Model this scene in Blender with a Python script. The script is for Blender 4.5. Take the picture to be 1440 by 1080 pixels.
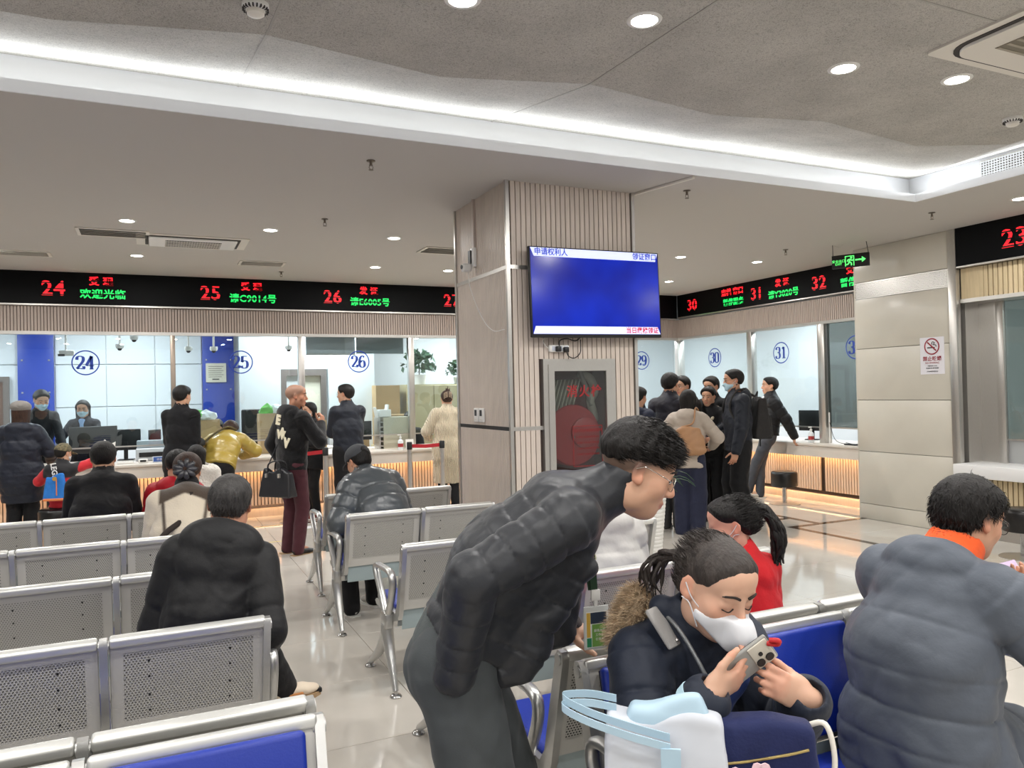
import bpy, bmesh, math, random
import numpy as np
from mathutils import Vector, Matrix, Euler
R = math.radians
random.seed(7)
scene = bpy.context.scene
COL = scene.collection
for o in list(bpy.data.objects):
    bpy.data.objects.remove(o)

# ------------------------------------------------------------------ camera
cam_d = bpy.data.cameras.new('camera')
cam_d.sensor_fit = 'HORIZONTAL'; cam_d.sensor_width = 36.0
cam_d.lens = 1085.0 / 1440.0 * 36.0
cam_d.clip_start = 0.02; cam_d.clip_end = 100
cam = bpy.data.objects.new('camera', cam_d); COL.objects.link(cam)
cam.matrix_world = (Matrix.Translation((0, 0, 1.6)) @ Matrix.Rotation(R(-25), 4, 'Z')
                    @ Matrix.Rotation(R(90.56), 4, 'X') @ Matrix.Rotation(R(-1.29), 4, 'Z'))
scene.camera = cam

# ------------------------------------------------------------------ world, exposure
w = bpy.data.worlds.new('world'); scene.world = w; w.use_nodes = True
w.node_tree.nodes['Background'].inputs[0].default_value = (0.9, 0.95, 1.0, 1)
w.node_tree.nodes['Background'].inputs[1].default_value = 0.25
vs = scene.view_settings
vs.view_transform = 'Standard'; vs.look = 'None'; vs.gamma = 1; vs.exposure = 0.0
vs.use_curve_mapping = False
scene.cycles.use_denoising = True
scene.cycles.max_bounces = 8; scene.cycles.diffuse_bounces = 4; scene.cycles.glossy_bounces = 4
scene.cycles.transparent_max_bounces = 16
scene.cycles.sample_clamp_indirect = 6

ZC = 3.2     # main ceiling height
def area(name, loc, size, power, color=(1, 1, 1), rot=(0, 0, 0), sy=None, shape=None, spread=None):
    l = bpy.data.lights.new(name, 'AREA'); l.energy = power; l.color = color
    if sy: l.shape = 'RECTANGLE'; l.size = size; l.size_y = sy
    else: l.shape = shape or 'DISK'; l.size = size
    if spread: l.spread = R(spread)
    o = bpy.data.objects.new(name, l); COL.objects.link(o); o.location = loc; o.rotation_euler = rot
    return o
# ceiling panels of the staff room behind the glass (its own lamps)
for x in (-3.2, -0.4, 2.4, 5.2, 8.0):
    area('office_lamp', (x, 12.6, 2.98), 1.2, 92, (0.93, 0.97, 1.0), sy=0.5)
area('booth_fill_light', (8.7, 3.4, 2.9), 0.5, 40, (0.93, 0.97, 1.0), sy=1.2)  # unseen fill light, added to brighten the near booth behind its pane
for y in (7.9, 9.7):
    area('office_lamp', (9.4, y, 2.98), 0.5, 48, (0.93, 0.97, 1.0), sy=1.2)

# ------------------------------------------------------------------ helpers
def srgb(r, g, b):
    f = lambda c: (c / 255 / 12.92) if c / 255 <= 0.04045 else ((c / 255 + 0.055) / 1.055) ** 2.4
    return (f(r), f(g), f(b), 1.0)
MATS = {}
def mat(name, rgb=(200, 200, 200), rough=0.5, metal=0.0, spec=0.5, noise=0.0, nscale=8.0, bump=0.0, bscale=40.0,
        emit=None, estr=0.0, coat=0.0, sheen=0.0, aniso=None, alpha=None, rvar=0.0, trans=0.0, stretch=None, detail=3, crease=0.0, cscale=7.0):
    """principled material, colour varied by noise, bumped by noise (object space)"""
    if name in MATS: return MATS[name]
    m = bpy.data.materials.new(name); m.use_nodes = True; MATS[name] = m
    nt = m.node_tree; N = nt.nodes; L = nt.links; p = N['Principled BSDF']
    c = srgb(*rgb)
    p.inputs['Base Color'].default_value = c; p.inputs['Roughness'].default_value = rough
    p.inputs['Metallic'].default_value = metal; p.inputs['Specular IOR Level'].default_value = spec
    p.inputs['Coat Weight'].default_value = coat; p.inputs['Sheen Weight'].default_value = sheen
    p.inputs['Transmission Weight'].default_value = trans
    if emit:
        p.inputs['Emission Color'].default_value = srgb(*emit); p.inputs['Emission Strength'].default_value = estr
    if noise or bump or rvar or crease:
        tc = N.new('ShaderNodeTexCoord'); mp = N.new('ShaderNodeMapping')
        L.new(tc.outputs['Object'], mp.inputs[0])
        if stretch: mp.inputs['Scale'].default_value = stretch
    if noise:
        n = N.new('ShaderNodeTexNoise'); n.inputs['Scale'].default_value = nscale; n.inputs['Detail'].default_value = detail
        L.new(mp.outputs[0], n.inputs['Vector'])
        mr = N.new('ShaderNodeMapRange'); mr.inputs['From Min'].default_value = 0.3; mr.inputs['From Max'].default_value = 0.7
        mr.inputs['To Min'].default_value = 1 - noise; mr.inputs['To Max'].default_value = 1 + noise
        L.new(n.outputs[0], mr.inputs[0])
        mx = N.new('ShaderNodeMix'); mx.data_type = 'RGBA'; mx.blend_type = 'MULTIPLY'; mx.inputs[0].default_value = 1
        mx.inputs[6].default_value = c; L.new(mr.outputs[0], mx.inputs[7]); L.new(mx.outputs[2], p.inputs['Base Color'])
    if rvar:
        oi = N.new('ShaderNodeObjectInfo'); mr = N.new('ShaderNodeMapRange')
        mr.inputs['To Min'].default_value = 1 - rvar; mr.inputs['To Max'].default_value = 1 + rvar
        L.new(oi.outputs['Random'], mr.inputs[0])
        mx2 = N.new('ShaderNodeMix'); mx2.data_type = 'RGBA'; mx2.blend_type = 'MULTIPLY'; mx2.inputs[0].default_value = 1
        if noise: L.new(mx.outputs[2], mx2.inputs[6])
        else: mx2.inputs[6].default_value = c
        L.new(mr.outputs[0], mx2.inputs[7]); L.new(mx2.outputs[2], p.inputs['Base Color'])
    if bump:
        n = N.new('ShaderNodeTexNoise'); n.inputs['Scale'].default_value = bscale; n.inputs['Detail'].default_value = 4
        L.new(mp.outputs[0], n.inputs['Vector'])
        b = N.new('ShaderNodeBump'); b.inputs['Strength'].default_value = bump; b.inputs['Distance'].default_value = 0.02
        L.new(n.outputs[0], b.inputs['Height']); L.new(b.outputs[0], p.inputs['Normal'])
    if crease:
        n2 = N.new('ShaderNodeTexNoise'); n2.inputs['Scale'].default_value = cscale; n2.inputs['Detail'].default_value = 2.5; n2.inputs['Distortion'].default_value = 1.2
        n2.noise_type = 'RIDGED_MULTIFRACTAL'
        L.new(mp.outputs[0], n2.inputs['Vector'])
        b2 = N.new('ShaderNodeBump'); b2.inputs['Strength'].default_value = crease; b2.inputs['Distance'].default_value = 0.016; b2.invert = True
        L.new(n2.outputs[0], b2.inputs['Height'])
        if bump: L.new(b.outputs[0], b2.inputs['Normal'])
        L.new(b2.outputs[0], p.inputs['Normal'])
    return m

def glass_mat(name, tint=(235, 242, 245), base=0.06, rough=0.0, ior=1.5):
    m = bpy.data.materials.new(name); m.use_nodes = True; nt = m.node_tree; N = nt.nodes; L = nt.links
    N.remove(N['Principled BSDF'])
    t = N.new('ShaderNodeBsdfTransparent'); t.inputs[0].default_value = srgb(*tint)
    g = N.new('ShaderNodeBsdfGlossy'); g.inputs['Roughness'].default_value = rough; g.inputs[0].default_value = (1, 1, 1, 1)
    ge = N.new('ShaderNodeNewGeometry'); dp = N.new('ShaderNodeVectorMath'); dp.operation = 'DOT_PRODUCT'
    L.new(ge.outputs['Incoming'], dp.inputs[0]); L.new(ge.outputs['Normal'], dp.inputs[1])
    def mth(op, x, y=None):
        q = N.new('ShaderNodeMath'); q.operation = op
        L.new(x, q.inputs[0])
        if y is not None: q.inputs[1].default_value = y
        return q.outputs[0]
    ab = mth('ABSOLUTE', dp.outputs['Value'])
    inv = N.new('ShaderNodeMath'); inv.operation = 'SUBTRACT'; inv.inputs[0].default_value = 1.0; L.new(ab, inv.inputs[1])
    a = N.new('ShaderNodeMath'); a.operation = 'ADD'; a.inputs[1].default_value = base * 0.5; a.use_clamp = True
    L.new(mth('MULTIPLY', mth('POWER', inv.outputs[0], 5.0), 0.9), a.inputs[0])
    mx = N.new('ShaderNodeMixShader'); L.new(a.outputs[0], mx.inputs[0]); L.new(t.outputs[0], mx.inputs[1]); L.new(g.outputs[0], mx.inputs[2])
    L.new(mx.outputs[0], N['Material Output'].inputs[0])
    MATS[name] = m
    return m

def setp(o, label=None, cat=None, group=None, kind=None):
    if label: o['label'] = label
    if cat: o['category'] = cat
    if group: o['group'] = group
    if kind: o['kind'] = kind
    return o
def empty(name, loc=(0, 0, 0), rz=0.0, label=None, cat=None, group=None, kind=None):
    o = bpy.data.objects.new(name, None); COL.objects.link(o); o.empty_display_size = 0.1
    o.location = loc; o.rotation_euler = (0, 0, rz)
    return setp(o, label, cat, group, kind)
def link(name, me, parent=None, loc=None):
    o = bpy.data.objects.new(name, me); COL.objects.link(o)
    if parent: o.parent = parent
    if loc is not None: o.location = loc
    return o
def copy_tree(o, parent=None):
    c = o.copy(); COL.objects.link(c); c.parent = parent
    for ch in list(o.children): copy_tree(ch, c)
    return c

class MB:
    """mesh builder: boxes, prisms, tubes, lathes; build() links them as ONE mesh object"""
    def __init__(s): s.v = []; s.f = []
    def raw(s, v, f):
        n = len(s.v); s.v += [tuple(q) for q in v]; s.f += [tuple(i + n for i in q) for q in f]; return s
    def box(s, x0, x1, y0, y1, z0, z1, M=None):
        v = [(x0, y0, z0), (x1, y0, z0), (x1, y1, z0), (x0, y1, z0), (x0, y0, z1), (x1, y0, z1), (x1, y1, z1), (x0, y1, z1)]
        if M is not None: v = [tuple(M @ Vector(q)) for q in v]
        return s.raw(v, [(0, 3, 2, 1), (4, 5, 6, 7), (0, 1, 5, 4), (1, 2, 6, 5), (2, 3, 7, 6), (3, 0, 4, 7)])
    def rbox(s, x0, x1, y0, y1, z0, z1, b=0.01, seg=2, M=None):
        bm = bmesh.new()
        bmesh.ops.create_cube(bm, size=1, matrix=Matrix.Translation(((x0 + x1) / 2, (y0 + y1) / 2, (z0 + z1) / 2)) @ Matrix.Diagonal((x1 - x0, y1 - y0, z1 - z0, 1)))
        b = min(b, 0.49 * min(x1 - x0, y1 - y0, z1 - z0))
        bmesh.ops.bevel(bm, geom=bm.edges[:], offset=b, segments=seg, affect='EDGES', profile=0.5)
        return s.bm(bm, M)
    def bm(s, bm, M=None):
        if M is not None: bmesh.ops.transform(bm, matrix=M, verts=bm.verts[:])
        bm.verts.index_update()
        s.raw([tuple(q.co) for q in bm.verts], [[q.index for q in f.verts] for f in bm.faces]); bm.free(); return s
    def tube(s, pts, r, n=10, cap=True, closed=False):
        """round tube along pts; r a number or one per point"""
        P = [Vector(p) for p in pts]; m = len(P)
        rs = r if hasattr(r, '__len__') else [r] * m
        v = []; f = []; prev = None
        for i, p in enumerate(P):
            if closed: t = (P[(i + 1) % m] - P[i - 1])
            else: t = P[min(i + 1, m - 1)] - P[max(i - 1, 0)]
            t.normalize()
            if prev is None:
                a = Vector((0, 0, 1)) if abs(t.z) < 0.9 else Vector((1, 0, 0))
                u = t.cross(a).normalized()
            else:
                u = (prev - t * prev.dot(t)).normalized()
            prev = u; q = t.cross(u)
            for k in range(n):
                a = 2 * math.pi * k / n
                v.append(p + (u * math.cos(a) + q * math.sin(a)) * rs[i])
        for i in range(m if closed else m - 1):
            j = (i + 1) % m
            for k in range(n):
                f.append((i * n + k, i * n + (k + 1) % n, j * n + (k + 1) % n, j * n + k))
        if cap and not closed:
            f.append(tuple(range(n - 1, -1, -1))); f.append(tuple((m - 1) * n + k for k in range(n)))
        return s.raw(v, f)
    def lathe(s, prof, c=(0, 0, 0), n=24, M=None):
        """profile [(r, z)] turned round z at c"""
        v = []; f = []; m = len(prof)
        for r, z in prof:
            for k in range(n):
                a = 2 * math.pi * k / n
                q = Vector((r * math.cos(a), r * math.sin(a), z))
                if M is not None: q = M @ q
                v.append(q + Vector(c))
        for i in range(m - 1):
            for k in range(n):
                f.append((i * n + k, i * n + (k + 1) % n, (i + 1) * n + (k + 1) % n, (i + 1) * n + k))
        f.append(tuple(range(n - 1, -1, -1))); f.append(tuple((m - 1) * n + k for k in range(n)))
        return s.raw(v, f)
    def prism(s, poly, h0, h1, ax='Z', M=None):
        """2-D polygon swept from h0 to h1 along an axis (Z: xy, Y: xz, X: yz)"""
        def P(a, b, h): return {'Z': (a, b, h), 'Y': (a, h, b), 'X': (h, a, b)}[ax]
        n = len(poly); v = [P(a, b, h0) for a, b in poly] + [P(a, b, h1) for a, b in poly]
        if M is not None: v = [tuple(M @ Vector(q)) for q in v]
        f = [tuple(range(n - 1, -1, -1)), tuple(range(n, 2 * n))] + [(i, (i + 1) % n, n + (i + 1) % n, n + i) for i in range(n)]
        return s.raw(v, f)
    def mesh(s, name, m, smooth=None):
        me = bpy.data.meshes.new(name); me.from_pydata(s.v, [], s.f); me.update()
        if m is not None: me.materials.append(m)
        bm = bmesh.new(); bm.from_mesh(me); bmesh.ops.recalc_face_normals(bm, faces=bm.faces[:]); bm.to_mesh(me); bm.free()
        if smooth is not None:
            me.polygons.foreach_set('use_smooth', [True] * len(me.polygons)); me.set_sharp_from_angle(angle=R(smooth))
        return me
    def build(s, name, m, parent=None, smooth=None, kind=None, label=None):
        """geometry is given in the parent's own frame"""
        o = link(name, s.mesh(name, m, smooth), parent)
        return setp(o, label, kind=kind)

def off(parent):      # move into the frame of an unrotated parent
    return Matrix.Translation(-parent.location)
def wbox(name, m, parent, x0, x1, y0, y1, z0, z1, b=0.0, kind=None, smooth=None, label=None):
    """box given in world coordinates, child of an unrotated parent (or top-level); origin at the box centre"""
    cx, cy, cz = (x0 + x1) / 2, (y0 + y1) / 2, (z0 + z1) / 2
    mb = MB()
    if b: mb.rbox(x0 - cx, x1 - cx, y0 - cy, y1 - cy, z0 - cz, z1 - cz, b)
    else: mb.box(x0 - cx, x1 - cx, y0 - cy, y1 - cy, z0 - cz, z1 - cz)
    o = link(name, mb.mesh(name, m, 40 if b else None), parent)
    o.location = Vector((cx, cy, cz)) - (parent.location if parent else Vector())
    return setp(o, label, kind=kind)

_txt_cache = {}
def text_mesh(body, size, m, depth=0.002, bold=0.0, align='CENTER', shear=0.0, spacing=1.0):
    """lettering as a mesh in the xz plane, facing -y"""
    cu = bpy.data.curves.new('lettering', 'FONT'); cu.body = body; cu.size = size
    cu.align_x = align; cu.align_y = 'CENTER'; cu.extrude = depth; cu.offset = bold; cu.shear = shear
    cu.space_character = spacing; cu.resolution_u = 3
    ob = bpy.data.objects.new('lettering', cu); COL.objects.link(ob)
    dg = bpy.context.evaluated_depsgraph_get(); dg.update()
    me = bpy.data.meshes.new_from_object(ob.evaluated_get(dg))
    bpy.data.objects.remove(ob)
    me.transform(Matrix.Rotation(R(90), 4, 'X'))
    me.materials.clear(); me.materials.append(m)
    return me
def text(name, body, size, m, parent, loc, rz=0.0, **k):
    me = text_mesh(body, size, m, **k)
    o = link(name, me, parent); o.rotation_euler = (0, 0, rz)
    o.location = Vector(loc) - (parent.location if parent else Vector())
    return o
# ------------------------------------------------------------------ materials of the setting
M_tile = mat('floor_tile', (198, 192, 183), rough=0.07, spec=0.55, noise=0.05, nscale=2.5, rvar=0.025)
M_grout = mat('grout', (128, 120, 110), rough=0.8)
M_inlay = mat('dark_inlay', (52, 42, 38), rough=0.12, noise=0.15, nscale=6)
M_ceil = mat('ceiling_paint', (192, 188, 183), rough=0.75)
M_cove = mat('cove_paint', (238, 240, 244), rough=0.7)
M_wallwhite = mat('white_wall', (225, 228, 230), rough=0.5)
M_steel = mat('brushed_steel', (196, 193, 188), rough=0.3, metal=0.8, noise=0.08, nscale=30, stretch=(40, 40, 1))
M_bronze = mat('bronze_post', (150, 138, 126), rough=0.35, metal=0.9, noise=0.06, nscale=20, stretch=(30, 30, 1))
M_dark = mat('black_plastic', (18, 18, 20), rough=0.45)
M_ledback = mat('led_board_black', (7, 8, 10), rough=0.5, spec=0.12)
M_slat = mat('wood_slat', (206, 193, 181), rough=0.5, noise=0.08, nscale=6, stretch=(9, 9, 0.8), rvar=0.035)
M_slat2 = mat('wood_slat_fine', (172, 157, 147), rough=0.5, noise=0.07, nscale=6, stretch=(9, 9, 0.8))
M_slatl = mat('wood_slat_counter', (214, 190, 168), rough=0.5, noise=0.06, nscale=6, stretch=(9, 9, 0.8))
M_slatn = mat('wood_slat_oak', (205, 186, 150), rough=0.5, noise=0.08, nscale=6, stretch=(9, 9, 0.8))
M_groove = mat('groove_dark', (72, 60, 54), rough=0.8)
M_stone = mat('stone_tile', (205, 200, 188), rough=0.28, noise=0.03, nscale=3, rvar=0.015)
M_counter = mat('counter_stone', (214, 206, 196), rough=0.3, noise=0.03, nscale=5)
M_countw = mat('counter_white', (236, 236, 236), rough=0.3)
M_blue = mat('blue_wall_panel', (30, 64, 168), rough=0.35)
M_glass = glass_mat('clear_glass', (240, 246, 247), 0.11)
M_glassd = glass_mat('tinted_glass', (166, 172, 170), 0.07)
M_glassf = glass_mat('film_glass', (206, 211, 209), 0.12, rough=0.02)
M_decal = mat('blue_decal', (28, 62, 160), rough=0.5)

def tex_ceiling():
    m = bpy.data.materials.new('fibre_ceiling'); m.use_nodes = True; nt = m.node_tree; N = nt.nodes; L = nt.links; p = N['Principled BSDF']
    p.inputs['Roughness'].default_value = 0.9
    tc = N.new('ShaderNodeTexCoord')
    a = N.new('ShaderNodeTexNoise'); a.inputs['Scale'].default_value = 75; a.inputs['Detail'].default_value = 5; a.inputs['Distortion'].default_value = 2.5
    b = N.new('ShaderNodeTexNoise'); b.inputs['Scale'].default_value = 3.0; b.inputs['Detail'].default_value = 4
    L.new(tc.outputs['Object'], a.inputs['Vector']); L.new(tc.outputs['Object'], b.inputs['Vector'])
    r = N.new('ShaderNodeValToRGB'); r.color_ramp.elements[0].position = 0.36; r.color_ramp.elements[0].color = srgb(150, 146, 140)
    r.color_ramp.elements[1].position = 0.52; r.color_ramp.elements[1].color = srgb(190, 187, 180)
    L.new(a.outputs[0], r.inputs[0])
    mr = N.new('ShaderNodeMapRange'); mr.inputs['From Min'].default_value = 0.3; mr.inputs['From Max'].default_value = 0.7; mr.inputs['To Min'].default_value = 0.88; mr.inputs['To Max'].default_value = 1.08
    L.new(b.outputs[0], mr.inputs[0])
    mx = N.new('ShaderNodeMix'); mx.data_type = 'RGBA'; mx.blend_type = 'MULTIPLY'; mx.inputs[0].default_value = 1
    L.new(r.outputs[0], mx.inputs[6]); L.new(mr.outputs[0], mx.inputs[7]); L.new(mx.outputs[2], p.inputs['Base Color'])
    bu = N.new('ShaderNodeBump'); bu.inputs['Strength'].default_value = 0.5; bu.inputs['Distance'].default_value = 0.008
    L.new(a.outputs[0], bu.inputs['Height']); L.new(bu.outputs[0], p.inputs['Normal'])
    return m
M_fibre = tex_ceiling()

# ------------------------------------------------------------------ floor
floor = link('floor', MB().box(-9, 11, -6, 15, -0.10, -0.004).mesh('floor', M_grout)); setp(floor, kind='structure')
T = 0.8
tile_me = MB().rbox(-T / 2 + 0.0018, T / 2 - 0.0018, -T / 2 + 0.0018, T / 2 - 0.0018, -0.012, 0.0, 0.0015, 1).mesh('floor_tile', M_tile)
for i in range(-6, 9):
    for j in range(-8, 9):
        link('floor_tile', tile_me, floor, (1.22 + T * (i + 0.5), 4.33 + T * (j + 0.5), 0))
def inlay(x0, x1, y0, y1): wbox('inlay_strip', M_inlay, floor, x0, x1, y0, y1, -0.004, 0.0012)
inlay(6.47, 7.65, 6.54, 6.62); inlay(6.47, 6.55, -1.5, 6.54); inlay(6.90, 6.98, 6.62, 9.94); inlay(-3.4, 6.98, 9.94, 10.02)
inlay(6.47, 6.9, 7.0, 7.08)

# ------------------------------------------------------------------ main ceiling and the cove round the raised middle
TY, TX, LIP = 4.66, 6.16, 0.065
def ceil_slab(x0, x1, y0, y1, z1=ZC + LIP): return (x0, x1, y0, y1, ZC, z1)
cb = MB()
cb.box(-9, 8.7, TY, 11.2, ZC, ZC + LIP); cb.box(TX, 8.7, -6, TY, ZC, ZC + LIP); cb.box(-9, -6, -6, TY, ZC, ZC + LIP)
ceiling = cb.build('ceiling', M_ceil); setp(ceiling, kind='structure')
wbox('cove_lip', M_cove, ceiling, -6, TX, TY - 0.012, TY, ZC - 0.002, ZC + LIP)
wbox('cove_lip', M_cove, ceiling, TX - 0.012, TX, -6, TY, ZC - 0.002, ZC + LIP)
wbox('cove_wall', M_cove, ceiling, -6, TX + 0.26, TY + 0.24, TY + 0.28, ZC + LIP, ZC + 0.4)
cwr = wbox('cove_wall', M_cove, ceiling, TX + 0.24, TX + 0.28, -6, TY + 0.24, ZC + LIP, ZC + 0.4)
# folded fibre panels: a zigzag ridge, sloping up to the cove wall, flat inside
ZR = 3.255
ridge = [(-6.0, 3.6), (-3.3, 3.8), (-2.3, 3.6), (-1.3, 3.82), (-0.37, 3.84), (0.50, 3.64), (1.395, 3.79), (2.174, 3.58), (3.136, 3.71), (3.867, 3.54), (4.887, 3.675), (5.48, 3.40),
         (5.35, 2.6), (5.55, 1.7), (5.3, 0.7), (5.5, -0.4), (5.3, -1.5), (5.5, -3.0), (5.4, -6.0)]
k = 11     # the corner
outer = [(x, TY + 0.24) for x, y in ridge[:k]] + [(TX + 0.24, TY + 0.24)] + [(TX + 0.24, y) for x, y in ridge[k + 1:]]
v = [(x, y, ZR) for x, y in ridge] + [(x, y, ZC + 0.285) for x, y in outer]; n = len(ridge)
f = [(i, i + 1, n + i + 1, n + i) for i in range(n - 1)]
fp = MB().raw(v, f)
inner = [(x, y, ZR) for x, y in ridge] + [(-6, -6, ZR)]
fp.raw(inner, [tuple(range(len(inner)))])
fo = fp.build('fibre_panel', M_fibre, ceiling)
# thin joints between the fibre boards
M_joint = mat('board_joint', (172, 169, 163), rough=0.9)
def joint(p, q, wdt=0.006):
    p = Vector(p); q = Vector(q); t = (q - p).normalized(); s_ = t.cross(Vector((0, 0, 1))).normalized() * wdt; d = Vector((0, 0, -0.003))
    MB().raw([p + s_, p - s_, q - s_, q + s_, p + s_ + d, p - s_ + d, q - s_ + d, q + s_ + d],
             [(0, 1, 2, 3), (7, 6, 5, 4), (0, 4, 5, 1), (1, 5, 6, 2), (2, 6, 7, 3), (3, 7, 4, 0)]).build('panel_joint', M_joint, ceiling)
for i in (5, 7):
    joint((*ridge[i], ZR), (*outer[i], ZC + 0.285)); joint((*ridge[i], ZR), (ridge[i][0] + 0.15, 0.5, ZR))
joint((-6, 2.25, ZR), (5.3, 2.25, ZR), 0.005)
# the cove's light strips lie in the trough behind the lip
area('cove_strip', (0.1, TY + 0.10, ZC + LIP + 0.012), 12.2, 76, (0.90, 0.95, 1.0), rot=(R(180 + 50), 0, 0), sy=0.05)
area('cove_strip', (TX + 0.10, -0.6, ZC + LIP + 0.012), 0.05, 62, (0.90, 0.95, 1.0), rot=(R(180), R(-50), 0), sy=10.4)

# ------------------------------------------------------------------ walls of the hall out of view, staff room shell
def wall(name, m, *b): return wbox(name, m, None, *b, kind='structure')
wall('wall_left', M_wallwhite, -9.1, -9, -6, 15, 0, 3.3)
wall('wall_rear', M_wallwhite, -9.1, 11, -6.1, -6, 0, 3.4)
wall('wall_far_right', M_wallwhite, 10.5, 10.6, -6, 15, 0, 3.3)
wob = wall('wall_office_back', M_wallwhite, -9, 10.6, 14.0, 14.1, 0, 3.2)
wall('ceiling_office', M_wallwhite, -9, 10.5, 11.12, 14.1, 3.0, 3.1)
wall('ceiling_office_side', M_wallwhite, 8.5, 10.5, 6.6, 11.12, 3.0, 3.1)
# white panels on the back wall of the staff room
pm = MB().rbox(-0.352, 0.352, -0.012, 0.012, -0.332, 0.332, 0.004, 1).mesh('wall_panel', mat('wall_panel_white', (218, 224, 228), rough=0.22, rvar=0.02))
xs = [-1.02, -0.31, 0.405]
for x in xs:
    for z in (0.5, 1.165, 1.84, 2.52): link('wall_panel', pm, wob, (x - 0.8, 13.985 - 14.05, z - 1.6))
for x in (-2.22, -2.94, -3.66):
    for z in (0.5, 1.165, 1.84, 2.52): link('wall_panel', pm, wob, (x - 0.8, 13.985 - 14.05, z - 1.6))
for x0, x1 in ((-1.87, -1.39), (0.77, 1.27)):
    c = wbox('blue_panel', M_blue, wob, x0, x1, 13.93, 14.0, 0, 3.0, b=0.006)
    for z in (1.75, 2.25):
        for x in (x0 + 0.06, x1 - 0.06): wbox('panel_bolt', M_steel, wob, x - 0.012, x + 0.012, 13.915, 13.93, z - 0.012, z + 0.012)
# white partition and doorway farther right
wall('wall_partition', mat('partition_white', (228, 236, 240), rough=0.4), 2.68, 3.46, 13.0, 13.08, 0, 3.0)

# ------------------------------------------------------------------ glazed counters
GY, GX = 11.0, 8.36       # glass planes
def slats(name, m, parent, a0, a1, z0, z1, at, axis, pitch, gap, depth, kind='stuff', back=True, bm=None):
    """vertical slats joined in one part: along X at y=at (facing -y) or along Y at x=at (facing -x)"""
    mb = MB(); n = max(1, int(round((a1 - a0) / pitch))); p = (a1 - a0) / n
    for i in range(n):
        s0, s1 = a0 + i * p + gap / 2, a0 + (i + 1) * p - gap / 2
        if axis == 'X': mb.box(s0, s1, at, at + depth, z0, z1)
        else: mb.box(at, at + depth, s0, s1, z0, z1)
    mb.v = [tuple(Vector(q) - (parent.location if parent else Vector())) for q in mb.v]
    o = mb.build(name, m, parent, kind=kind)
    if back:
        if axis == 'X': wbox('slat_backing', bm or M_groove, parent, a0, a1, at + depth, at + depth + 0.02, z0, z1)
        else: wbox('slat_backing', bm or M_groove, parent, at + depth, at + depth + 0.02, a0, a1, z0, z1)
    return o
# slatted fascia over the windows
fas = empty('wall_fascia_back', (3.3, GY, 2.46), kind='structure')
slats('slat_row', M_slat2, fas, -3.5, GX, 2.47, 2.78, GY - 0.02, 'X', 0.035, 0.008, 0.02)
wbox('head_rail', M_steel, fas, -3.5, GX, GY - 0.03, GY + 0.08, 2.43, 2.47)
wbox('wall_bulkhead_back', M_wallwhite, None, -9, GX + 0.1, GY + 0.03, GY + 0.12, 2.47, 3.2, kind='structure')
fas2 = empty('wall_fascia_right', (GX, 9, 2.46), kind='structure')
slats('slat_row', M_slat2, fas2, 6.62, GY, 2.47, 2.78, GX - 0.02, 'Y', 0.035, 0.008, 0.02)
wbox('head_rail', M_steel, fas2, GX - 0.03, GX + 0.08, 6.62, GY, 2.43, 2.47)
wbox('wall_bulkhead_right', M_wallwhite, None, GX + 0.03, GX + 0.12, 6.64, GY, 2.47, 3.2, kind='structure')

# ---- number decals drawn as broad-pen strokes
DIG = {
 '0': [[(.5, 0), (.14, .12), (.1, .5), (.14, .88), (.5, 1), (.86, .88), (.9, .5), (.86, .12), (.5, 0)]],
 '1': [[(.22, .84), (.52, 1)], [(.55, 1), (.55, 0)], [(.2, .02), (.9, .02)]],
 '2': [[(.14, .72), (.2, .92), (.5, 1), (.82, .9), (.84, .66), (.6, .42), (.14, .05)], [(.12, .05), (.5, .07), (.88, .05), (.9, .24)]],
 '3': [[(.14, .78), (.24, .95), (.5, 1), (.8, .92), (.82, .66), (.7, .56), (.4, .53)], [(.4, .53), (.74, .48), (.88, .26), (.76, .06), (.46, 0), (.2, .05), (.1, .22)]],
 '4': [[(.66, 1), (.66, 0)], [(.66, 1), (.06, .28)], [(.06, .28), (.95, .28)], [(.42, .02), (.9, .02)]],
 '5': [[(.2, .98), (.82, .98)], [(.22, .98), (.17, .5)], [(.17, .5), (.45, .62), (.78, .54), (.88, .3), (.76, .07), (.45, 0), (.18, .06), (.1, .2)]],
 '6': [[(.82, .88), (.55, 1), (.26, .86), (.11, .5), (.18, .14), (.5, 0), (.82, .1), (.88, .32), (.76, .54), (.5, .58), (.2, .42)]],
 '9': [[(.18, .12), (.45, 0), (.74, .14), (.89, .5), (.82, .86), (.5, 1), (.18, .9), (.12, .68), (.24, .46), (.5, .42), (.8, .58)]],
}
def catmull(P, n=6):
    P = [np.array(p, float) for p in P]
    if len(P) < 3: return P
    out = []; Q = [2 * P[0] - P[1]] + P + [2 * P[-1] - P[-2]]
    for i in range(1, len(Q) - 2):
        for k in range(n):
            t = k / n; a, b, c, d = Q[i - 1:i + 3]
            out.append(0.5 * ((2 * b) + (c - a) * t + (2 * a - 5 * b + 4 * c - d) * t * t + (3 * b - a - 3 * c + d) * t ** 3))
    return out + [P[-1]]
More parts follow.
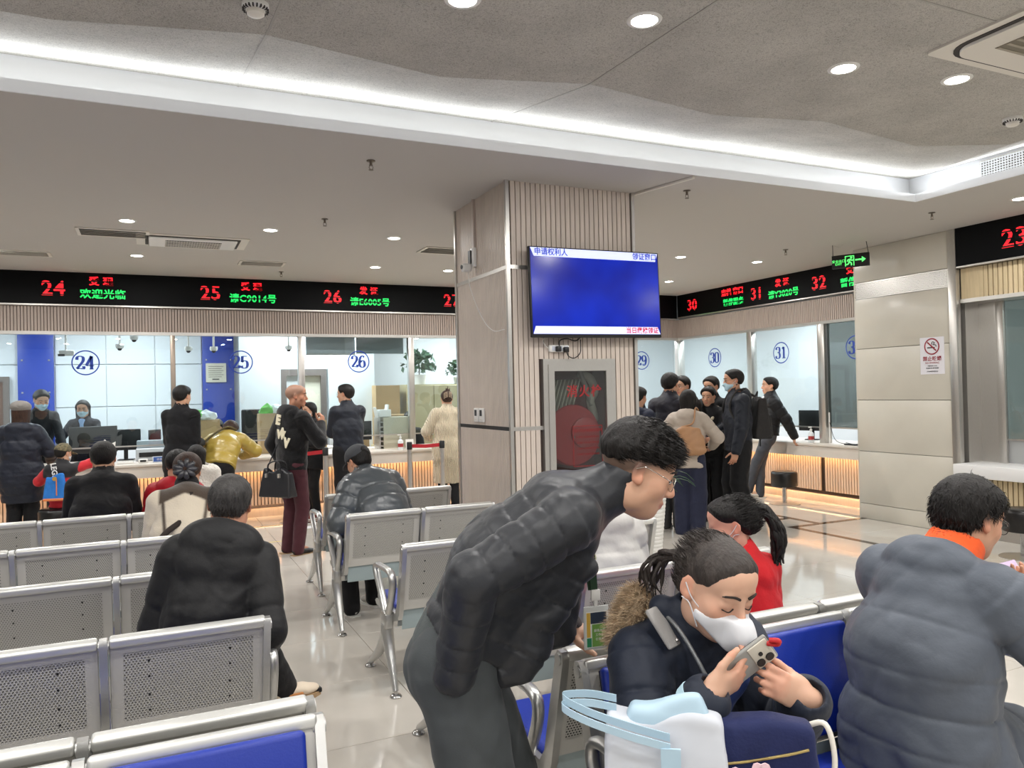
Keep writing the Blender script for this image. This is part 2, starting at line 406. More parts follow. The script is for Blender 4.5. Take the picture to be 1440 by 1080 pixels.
def number_mb(s, h, wd, d=0.002):
    mb = MB(); x0 = -wd * len(s) * 0.56
    for ch in s:
        for st in DIG[ch]:
            P = catmull(st)
            P = [np.array([x0 + p[0] * wd, (p[1] - 0.5) * h]) for p in P]
            L_, R_ = [], []
            for i, p in enumerate(P):
                t = P[min(i + 1, len(P) - 1)] - P[max(i - 1, 0)]; t = t / (np.linalg.norm(t) + 1e-9)
                wv = h * (0.032 + 0.078 * abs(t[1]) ** 1.5) ; nn = np.array([-t[1], t[0]]) * wv
                L_.append(p + nn); R_.append(p - nn)
            vv = [(p[0], 0, p[1]) for p in L_] + [(p[0], 0, p[1]) for p in R_]; m_ = len(P)
            vv2 = [(a, -d, c) for a, b, c in vv]
            mb.raw(vv2, [(i, i + 1, m_ + i + 1, m_ + i) for i in range(m_ - 1)])
        x0 += wd * 1.12
    return mb
def ring_mb(r, wd, n=48):
    v = []; f = []
    for i in range(n):
        a = 2 * math.pi * i / n; v += [(math.cos(a) * (r - wd), -0.002, math.sin(a) * (r - wd)), (math.cos(a) * r, -0.002, math.sin(a) * r)]
    for i in range(n):
        j = (i + 1) % n; f.append((2 * i, 2 * i + 1, 2 * j + 1, 2 * j))
    return MB().raw(v, f)
NW = [0]
def pane(axis, a0, a1, z0=1.02, z1=2.43, num=None, na=None, nz=2.08, m=None, plane=None):
    NW[0] += 1
    p = plane if plane is not None else (GY if axis == 'X' else GX)
    c = ((a0 + a1) / 2, p + 0.006, z0) if axis == 'X' else (p + 0.006, (a0 + a1) / 2, z0)
    r = empty('window_%d' % NW[0], c, kind='structure')
    if axis == 'X': wbox('pane', m or M_glass, r, a0, a1, p, p + 0.012, z0, z1)
    else: wbox('pane', m or M_glass, r, p, p + 0.012, a0, a1, z0, z1)
    fr = 0.018
    if axis == 'X':
        wbox('bottom_rail', M_steel, r, a0, a1, p - 0.006, p + 0.018, z0 - fr, z0)
    else:
        wbox('bottom_rail', M_steel, r, p - 0.006, p + 0.018, a0, a1, z0 - fr, z0)
    if num:
        loc = Vector((na, p - 0.003, nz) if axis == 'X' else (p - 0.003, na, nz)) - r.location
        o1 = ring_mb(0.157, 0.015).build('number_ring', M_decal, r); o2 = number_mb(num, 0.165, 0.098).build('number', M_decal, r)
        for o in (o1, o2): o.location = loc; o.rotation_euler = (0, 0, 0 if axis == 'X' else R(-90))
    return r
pane('X', -3.5, 0.22, num='24', na=-0.75); pane('X', 0.28, 1.86, num='25', na=1.09)
pane('X', 1.92, 3.45, num='26', na=2.70); pane('X', 3.51, 5.1); pane('X', 5.16, 6.7); pane('X', 6.76, 8.28, num='29', na=7.58)
pane('Y', 9.25, 10.92, num='30', na=10.04); pane('Y', 7.85, 9.13, num='31', na=8.57); pane('Y', 6.6, 7.72, num='32', na=7.25, m=M_glassd)
for i, (x, m) in enumerate(((0.25, M_bronze), (1.89, M_steel), (3.48, M_steel), (5.13, M_steel), (6.73, M_steel))):
    wbox('trim_%d' % (i + 1), m, None, x - 0.03 - 0.012 * (i > 0), x + 0.03 + 0.012 * (i > 0), GY - 0.04, GY + 0.06, 0.8, 2.43, b=0.004, kind='structure')
for i, (y, wv) in enumerate(((10.98, 0.07), (9.19, 0.05), (7.79, 0.06))):
    wbox('trim_%d' % (i + 6), M_steel, None, GX - 0.05, GX + 0.06, y - wv, y + wv, 0.8, 2.43, b=0.004, kind='structure')
# window 26's roller blind inside the glass, half lowered
M_blind = mat('grey_blind', (176, 182, 184), rough=0.7)
b = empty('roller_blind', (2.35, 11.3, 2.2), label='short grey roller blind behind window 26', cat='blind')
wbox('blind_sheet', M_blind, b, 2.01, 2.72, 11.29, 11.3, 2.21, 2.95); wbox('blind_bar', M_steel, b, 2.01, 2.72, 11.283, 11.307, 2.19, 2.215)
wbox('blind_roll', M_blind, b, 2.01, 2.72, 11.27, 11.33, 2.94, 3.0, b=0.02)
b = empty('roller_blind', (3.2, 11.3, 2.2), label='glossy dark grey blind panel beside the short roller blind', cat='blind')
wbox('blind_sheet', mat('dark_blind', (120, 130, 132), rough=0.2), b, 2.74, 3.46, 11.29, 11.3, 2.21, 2.95); wbox('blind_roll', M_blind, b, 2.74, 3.46, 11.27, 11.33, 2.94, 3.0, b=0.02)

# ---- counters
M_under = mat('warm_strip', (255, 190, 120), emit=(255, 170, 90), estr=6.0)
def counter_back():
    c = empty('service_counter', (3, 10.9, 0), label='long stone topped counter lit amber from below under windows 24 to 29', cat='counter')
    wbox('counter_top', M_counter, c, -3.5, 8.13, 10.66, 11.75, 0.765, 0.80, b=0.006); wbox('apron', M_counter, c, -3.5, 8.13, 10.68, 10.71, 0.62, 0.765)
    x = -3.5
    for x1 in (-2.2, -0.6, 1.0, 2.6, 3.35, 4.9, 6.5, 8.13):
        slats('front_slats', M_slatl, c, x + 0.03, x1 - 0.03, 0.15, 0.66, 10.84, 'X', 0.045, 0.012, 0.02); x = x1
    wbox('back_panel', M_slatl, c, -3.5, 8.13, 10.885, 10.90, 0.0, 0.765)
    wbox('plinth', M_slatl, c, -3.5, 8.13, 10.80, 10.90, 0.0, 0.11); wbox('light_strip', M_under, c, -3.5, 8.13, 10.74, 10.76, 0.75, 0.764)
    return c
def counter_right():
    c = empty('service_counter', (8.3, 9, 0), label='stone topped counter lit amber from below under windows 30 to 32', cat='counter')
    wbox('counter_top', M_counter, c, 8.14, 8.95, 6.65, 10.64, 0.765, 0.80, b=0.006); wbox('apron', M_counter, c, 8.16, 8.19, 6.62, 10.66, 0.62, 0.765)
    y = 6.65
    for y1 in (7.78, 9.02, 10.3, 10.62):
        slats('front_slats', M_slatl, c, y + 0.035, y1 - 0.035, 0.15, 0.66, 8.28, 'Y', 0.045, 0.012, 0.02); y = y1
    wbox('back_panel', M_groove, c, 8.325, 8.34, 6.65, 10.64, 0.0, 0.765)
    wbox('plinth', M_slatl, c, 8.24, 8.34, 6.65, 10.64, 0.0, 0.10); wbox('light_strip', M_under, c, 8.21, 8.23, 6.62, 10.66, 0.75, 0.764)
    return c
counter_back(); counter_right()
area('under_counter_strip', (2.3, 10.755, 0.745), 11.4, 36, (1.0, 0.62, 0.30), sy=0.02)
area('under_counter_strip', (8.22, 8.65, 0.745), 0.02, 18, (1.0, 0.62, 0.30), sy=4.0)
area('plinth_strip', (2.3, 10.775, 0.135), 11.4, 7, (1.0, 0.62, 0.30), sy=0.015, rot=(R(-15), 0, 0))
area('plinth_strip', (8.215, 8.65, 0.135), 0.015, 4, (1.0, 0.62, 0.30), sy=4.0)

# ------------------------------------------------------------------ stone-tiled pier on the right, steel edge, next bay
pier = wbox('wall_pier', M_grout, None, 7.67, 8.7, 5.42, 6.62, 0, 3.2, kind='structure')
def pt(z0, z1, m=M_stone, name='stone_tile'):
    wbox(name, m, pier, 7.648, 7.672, 5.425, 6.62, z0 + 0.003, z1 - 0.003, b=0.002); 
for z0, z1 in ((0.0, 0.18), (0.18, 0.80), (0.80, 1.405), (1.405, 2.01), (2.01, 2.60), (2.80, 3.2)): pt(z0, z1)
wbox('vent_band_back', M_steel, pier, 7.665, 7.672, 5.425, 6.62, 2.60, 2.80)
pv = MB()
for i in range(60):
    y = 5.43 + i * 0.0197; pv.box(7.652, 7.662, y, y + 0.012, 2.605, 2.795)
for i in range(10):
    z = 2.605 + i * 0.0195; pv.box(7.650, 7.660, 5.425, 6.62, z, z + 0.011)
pv.v = [tuple(Vector(q) - pier.location) for q in pv.v]
pv.build('vent_band', M_steel, pier, kind='stuff')
wbox('wall_pier_end', M_stone, None, 7.65, 8.7, 6.62, 6.64, 0, 3.2, kind='structure')
wbox('trim_20', M_steel, None, 7.635, 7.70, 5.335, 5.425, 0, 3.2, b=0.004, kind='structure')
# next bay: LED board, slats, window, counter
nb = empty('wall_bay_right', (7.7, 3.5, 0), kind='structure')
wbox('fascia_end', M_slatn, nb, 7.71, 7.75, 5.09, 5.33, 2.46, 2.78)
slats('slat_row', M_slatn, nb, 1.5, 5.09, 2.46, 2.78, 7.71, 'Y', 0.05, 0.012, 0.02)
wbox('wall_bulkhead_bay', M_groove, None, 7.76, 7.9, 1.5, 5.33, 2.46, 3.2, kind='structure')
wbox('head_rail', M_steel, nb, 7.69, 8.08, 1.5, 5.33, 2.42, 2.46)
wbox('side_lining', M_steel, nb, 7.75, 8.08, 5.32, 5.42, 0.6, 2.42)
wbox('jamb', M_steel, nb, 7.96, 8.08, 5.12, 5.32, 0.7, 2.42); wbox('stile', M_steel, nb, 7.93, 7.97, 5.04, 5.12, 0.7, 2.42, b=0.004)
wbox('below_glass_panel', mat('grey_panel', (170, 172, 172), rough=0.35), nb, 7.98, 8.0, 1.5, 5.1, 0.7, 1.0)
pane('Y', 1.5, 5.04, z0=1.0, z1=2.42, m=M_glassf, plane=7.96)
nbk = wall('wall_booth', mat('booth_wall', (205, 212, 210), rough=0.5), 9.3, 9.4, 1.5, 5.4, 0, 3.2)
wall('wall_booth_side', MATS['booth_wall'], 8.08, 9.3, 5.37, 5.415, 0, 3.2)
nc = empty('service_counter', (7.8, 3.5, 0), label='white topped counter over vertical oak slats beside the stone pier', cat='counter')
wbox('counter_top', M_countw, nc, 7.50, 8.6, 1.5, 5.33, 0.62, 0.75, b=0.008)
slats('front_slats', M_slatn, nc, 1.5, 5.17, 0.14, 0.62, 7.66, 'Y', 0.05, 0.012, 0.02)
wbox('front_end', M_bronze, nc, 7.66, 7.70, 5.17, 5.33, 0.14, 0.62); wbox('plinth', M_steel, nc, 7.64, 7.70, 1.5, 5.33, 0.0, 0.14)
wbox('wall_bay_floor_side', M_wallwhite, None, 7.70, 7.8, -6, 1.5, 0, 3.2, kind='structure')
# ------------------------------------------------------------------ slat-clad column
CX0, CX1, CY0, CY1 = 2.45, 3.58, 5.28, 6.36
colm = empty('column', ((CX0 + CX1) / 2, (CY0 + CY1) / 2, 0), label='square column clad in pale vertical slats carrying the television', cat='column')
bands = ((0.0, 1.30), (1.33, 2.53), (2.56, ZC))
HX0, HX1, HZ0, HZ1 = 2.72, 3.37, 0.62, 1.845          # hose cabinet opening
for b in ((CX0 + 0.02, HX0 + 0.03, CY0 + 0.02, CY1, 0, ZC), (HX1 - 0.03, CX1 - 0.02, CY0 + 0.02, CY1, 0, ZC), (HX0 + 0.03, HX1 - 0.03, CY0 + 0.02, CY1, HZ1 - 0.02, ZC),
          (HX0 + 0.03, HX1 - 0.03, CY0 + 0.02, CY1, 0, HZ0 + 0.02), (HX0 + 0.03, HX1 - 0.03, CY0 + 0.29, CY1, HZ0 + 0.02, HZ1 - 0.02)): wbox('core', M_groove, colm, *b)
sl_cache = {}
def slat_piece(x, y, wx, wy, z0, z1):
    key = (round(wx, 4), round(wy, 4), round(z1 - z0, 4))
    if key not in sl_cache: sl_cache[key] = MB().box(-wx / 2, wx / 2, -wy / 2, wy / 2, -(z1 - z0) / 2, (z1 - z0) / 2).mesh('slat', M_slat)
    link('slat', sl_cache[key], colm, (x - colm.location.x, y - colm.location.y, (z0 + z1) / 2))
nS = 25; pS = (CX1 - CX0 - 0.05) / nS
for i in range(nS):
    x = CX0 + 0.03 + (i + 0.5) * pS
    for z0, z1 in bands:
        if HX0 - 0.02 < x < HX1 + 0.02:
            if z1 <= HZ1 and z0 >= HZ0: continue
            if z0 < HZ0 < z1: z1 = HZ0
            elif z0 < HZ1 < z1: z0 = HZ1
        slat_piece(x, CY0 + 0.01, pS - 0.007, 0.02, z0, z1)
nS = 34; pS = (CY1 - CY0 - 0.03) / nS
for i in range(nS):
    y = CY0 + 0.015 + (i + 0.5) * pS
    for z0, z1 in bands: slat_piece(CX0 + 0.01, y, 0.02, pS - 0.006, z0, z1)
for i in range(25):
    y = CY0 + 0.015 + (i + 0.5) * (CY1 - CY0 - 0.03) / 25
    slat_piece(CX1 - 0.01, y, 0.02, (CY1 - CY0 - 0.03) / 25 - 0.007, 0.0, ZC)
for x, y in ((CX0, CY0), (CX1, CY0), (CX0, CY1)): wbox('corner_trim', M_steel, colm, x - 0.014, x + 0.014, y - 0.014, y + 0.014, 0, ZC)
wbox('band_trim', M_steel, colm, CX0 - 0.004, CX0 + 0.02, CY0, CY1, 2.53, 2.56); wbox('band_trim', M_steel, colm, CX0, CX1, CY0 - 0.004, CY0 + 0.02, 2.53, 2.56)
wbox('band_trim', M_dark, colm, CX0 + 0.002, CX0 + 0.02, CY0, CY1, 1.30, 1.33); wbox('band_trim', M_steel, colm, CX0, HX0, CY0 - 0.001, CY0 + 0.02, 1.30, 1.33)
wbox('cable_duct', mat('duct_beige', (190, 176, 166), rough=0.5), colm, CX0 - 0.02, CX0, 5.9, 5.93, 2.74, ZC)
# ------------------------------------------------------------------ ceiling fixtures
M_emit = mat('lamp_disc', (255, 255, 255), emit=(255, 250, 240), estr=25)
M_white = mat('white_plastic', (232, 231, 227), rough=0.4)
M_cream = mat('cream_plastic', (222, 217, 207), rough=0.5)
M_chrome = mat('chrome', (190, 190, 190), rough=0.15, metal=1)
M_ventdark = mat('vent_dark', (58, 55, 52), rough=0.7)
dl_ring = MB()
_n = 28
def ringpts(r, z): return [(r * math.cos(2 * math.pi * k / _n), r * math.sin(2 * math.pi * k / _n), z) for k in range(_n)]
prof = [(0.058, 0.0), (0.060, -0.006), (0.078, -0.004), (0.080, 0.0)]
v = sum([ringpts(r, z) for r, z in prof], []); f = []
for i in range(3):
    for k in range(_n): f.append((i * _n + k, i * _n + (k + 1) % _n, (i + 1) * _n + (k + 1) % _n, (i + 1) * _n + k))
RING = MB().raw(v, f).mesh('trim_ring', M_white, 60)
DISC = MB().raw(ringpts(0.059, -0.003), [tuple(range(_n))]).mesh('diffuser', M_emit)
def downlight(x, y, z, where, group, p=9.0, disc=True):
    r = empty('downlight', (x, y, z), label=where, cat='downlight', group=group)
    link('trim_ring', RING, r); link('diffuser', DISC, r)
    area('downlight_beam', (x, y, z - 0.008), 0.11, p, (1.0, 0.98, 0.95))
DLP = 19.0
ORD = ('first', 'second', 'third', 'fourth', 'fifth', 'sixth', 'seventh', 'eighth')
for k_, x in enumerate((2.27, 1.05, -0.18, -1.40, -2.63, -3.85)): downlight(x, 7.65, ZC, '%s downlight left of the slatted column over the far seats' % ORD[k_], 'downlights over the far seats', DLP)
for k_, x in enumerate((3.5, 4.68, 5.88, 7.09)): downlight(x, 7.65, ZC, '%s downlight from the back of the slatted column towards window 31' % ORD[k_], 'downlights over the far seats', DLP)
for k_, x in enumerate((3.53, 2.56, -0.13, -1.5, -2.8)): downlight(x, 9.47, ZC, '%s downlight along the long display board counted from the column' % ORD[k_], 'downlights along the display board', DLP)
for k_, x in enumerate((5.2, 7.05)): downlight(x, 9.47, ZC, '%s downlight near the corner of the two display boards' % ORD[1 - k_], 'downlights along the display board', DLP)
for k_, (x, y) in enumerate(((6.96, 4.24), (6.96, 2.4), (6.96, 0.6))): downlight(x, y, ZC, '%s downlight in front of the near booth from the stone pier' % ORD[k_], 'downlights beside the cove', DLP)
for k_, (x, y) in enumerate(((4.02, 2.77), (3.31, 2.90), (2.03, 2.86), (1.21, 3.0), (-0.6, 2.9), (-2.2, 2.9), (-3.8, 2.9))): downlight(x, y, ZR, '%s downlight in the fibre ceiling from the big cassette unit' % ORD[k_], 'downlights in the fibre ceiling', DLP)
for x in (-3.6, -2.2, -0.8, 0.6, 2.0, 3.4, 4.7):
    for y in (1.0, -1.2, -3.4): downlight(x, y, ZR, 'round white downlight in the fibre ceiling over the near seats', 'downlights in the fibre ceiling over the near seats', DLP)

# sprinklers
sp = MB().lathe([(0.004, 0), (0.030, 0.0), (0.030, -0.006), (0.010, -0.010), (0.009, -0.028), (0.012, -0.030), (0.012, -0.036), (0.004, -0.037)], n=16)
for a in (-1, 1): sp.tube([(a * 0.010, 0, -0.034), (a * 0.014, 0, -0.05), (a * 0.003, 0, -0.062)], 0.0025, 6)
sp.lathe([(0.003, -0.060), (0.017, -0.063), (0.017, -0.066), (0.003, -0.066)], n=14)
SPM = sp.mesh('sprinkler_head', mat('sprinkler_metal', (120, 110, 100), rough=0.35, metal=0.8), 40)
for (x, y), lb in zip(((1.38, 5.16), (1.44, 7.02), (1.52, 10.17), (3.96, 5.05), (6.79, 6.85), (6.70, 4.90)),
    ('hanging sprinkler on the ceiling just past the cove', 'hanging sprinkler between the rows of downlights', 'hanging sprinkler close to the display board above counter 25',
     'hanging sprinkler right of the slatted column', 'hanging sprinkler in front of the exit sign', 'hanging sprinkler above the stone pier')):
    o = link('sprinkler', SPM, None, (x, y, ZC)); setp(o, lb, 'sprinkler', 'sprinklers')
def smoke(x, y, z, lb):
    r = empty('smoke_detector', (x, y, z), label=lb, cat='smoke detector')
    MB().lathe([(0.005, 0), (0.055, 0), (0.055, -0.018), (0.045, -0.028), (0.005, -0.03)]).build('base', M_white, r, 40)
    MB().lathe([(0.03, -0.028), (0.036, -0.03), (0.036, -0.044), (0.028, -0.050), (0.004, -0.051)]).build('sensor', M_cream, r, 40)
    fb = MB()
    for k in range(20):
        a = 2 * math.pi * k / 20; fb.box(-0.003, 0.003, 0.040, 0.054, -0.030, -0.018, M=Matrix.Rotation(a, 4, 'Z'))
    fb.build('louvre', M_ventdark, r)
smoke(0.42, 3.37, ZR, 'round smoke detector on the fibre ceiling'); smoke(4.95, 3.05, ZR, 'small round detector on the fibre ceiling near the cassette unit')
# vents
def vent(x, y, wx, wy, lb, n=5, glow=None):
    r = empty('ceiling_vent', (x, y, ZC), label=lb, cat='air vent')
    m = MB(); t = 0.03
    for b in ((-wx / 2, wx / 2, -wy / 2, -wy / 2 + t), (-wx / 2, wx / 2, wy / 2 - t, wy / 2), (-wx / 2, -wx / 2 + t, -wy / 2 + t, wy / 2 - t), (wx / 2 - t, wx / 2, -wy / 2 + t, wy / 2 - t)): m.box(*b, -0.012, 0.0)
    m.build('frame', M_cream, r); MB().box(-wx / 2 + t, wx / 2 - t, -wy / 2 + t, wy / 2 - t, -0.002, 0.0).build('duct', M_ventdark, r)
    for i in range(n):
        yy = -wy / 2 + t + (i + 0.5) * (wy - 2 * t) / n
        MB().box(-wx / 2 + t, wx / 2 - t, -0.022, 0.022, -0.013, -0.010, M=Matrix.Translation((0, yy, 0)) @ Matrix.Rotation(R(25), 4, 'X')).build('slat', M_cream, r)
vent(-0.31, 8.24, 0.62, 0.36, 'cream slotted ceiling vent left of the cassette air conditioner', 4)
vent(-1.30, 9.64, 0.66, 0.30, 'cream ceiling vent above the left end of the display board'); vent(1.21, 9.58, 0.52, 0.30, 'cream ceiling vent reflecting green light')
vent(3.0, 8.14, 0.55, 0.36, 'cream ceiling vent beside the slatted column')
def cassette(x, y, z, w_, lb):
    r = empty('cassette_air_conditioner', (x, y, z), label=lb, cat='air conditioner')
    h = w_ / 2
    def rr(hw, rad, n=7):
        P = []
        for cx, cy, a0 in ((hw - rad, hw - rad, 0), (-hw + rad, hw - rad, 90), (-hw + rad, -hw + rad, 180), (hw - rad, -hw + rad, 270)):
            for k in range(n): a = R(a0 + 90 * k / (n - 1)); P.append((cx + rad * math.cos(a), cy + rad * math.sin(a)))
        return P
    MB().prism(rr(h, 0.03), -0.012, 0.0).build('panel', M_cream, r)
    MB().prism(rr(h * 0.90, 0.14), -0.016, -0.011).build('air_slot', M_ventdark, r)
    MB().prism(rr(h * 0.84, 0.11), -0.030, -0.014).build('cover', M_cream, r)
    MB().box(-h * 0.55, h * 0.55, -h * 0.55, h * 0.55, -0.032, -0.029).build('intake', mat('intake_grey', (120, 114, 100), rough=0.7), r)
    for i in range(11):
        yy = -h * 0.52 + i * h * 1.04 / 10
        MB().box(-h * 0.55, h * 0.55, yy - 0.008, yy + 0.008, -0.036, -0.031).build('grille_bar', mat('grille_beige', (160, 152, 136), rough=0.6), r)
    MB().box(-0.008, 0.008, -h * 0.55, h * 0.55, -0.037, -0.031).build('grille_bar', M_cream, r)
    return r
cassette(4.02, 2.13, ZR, 0.95, 'large cassette air conditioner in the grey fibre ceiling')
def cassette2():
    r = empty('cassette_air_conditioner', (0.40, 8.45, ZC), label='wide cassette air conditioner with dark grille over the far seats', cat='air conditioner')
    MB().box(-0.52, 0.52, -0.30, 0.30, -0.008, 0).build('panel', M_cream, r)
    MB().rbox(-0.44, 0.44, -0.235, 0.235, -0.016, -0.004, 0.005).build('air_slot', M_ventdark, r)
    MB().rbox(-0.41, 0.41, -0.22, 0.22, -0.035, -0.01, 0.015).build('cover', M_white, r)
    MB().box(-0.26, 0.26, -0.16, 0.17, -0.038, -0.034).build('intake', M_ventdark, r)
    for i in range(5): MB().box(-0.26, 0.26, -0.14 + i * 0.07, -0.12 + i * 0.07, -0.043, -0.037).build('grille_bar', M_cream, r)
    for i in range(22): MB().box(-0.255 + i * 0.024, -0.25 + i * 0.024, -0.16, 0.17, -0.041, -0.037).build('grille_bar', M_cream, r)
cassette2()
# grille in the cove wall, conduit on the ceiling by the column
g = empty('cove_grille', (6.39, 4.0, 3.38), label='white square mesh air grille in the glowing cove wall', cat='air vent')
wbox('frame', M_white, g, 6.385, 6.40, 3.3, 4.22, 3.30, 3.46); gm = MB()
for i in range(40): gm.box(6.376, 6.386, 3.31 + i * 0.0228, 3.31 + i * 0.0228 + 0.009, 3.31, 3.45)
for i in range(7): gm.box(6.374, 6.384, 3.31, 4.21, 3.312 + i * 0.021, 3.32 + i * 0.021)
gm.v = [tuple(Vector(q) - g.location) for q in gm.v]; gm.build('mesh_bars', M_cove, g, kind='stuff'); 
wbox('grille_gap', M_ventdark, g, 6.383, 6.386, 3.31, 4.21, 3.31, 3.45)
o = link('ceiling_conduit', MB().rbox(-0.9, 0.9, -0.012, 0.012, -0.02, 0, 0.004).mesh('ceiling_conduit', M_cream, 40), None, (4.5, 5.55, ZC)); o.rotation_euler = (0, 0, R(-14))
o.location = (3.67, 4.97, ZC); o.rotation_euler = (0, 0, R(104)); o.scale = (0.33, 1, 1); setp(o, 'thin cable duct running over the ceiling from the column', 'cable duct')

# ------------------------------------------------------------------ LED display boards
def led_mat(name, col, s):
    m = bpy.data.materials.new(name); m.use_nodes = True; N = m.node_tree.nodes; L = m.node_tree.links; p = N['Principled BSDF']
    p.inputs['Base Color'].default_value = (0.01, 0.01, 0.01, 1); p.inputs['Emission Color'].default_value = srgb(*col)
    tc = N.new('ShaderNodeTexCoord'); sx = N.new('ShaderNodeSeparateXYZ'); L.new(tc.outputs['Object'], sx.inputs[0])
    a = N.new('ShaderNodeMath'); a.operation = 'MULTIPLY_ADD'; a.inputs[1].default_value = 1 / 0.072; a.inputs[2].default_value = 0.06; L.new(sx.outputs[2], a.inputs[0])
    fr = N.new('ShaderNodeMath'); fr.operation = 'FRACT'; L.new(a.outputs[0], fr.inputs[0])
    g = N.new('ShaderNodeMath'); g.operation = 'GREATER_THAN'; g.inputs[1].default_value = 0.24; L.new(fr.outputs[0], g.inputs[0])
    ml = N.new('ShaderNodeMath'); ml.operation = 'MULTIPLY'; ml.inputs[1].default_value = s; L.new(g.outputs[0], ml.inputs[0])
    L.new(ml.outputs[0], p.inputs['Emission Strength'])
    return m
M_red = led_mat('led_red', (255, 22, 34), 2.2); M_green = led_mat('led_green', (20, 225, 95), 1.6); 
def led_board(lb, axis, a0, a1, plane, z0, z1, signs):
    c = ((a0 + a1) / 2, plane, z0) if axis == 'X' else (plane, (a0 + a1) / 2, z0)
    r = empty('led_display_board', c, label=lb, cat='display board')
    d = 0.05
    if axis == 'X':
        wbox('housing', M_ledback, r, a0, a1, plane, plane + d, z0, z1); wbox('lower_trim', M_steel, r, a0, a1, plane - 0.006, plane + d, z0 - 0.018, z0)
    else:
        wbox('housing', M_ledback, r, plane, plane + d, a0, a1, z0, z1); wbox('lower_trim', M_steel, r, plane - 0.006, plane + d, a0, a1, z0 - 0.018, z0)
    for s in signs:
        for body, da, z, size, m, bold in s[1]:
            a = s[0] + (da if axis == 'X' else -da)
            loc = (a, plane - 0.003, z) if axis == 'X' else (plane - 0.003, a, z)
            text('display_lettering', body, size, m, r, loc, 0 if axis == 'X' else R(-90), bold=bold, spacing=1.06)
    return r
def sign(a, num, red, green, rs=0.115, gs=0.125, sp=0.52):
    return (a, [(num, 0, 2.985, 0.25, M_red, 0.004), (red, sp, 3.09, rs, M_red, 0.003), (green, sp + 0.02, 2.93, gs, M_green, 0.003)])
led_board('long black display board over windows 24 to 29 with red and green characters', 'X', -3.5, 8.29, GY - 0.07, 2.80, 3.2,
    [sign(-2.95, '23', '受 理', '欢迎光临'), sign(-1.08, '24', '受 理', '欢迎光临'), sign(0.72, '25', '受 理', '请C9014号'), sign(2.33, '26', '发 证', '请E6005号'), sign(4.12, '27', '受 理', '欢迎光临'),
     sign(5.5, '28', '受 理', '欢迎光临'), sign(6.72, '29', '查档 窗口', '请D0008号', sp=0.75)])
led_board('black display board over windows 30 to 32 joining the long board at the corner', 'Y', 6.65, GY - 0.08, GX - 0.06, 2.82, 3.2,
    [sign(10.52, '30', '查档 窗口', '暂停服务', gs=0.115, sp=1.0), sign(8.98, '31', '发 证', '请Y3020号'), sign(7.78, '32', '受 理', '暂停服务', sp=0.6)])
led_board('black display board over the near booth showing red digits 23', 'Y', 1.5, 5.33, 7.64, 2.80, 3.2, [sign(4.72, '23', '受 理', '欢迎光临', sp=0.8)])

# ------------------------------------------------------------------ column fittings
def television():
    ang = R(0.5)
    r = empty('television', (3.16, 5.17, 2.35), label='flat television showing a blue queue screen on the column', cat='television')
    W, Hh = 0.588, 0.345
    MB().rbox(-W, W, -0.012, 0.018, -Hh, Hh, 0.006).build('bezel', M_dark, r, 40)
    MB().rbox(-0.35, 0.35, 0.016, 0.05, -0.22, 0.2, 0.01).build('rear_case', M_dark, r, 40); MB().box(-0.15, 0.15, 0.05, 0.10, -0.12, 0.12).build('wall_bracket', M_steel, r)
    m = bpy.data.materials.new('screen_blue'); m.use_nodes = True; N = m.node_tree.nodes; L = m.node_tree.links; p = N['Principled BSDF']
    p.inputs['Base Color'].default_value = (0.004, 0.006, 0.02, 1); p.inputs['Roughness'].default_value = 0.16; p.inputs['Specular IOR Level'].default_value = 0.25
    tc = N.new('ShaderNodeTexCoord'); nz = N.new('ShaderNodeTexNoise'); nz.inputs['Scale'].default_value = 2.2; nz.inputs['Detail'].default_value = 2; L.new(tc.outputs['Object'], nz.inputs[0])
    rp = N.new('ShaderNodeValToRGB'); rp.color_ramp.elements[0].position = 0.3; rp.color_ramp.elements[0].color = srgb(6, 20, 150); rp.color_ramp.elements[1].position = 0.75; rp.color_ramp.elements[1].color = srgb(16, 56, 230)
    L.new(nz.outputs[0], rp.inputs[0]); L.new(rp.outputs[0], p.inputs['Emission Color']); p.inputs['Emission Strength'].default_value = 0.8
    MB().box(-W + 0.012, W - 0.012, -0.014, -0.012, -Hh + 0.025, Hh - 0.010).build('screen', m, r)
    mw = mat('screen_pale', (210, 215, 245), emit=(196, 206, 245), estr=0.75); mb_ = mat('screen_text_blue', (40, 60, 170), emit=(40, 66, 190), estr=0.5); mr = mat('screen_text_red', (190, 30, 50), emit=(190, 40, 60), estr=0.5)
    MB().prism([(-W + 0.012, Hh - 0.010), (W - 0.012, Hh - 0.010), (W - 0.035, Hh - 0.075), (-W + 0.04, Hh - 0.075)], -0.0155, -0.014, 'Y').build('screen_banner', mw, r)
    MB().prism([(-W + 0.035, -Hh + 0.085), (W - 0.04, -Hh + 0.085), (W - 0.014, -Hh + 0.027), (-W + 0.014, -Hh + 0.027)], -0.0155, -0.014, 'Y').build('screen_banner', mw, r)
    for body, x, z, mm in (('申请权利人', -0.40, Hh - 0.043, mb_), ('领证窗口', 0.45, Hh - 0.043, mb_), ('当日缴税领证', 0.40, -Hh + 0.054, mr)):
        o = link('screen_lettering', text_mesh(body, 0.058 if mm is mb_ else 0.052, mm, 0.0004, bold=0.001), r, (x, -0.017, z))
    r.rotation_euler = (R(-1.5), R(-0.4), 0)
television()
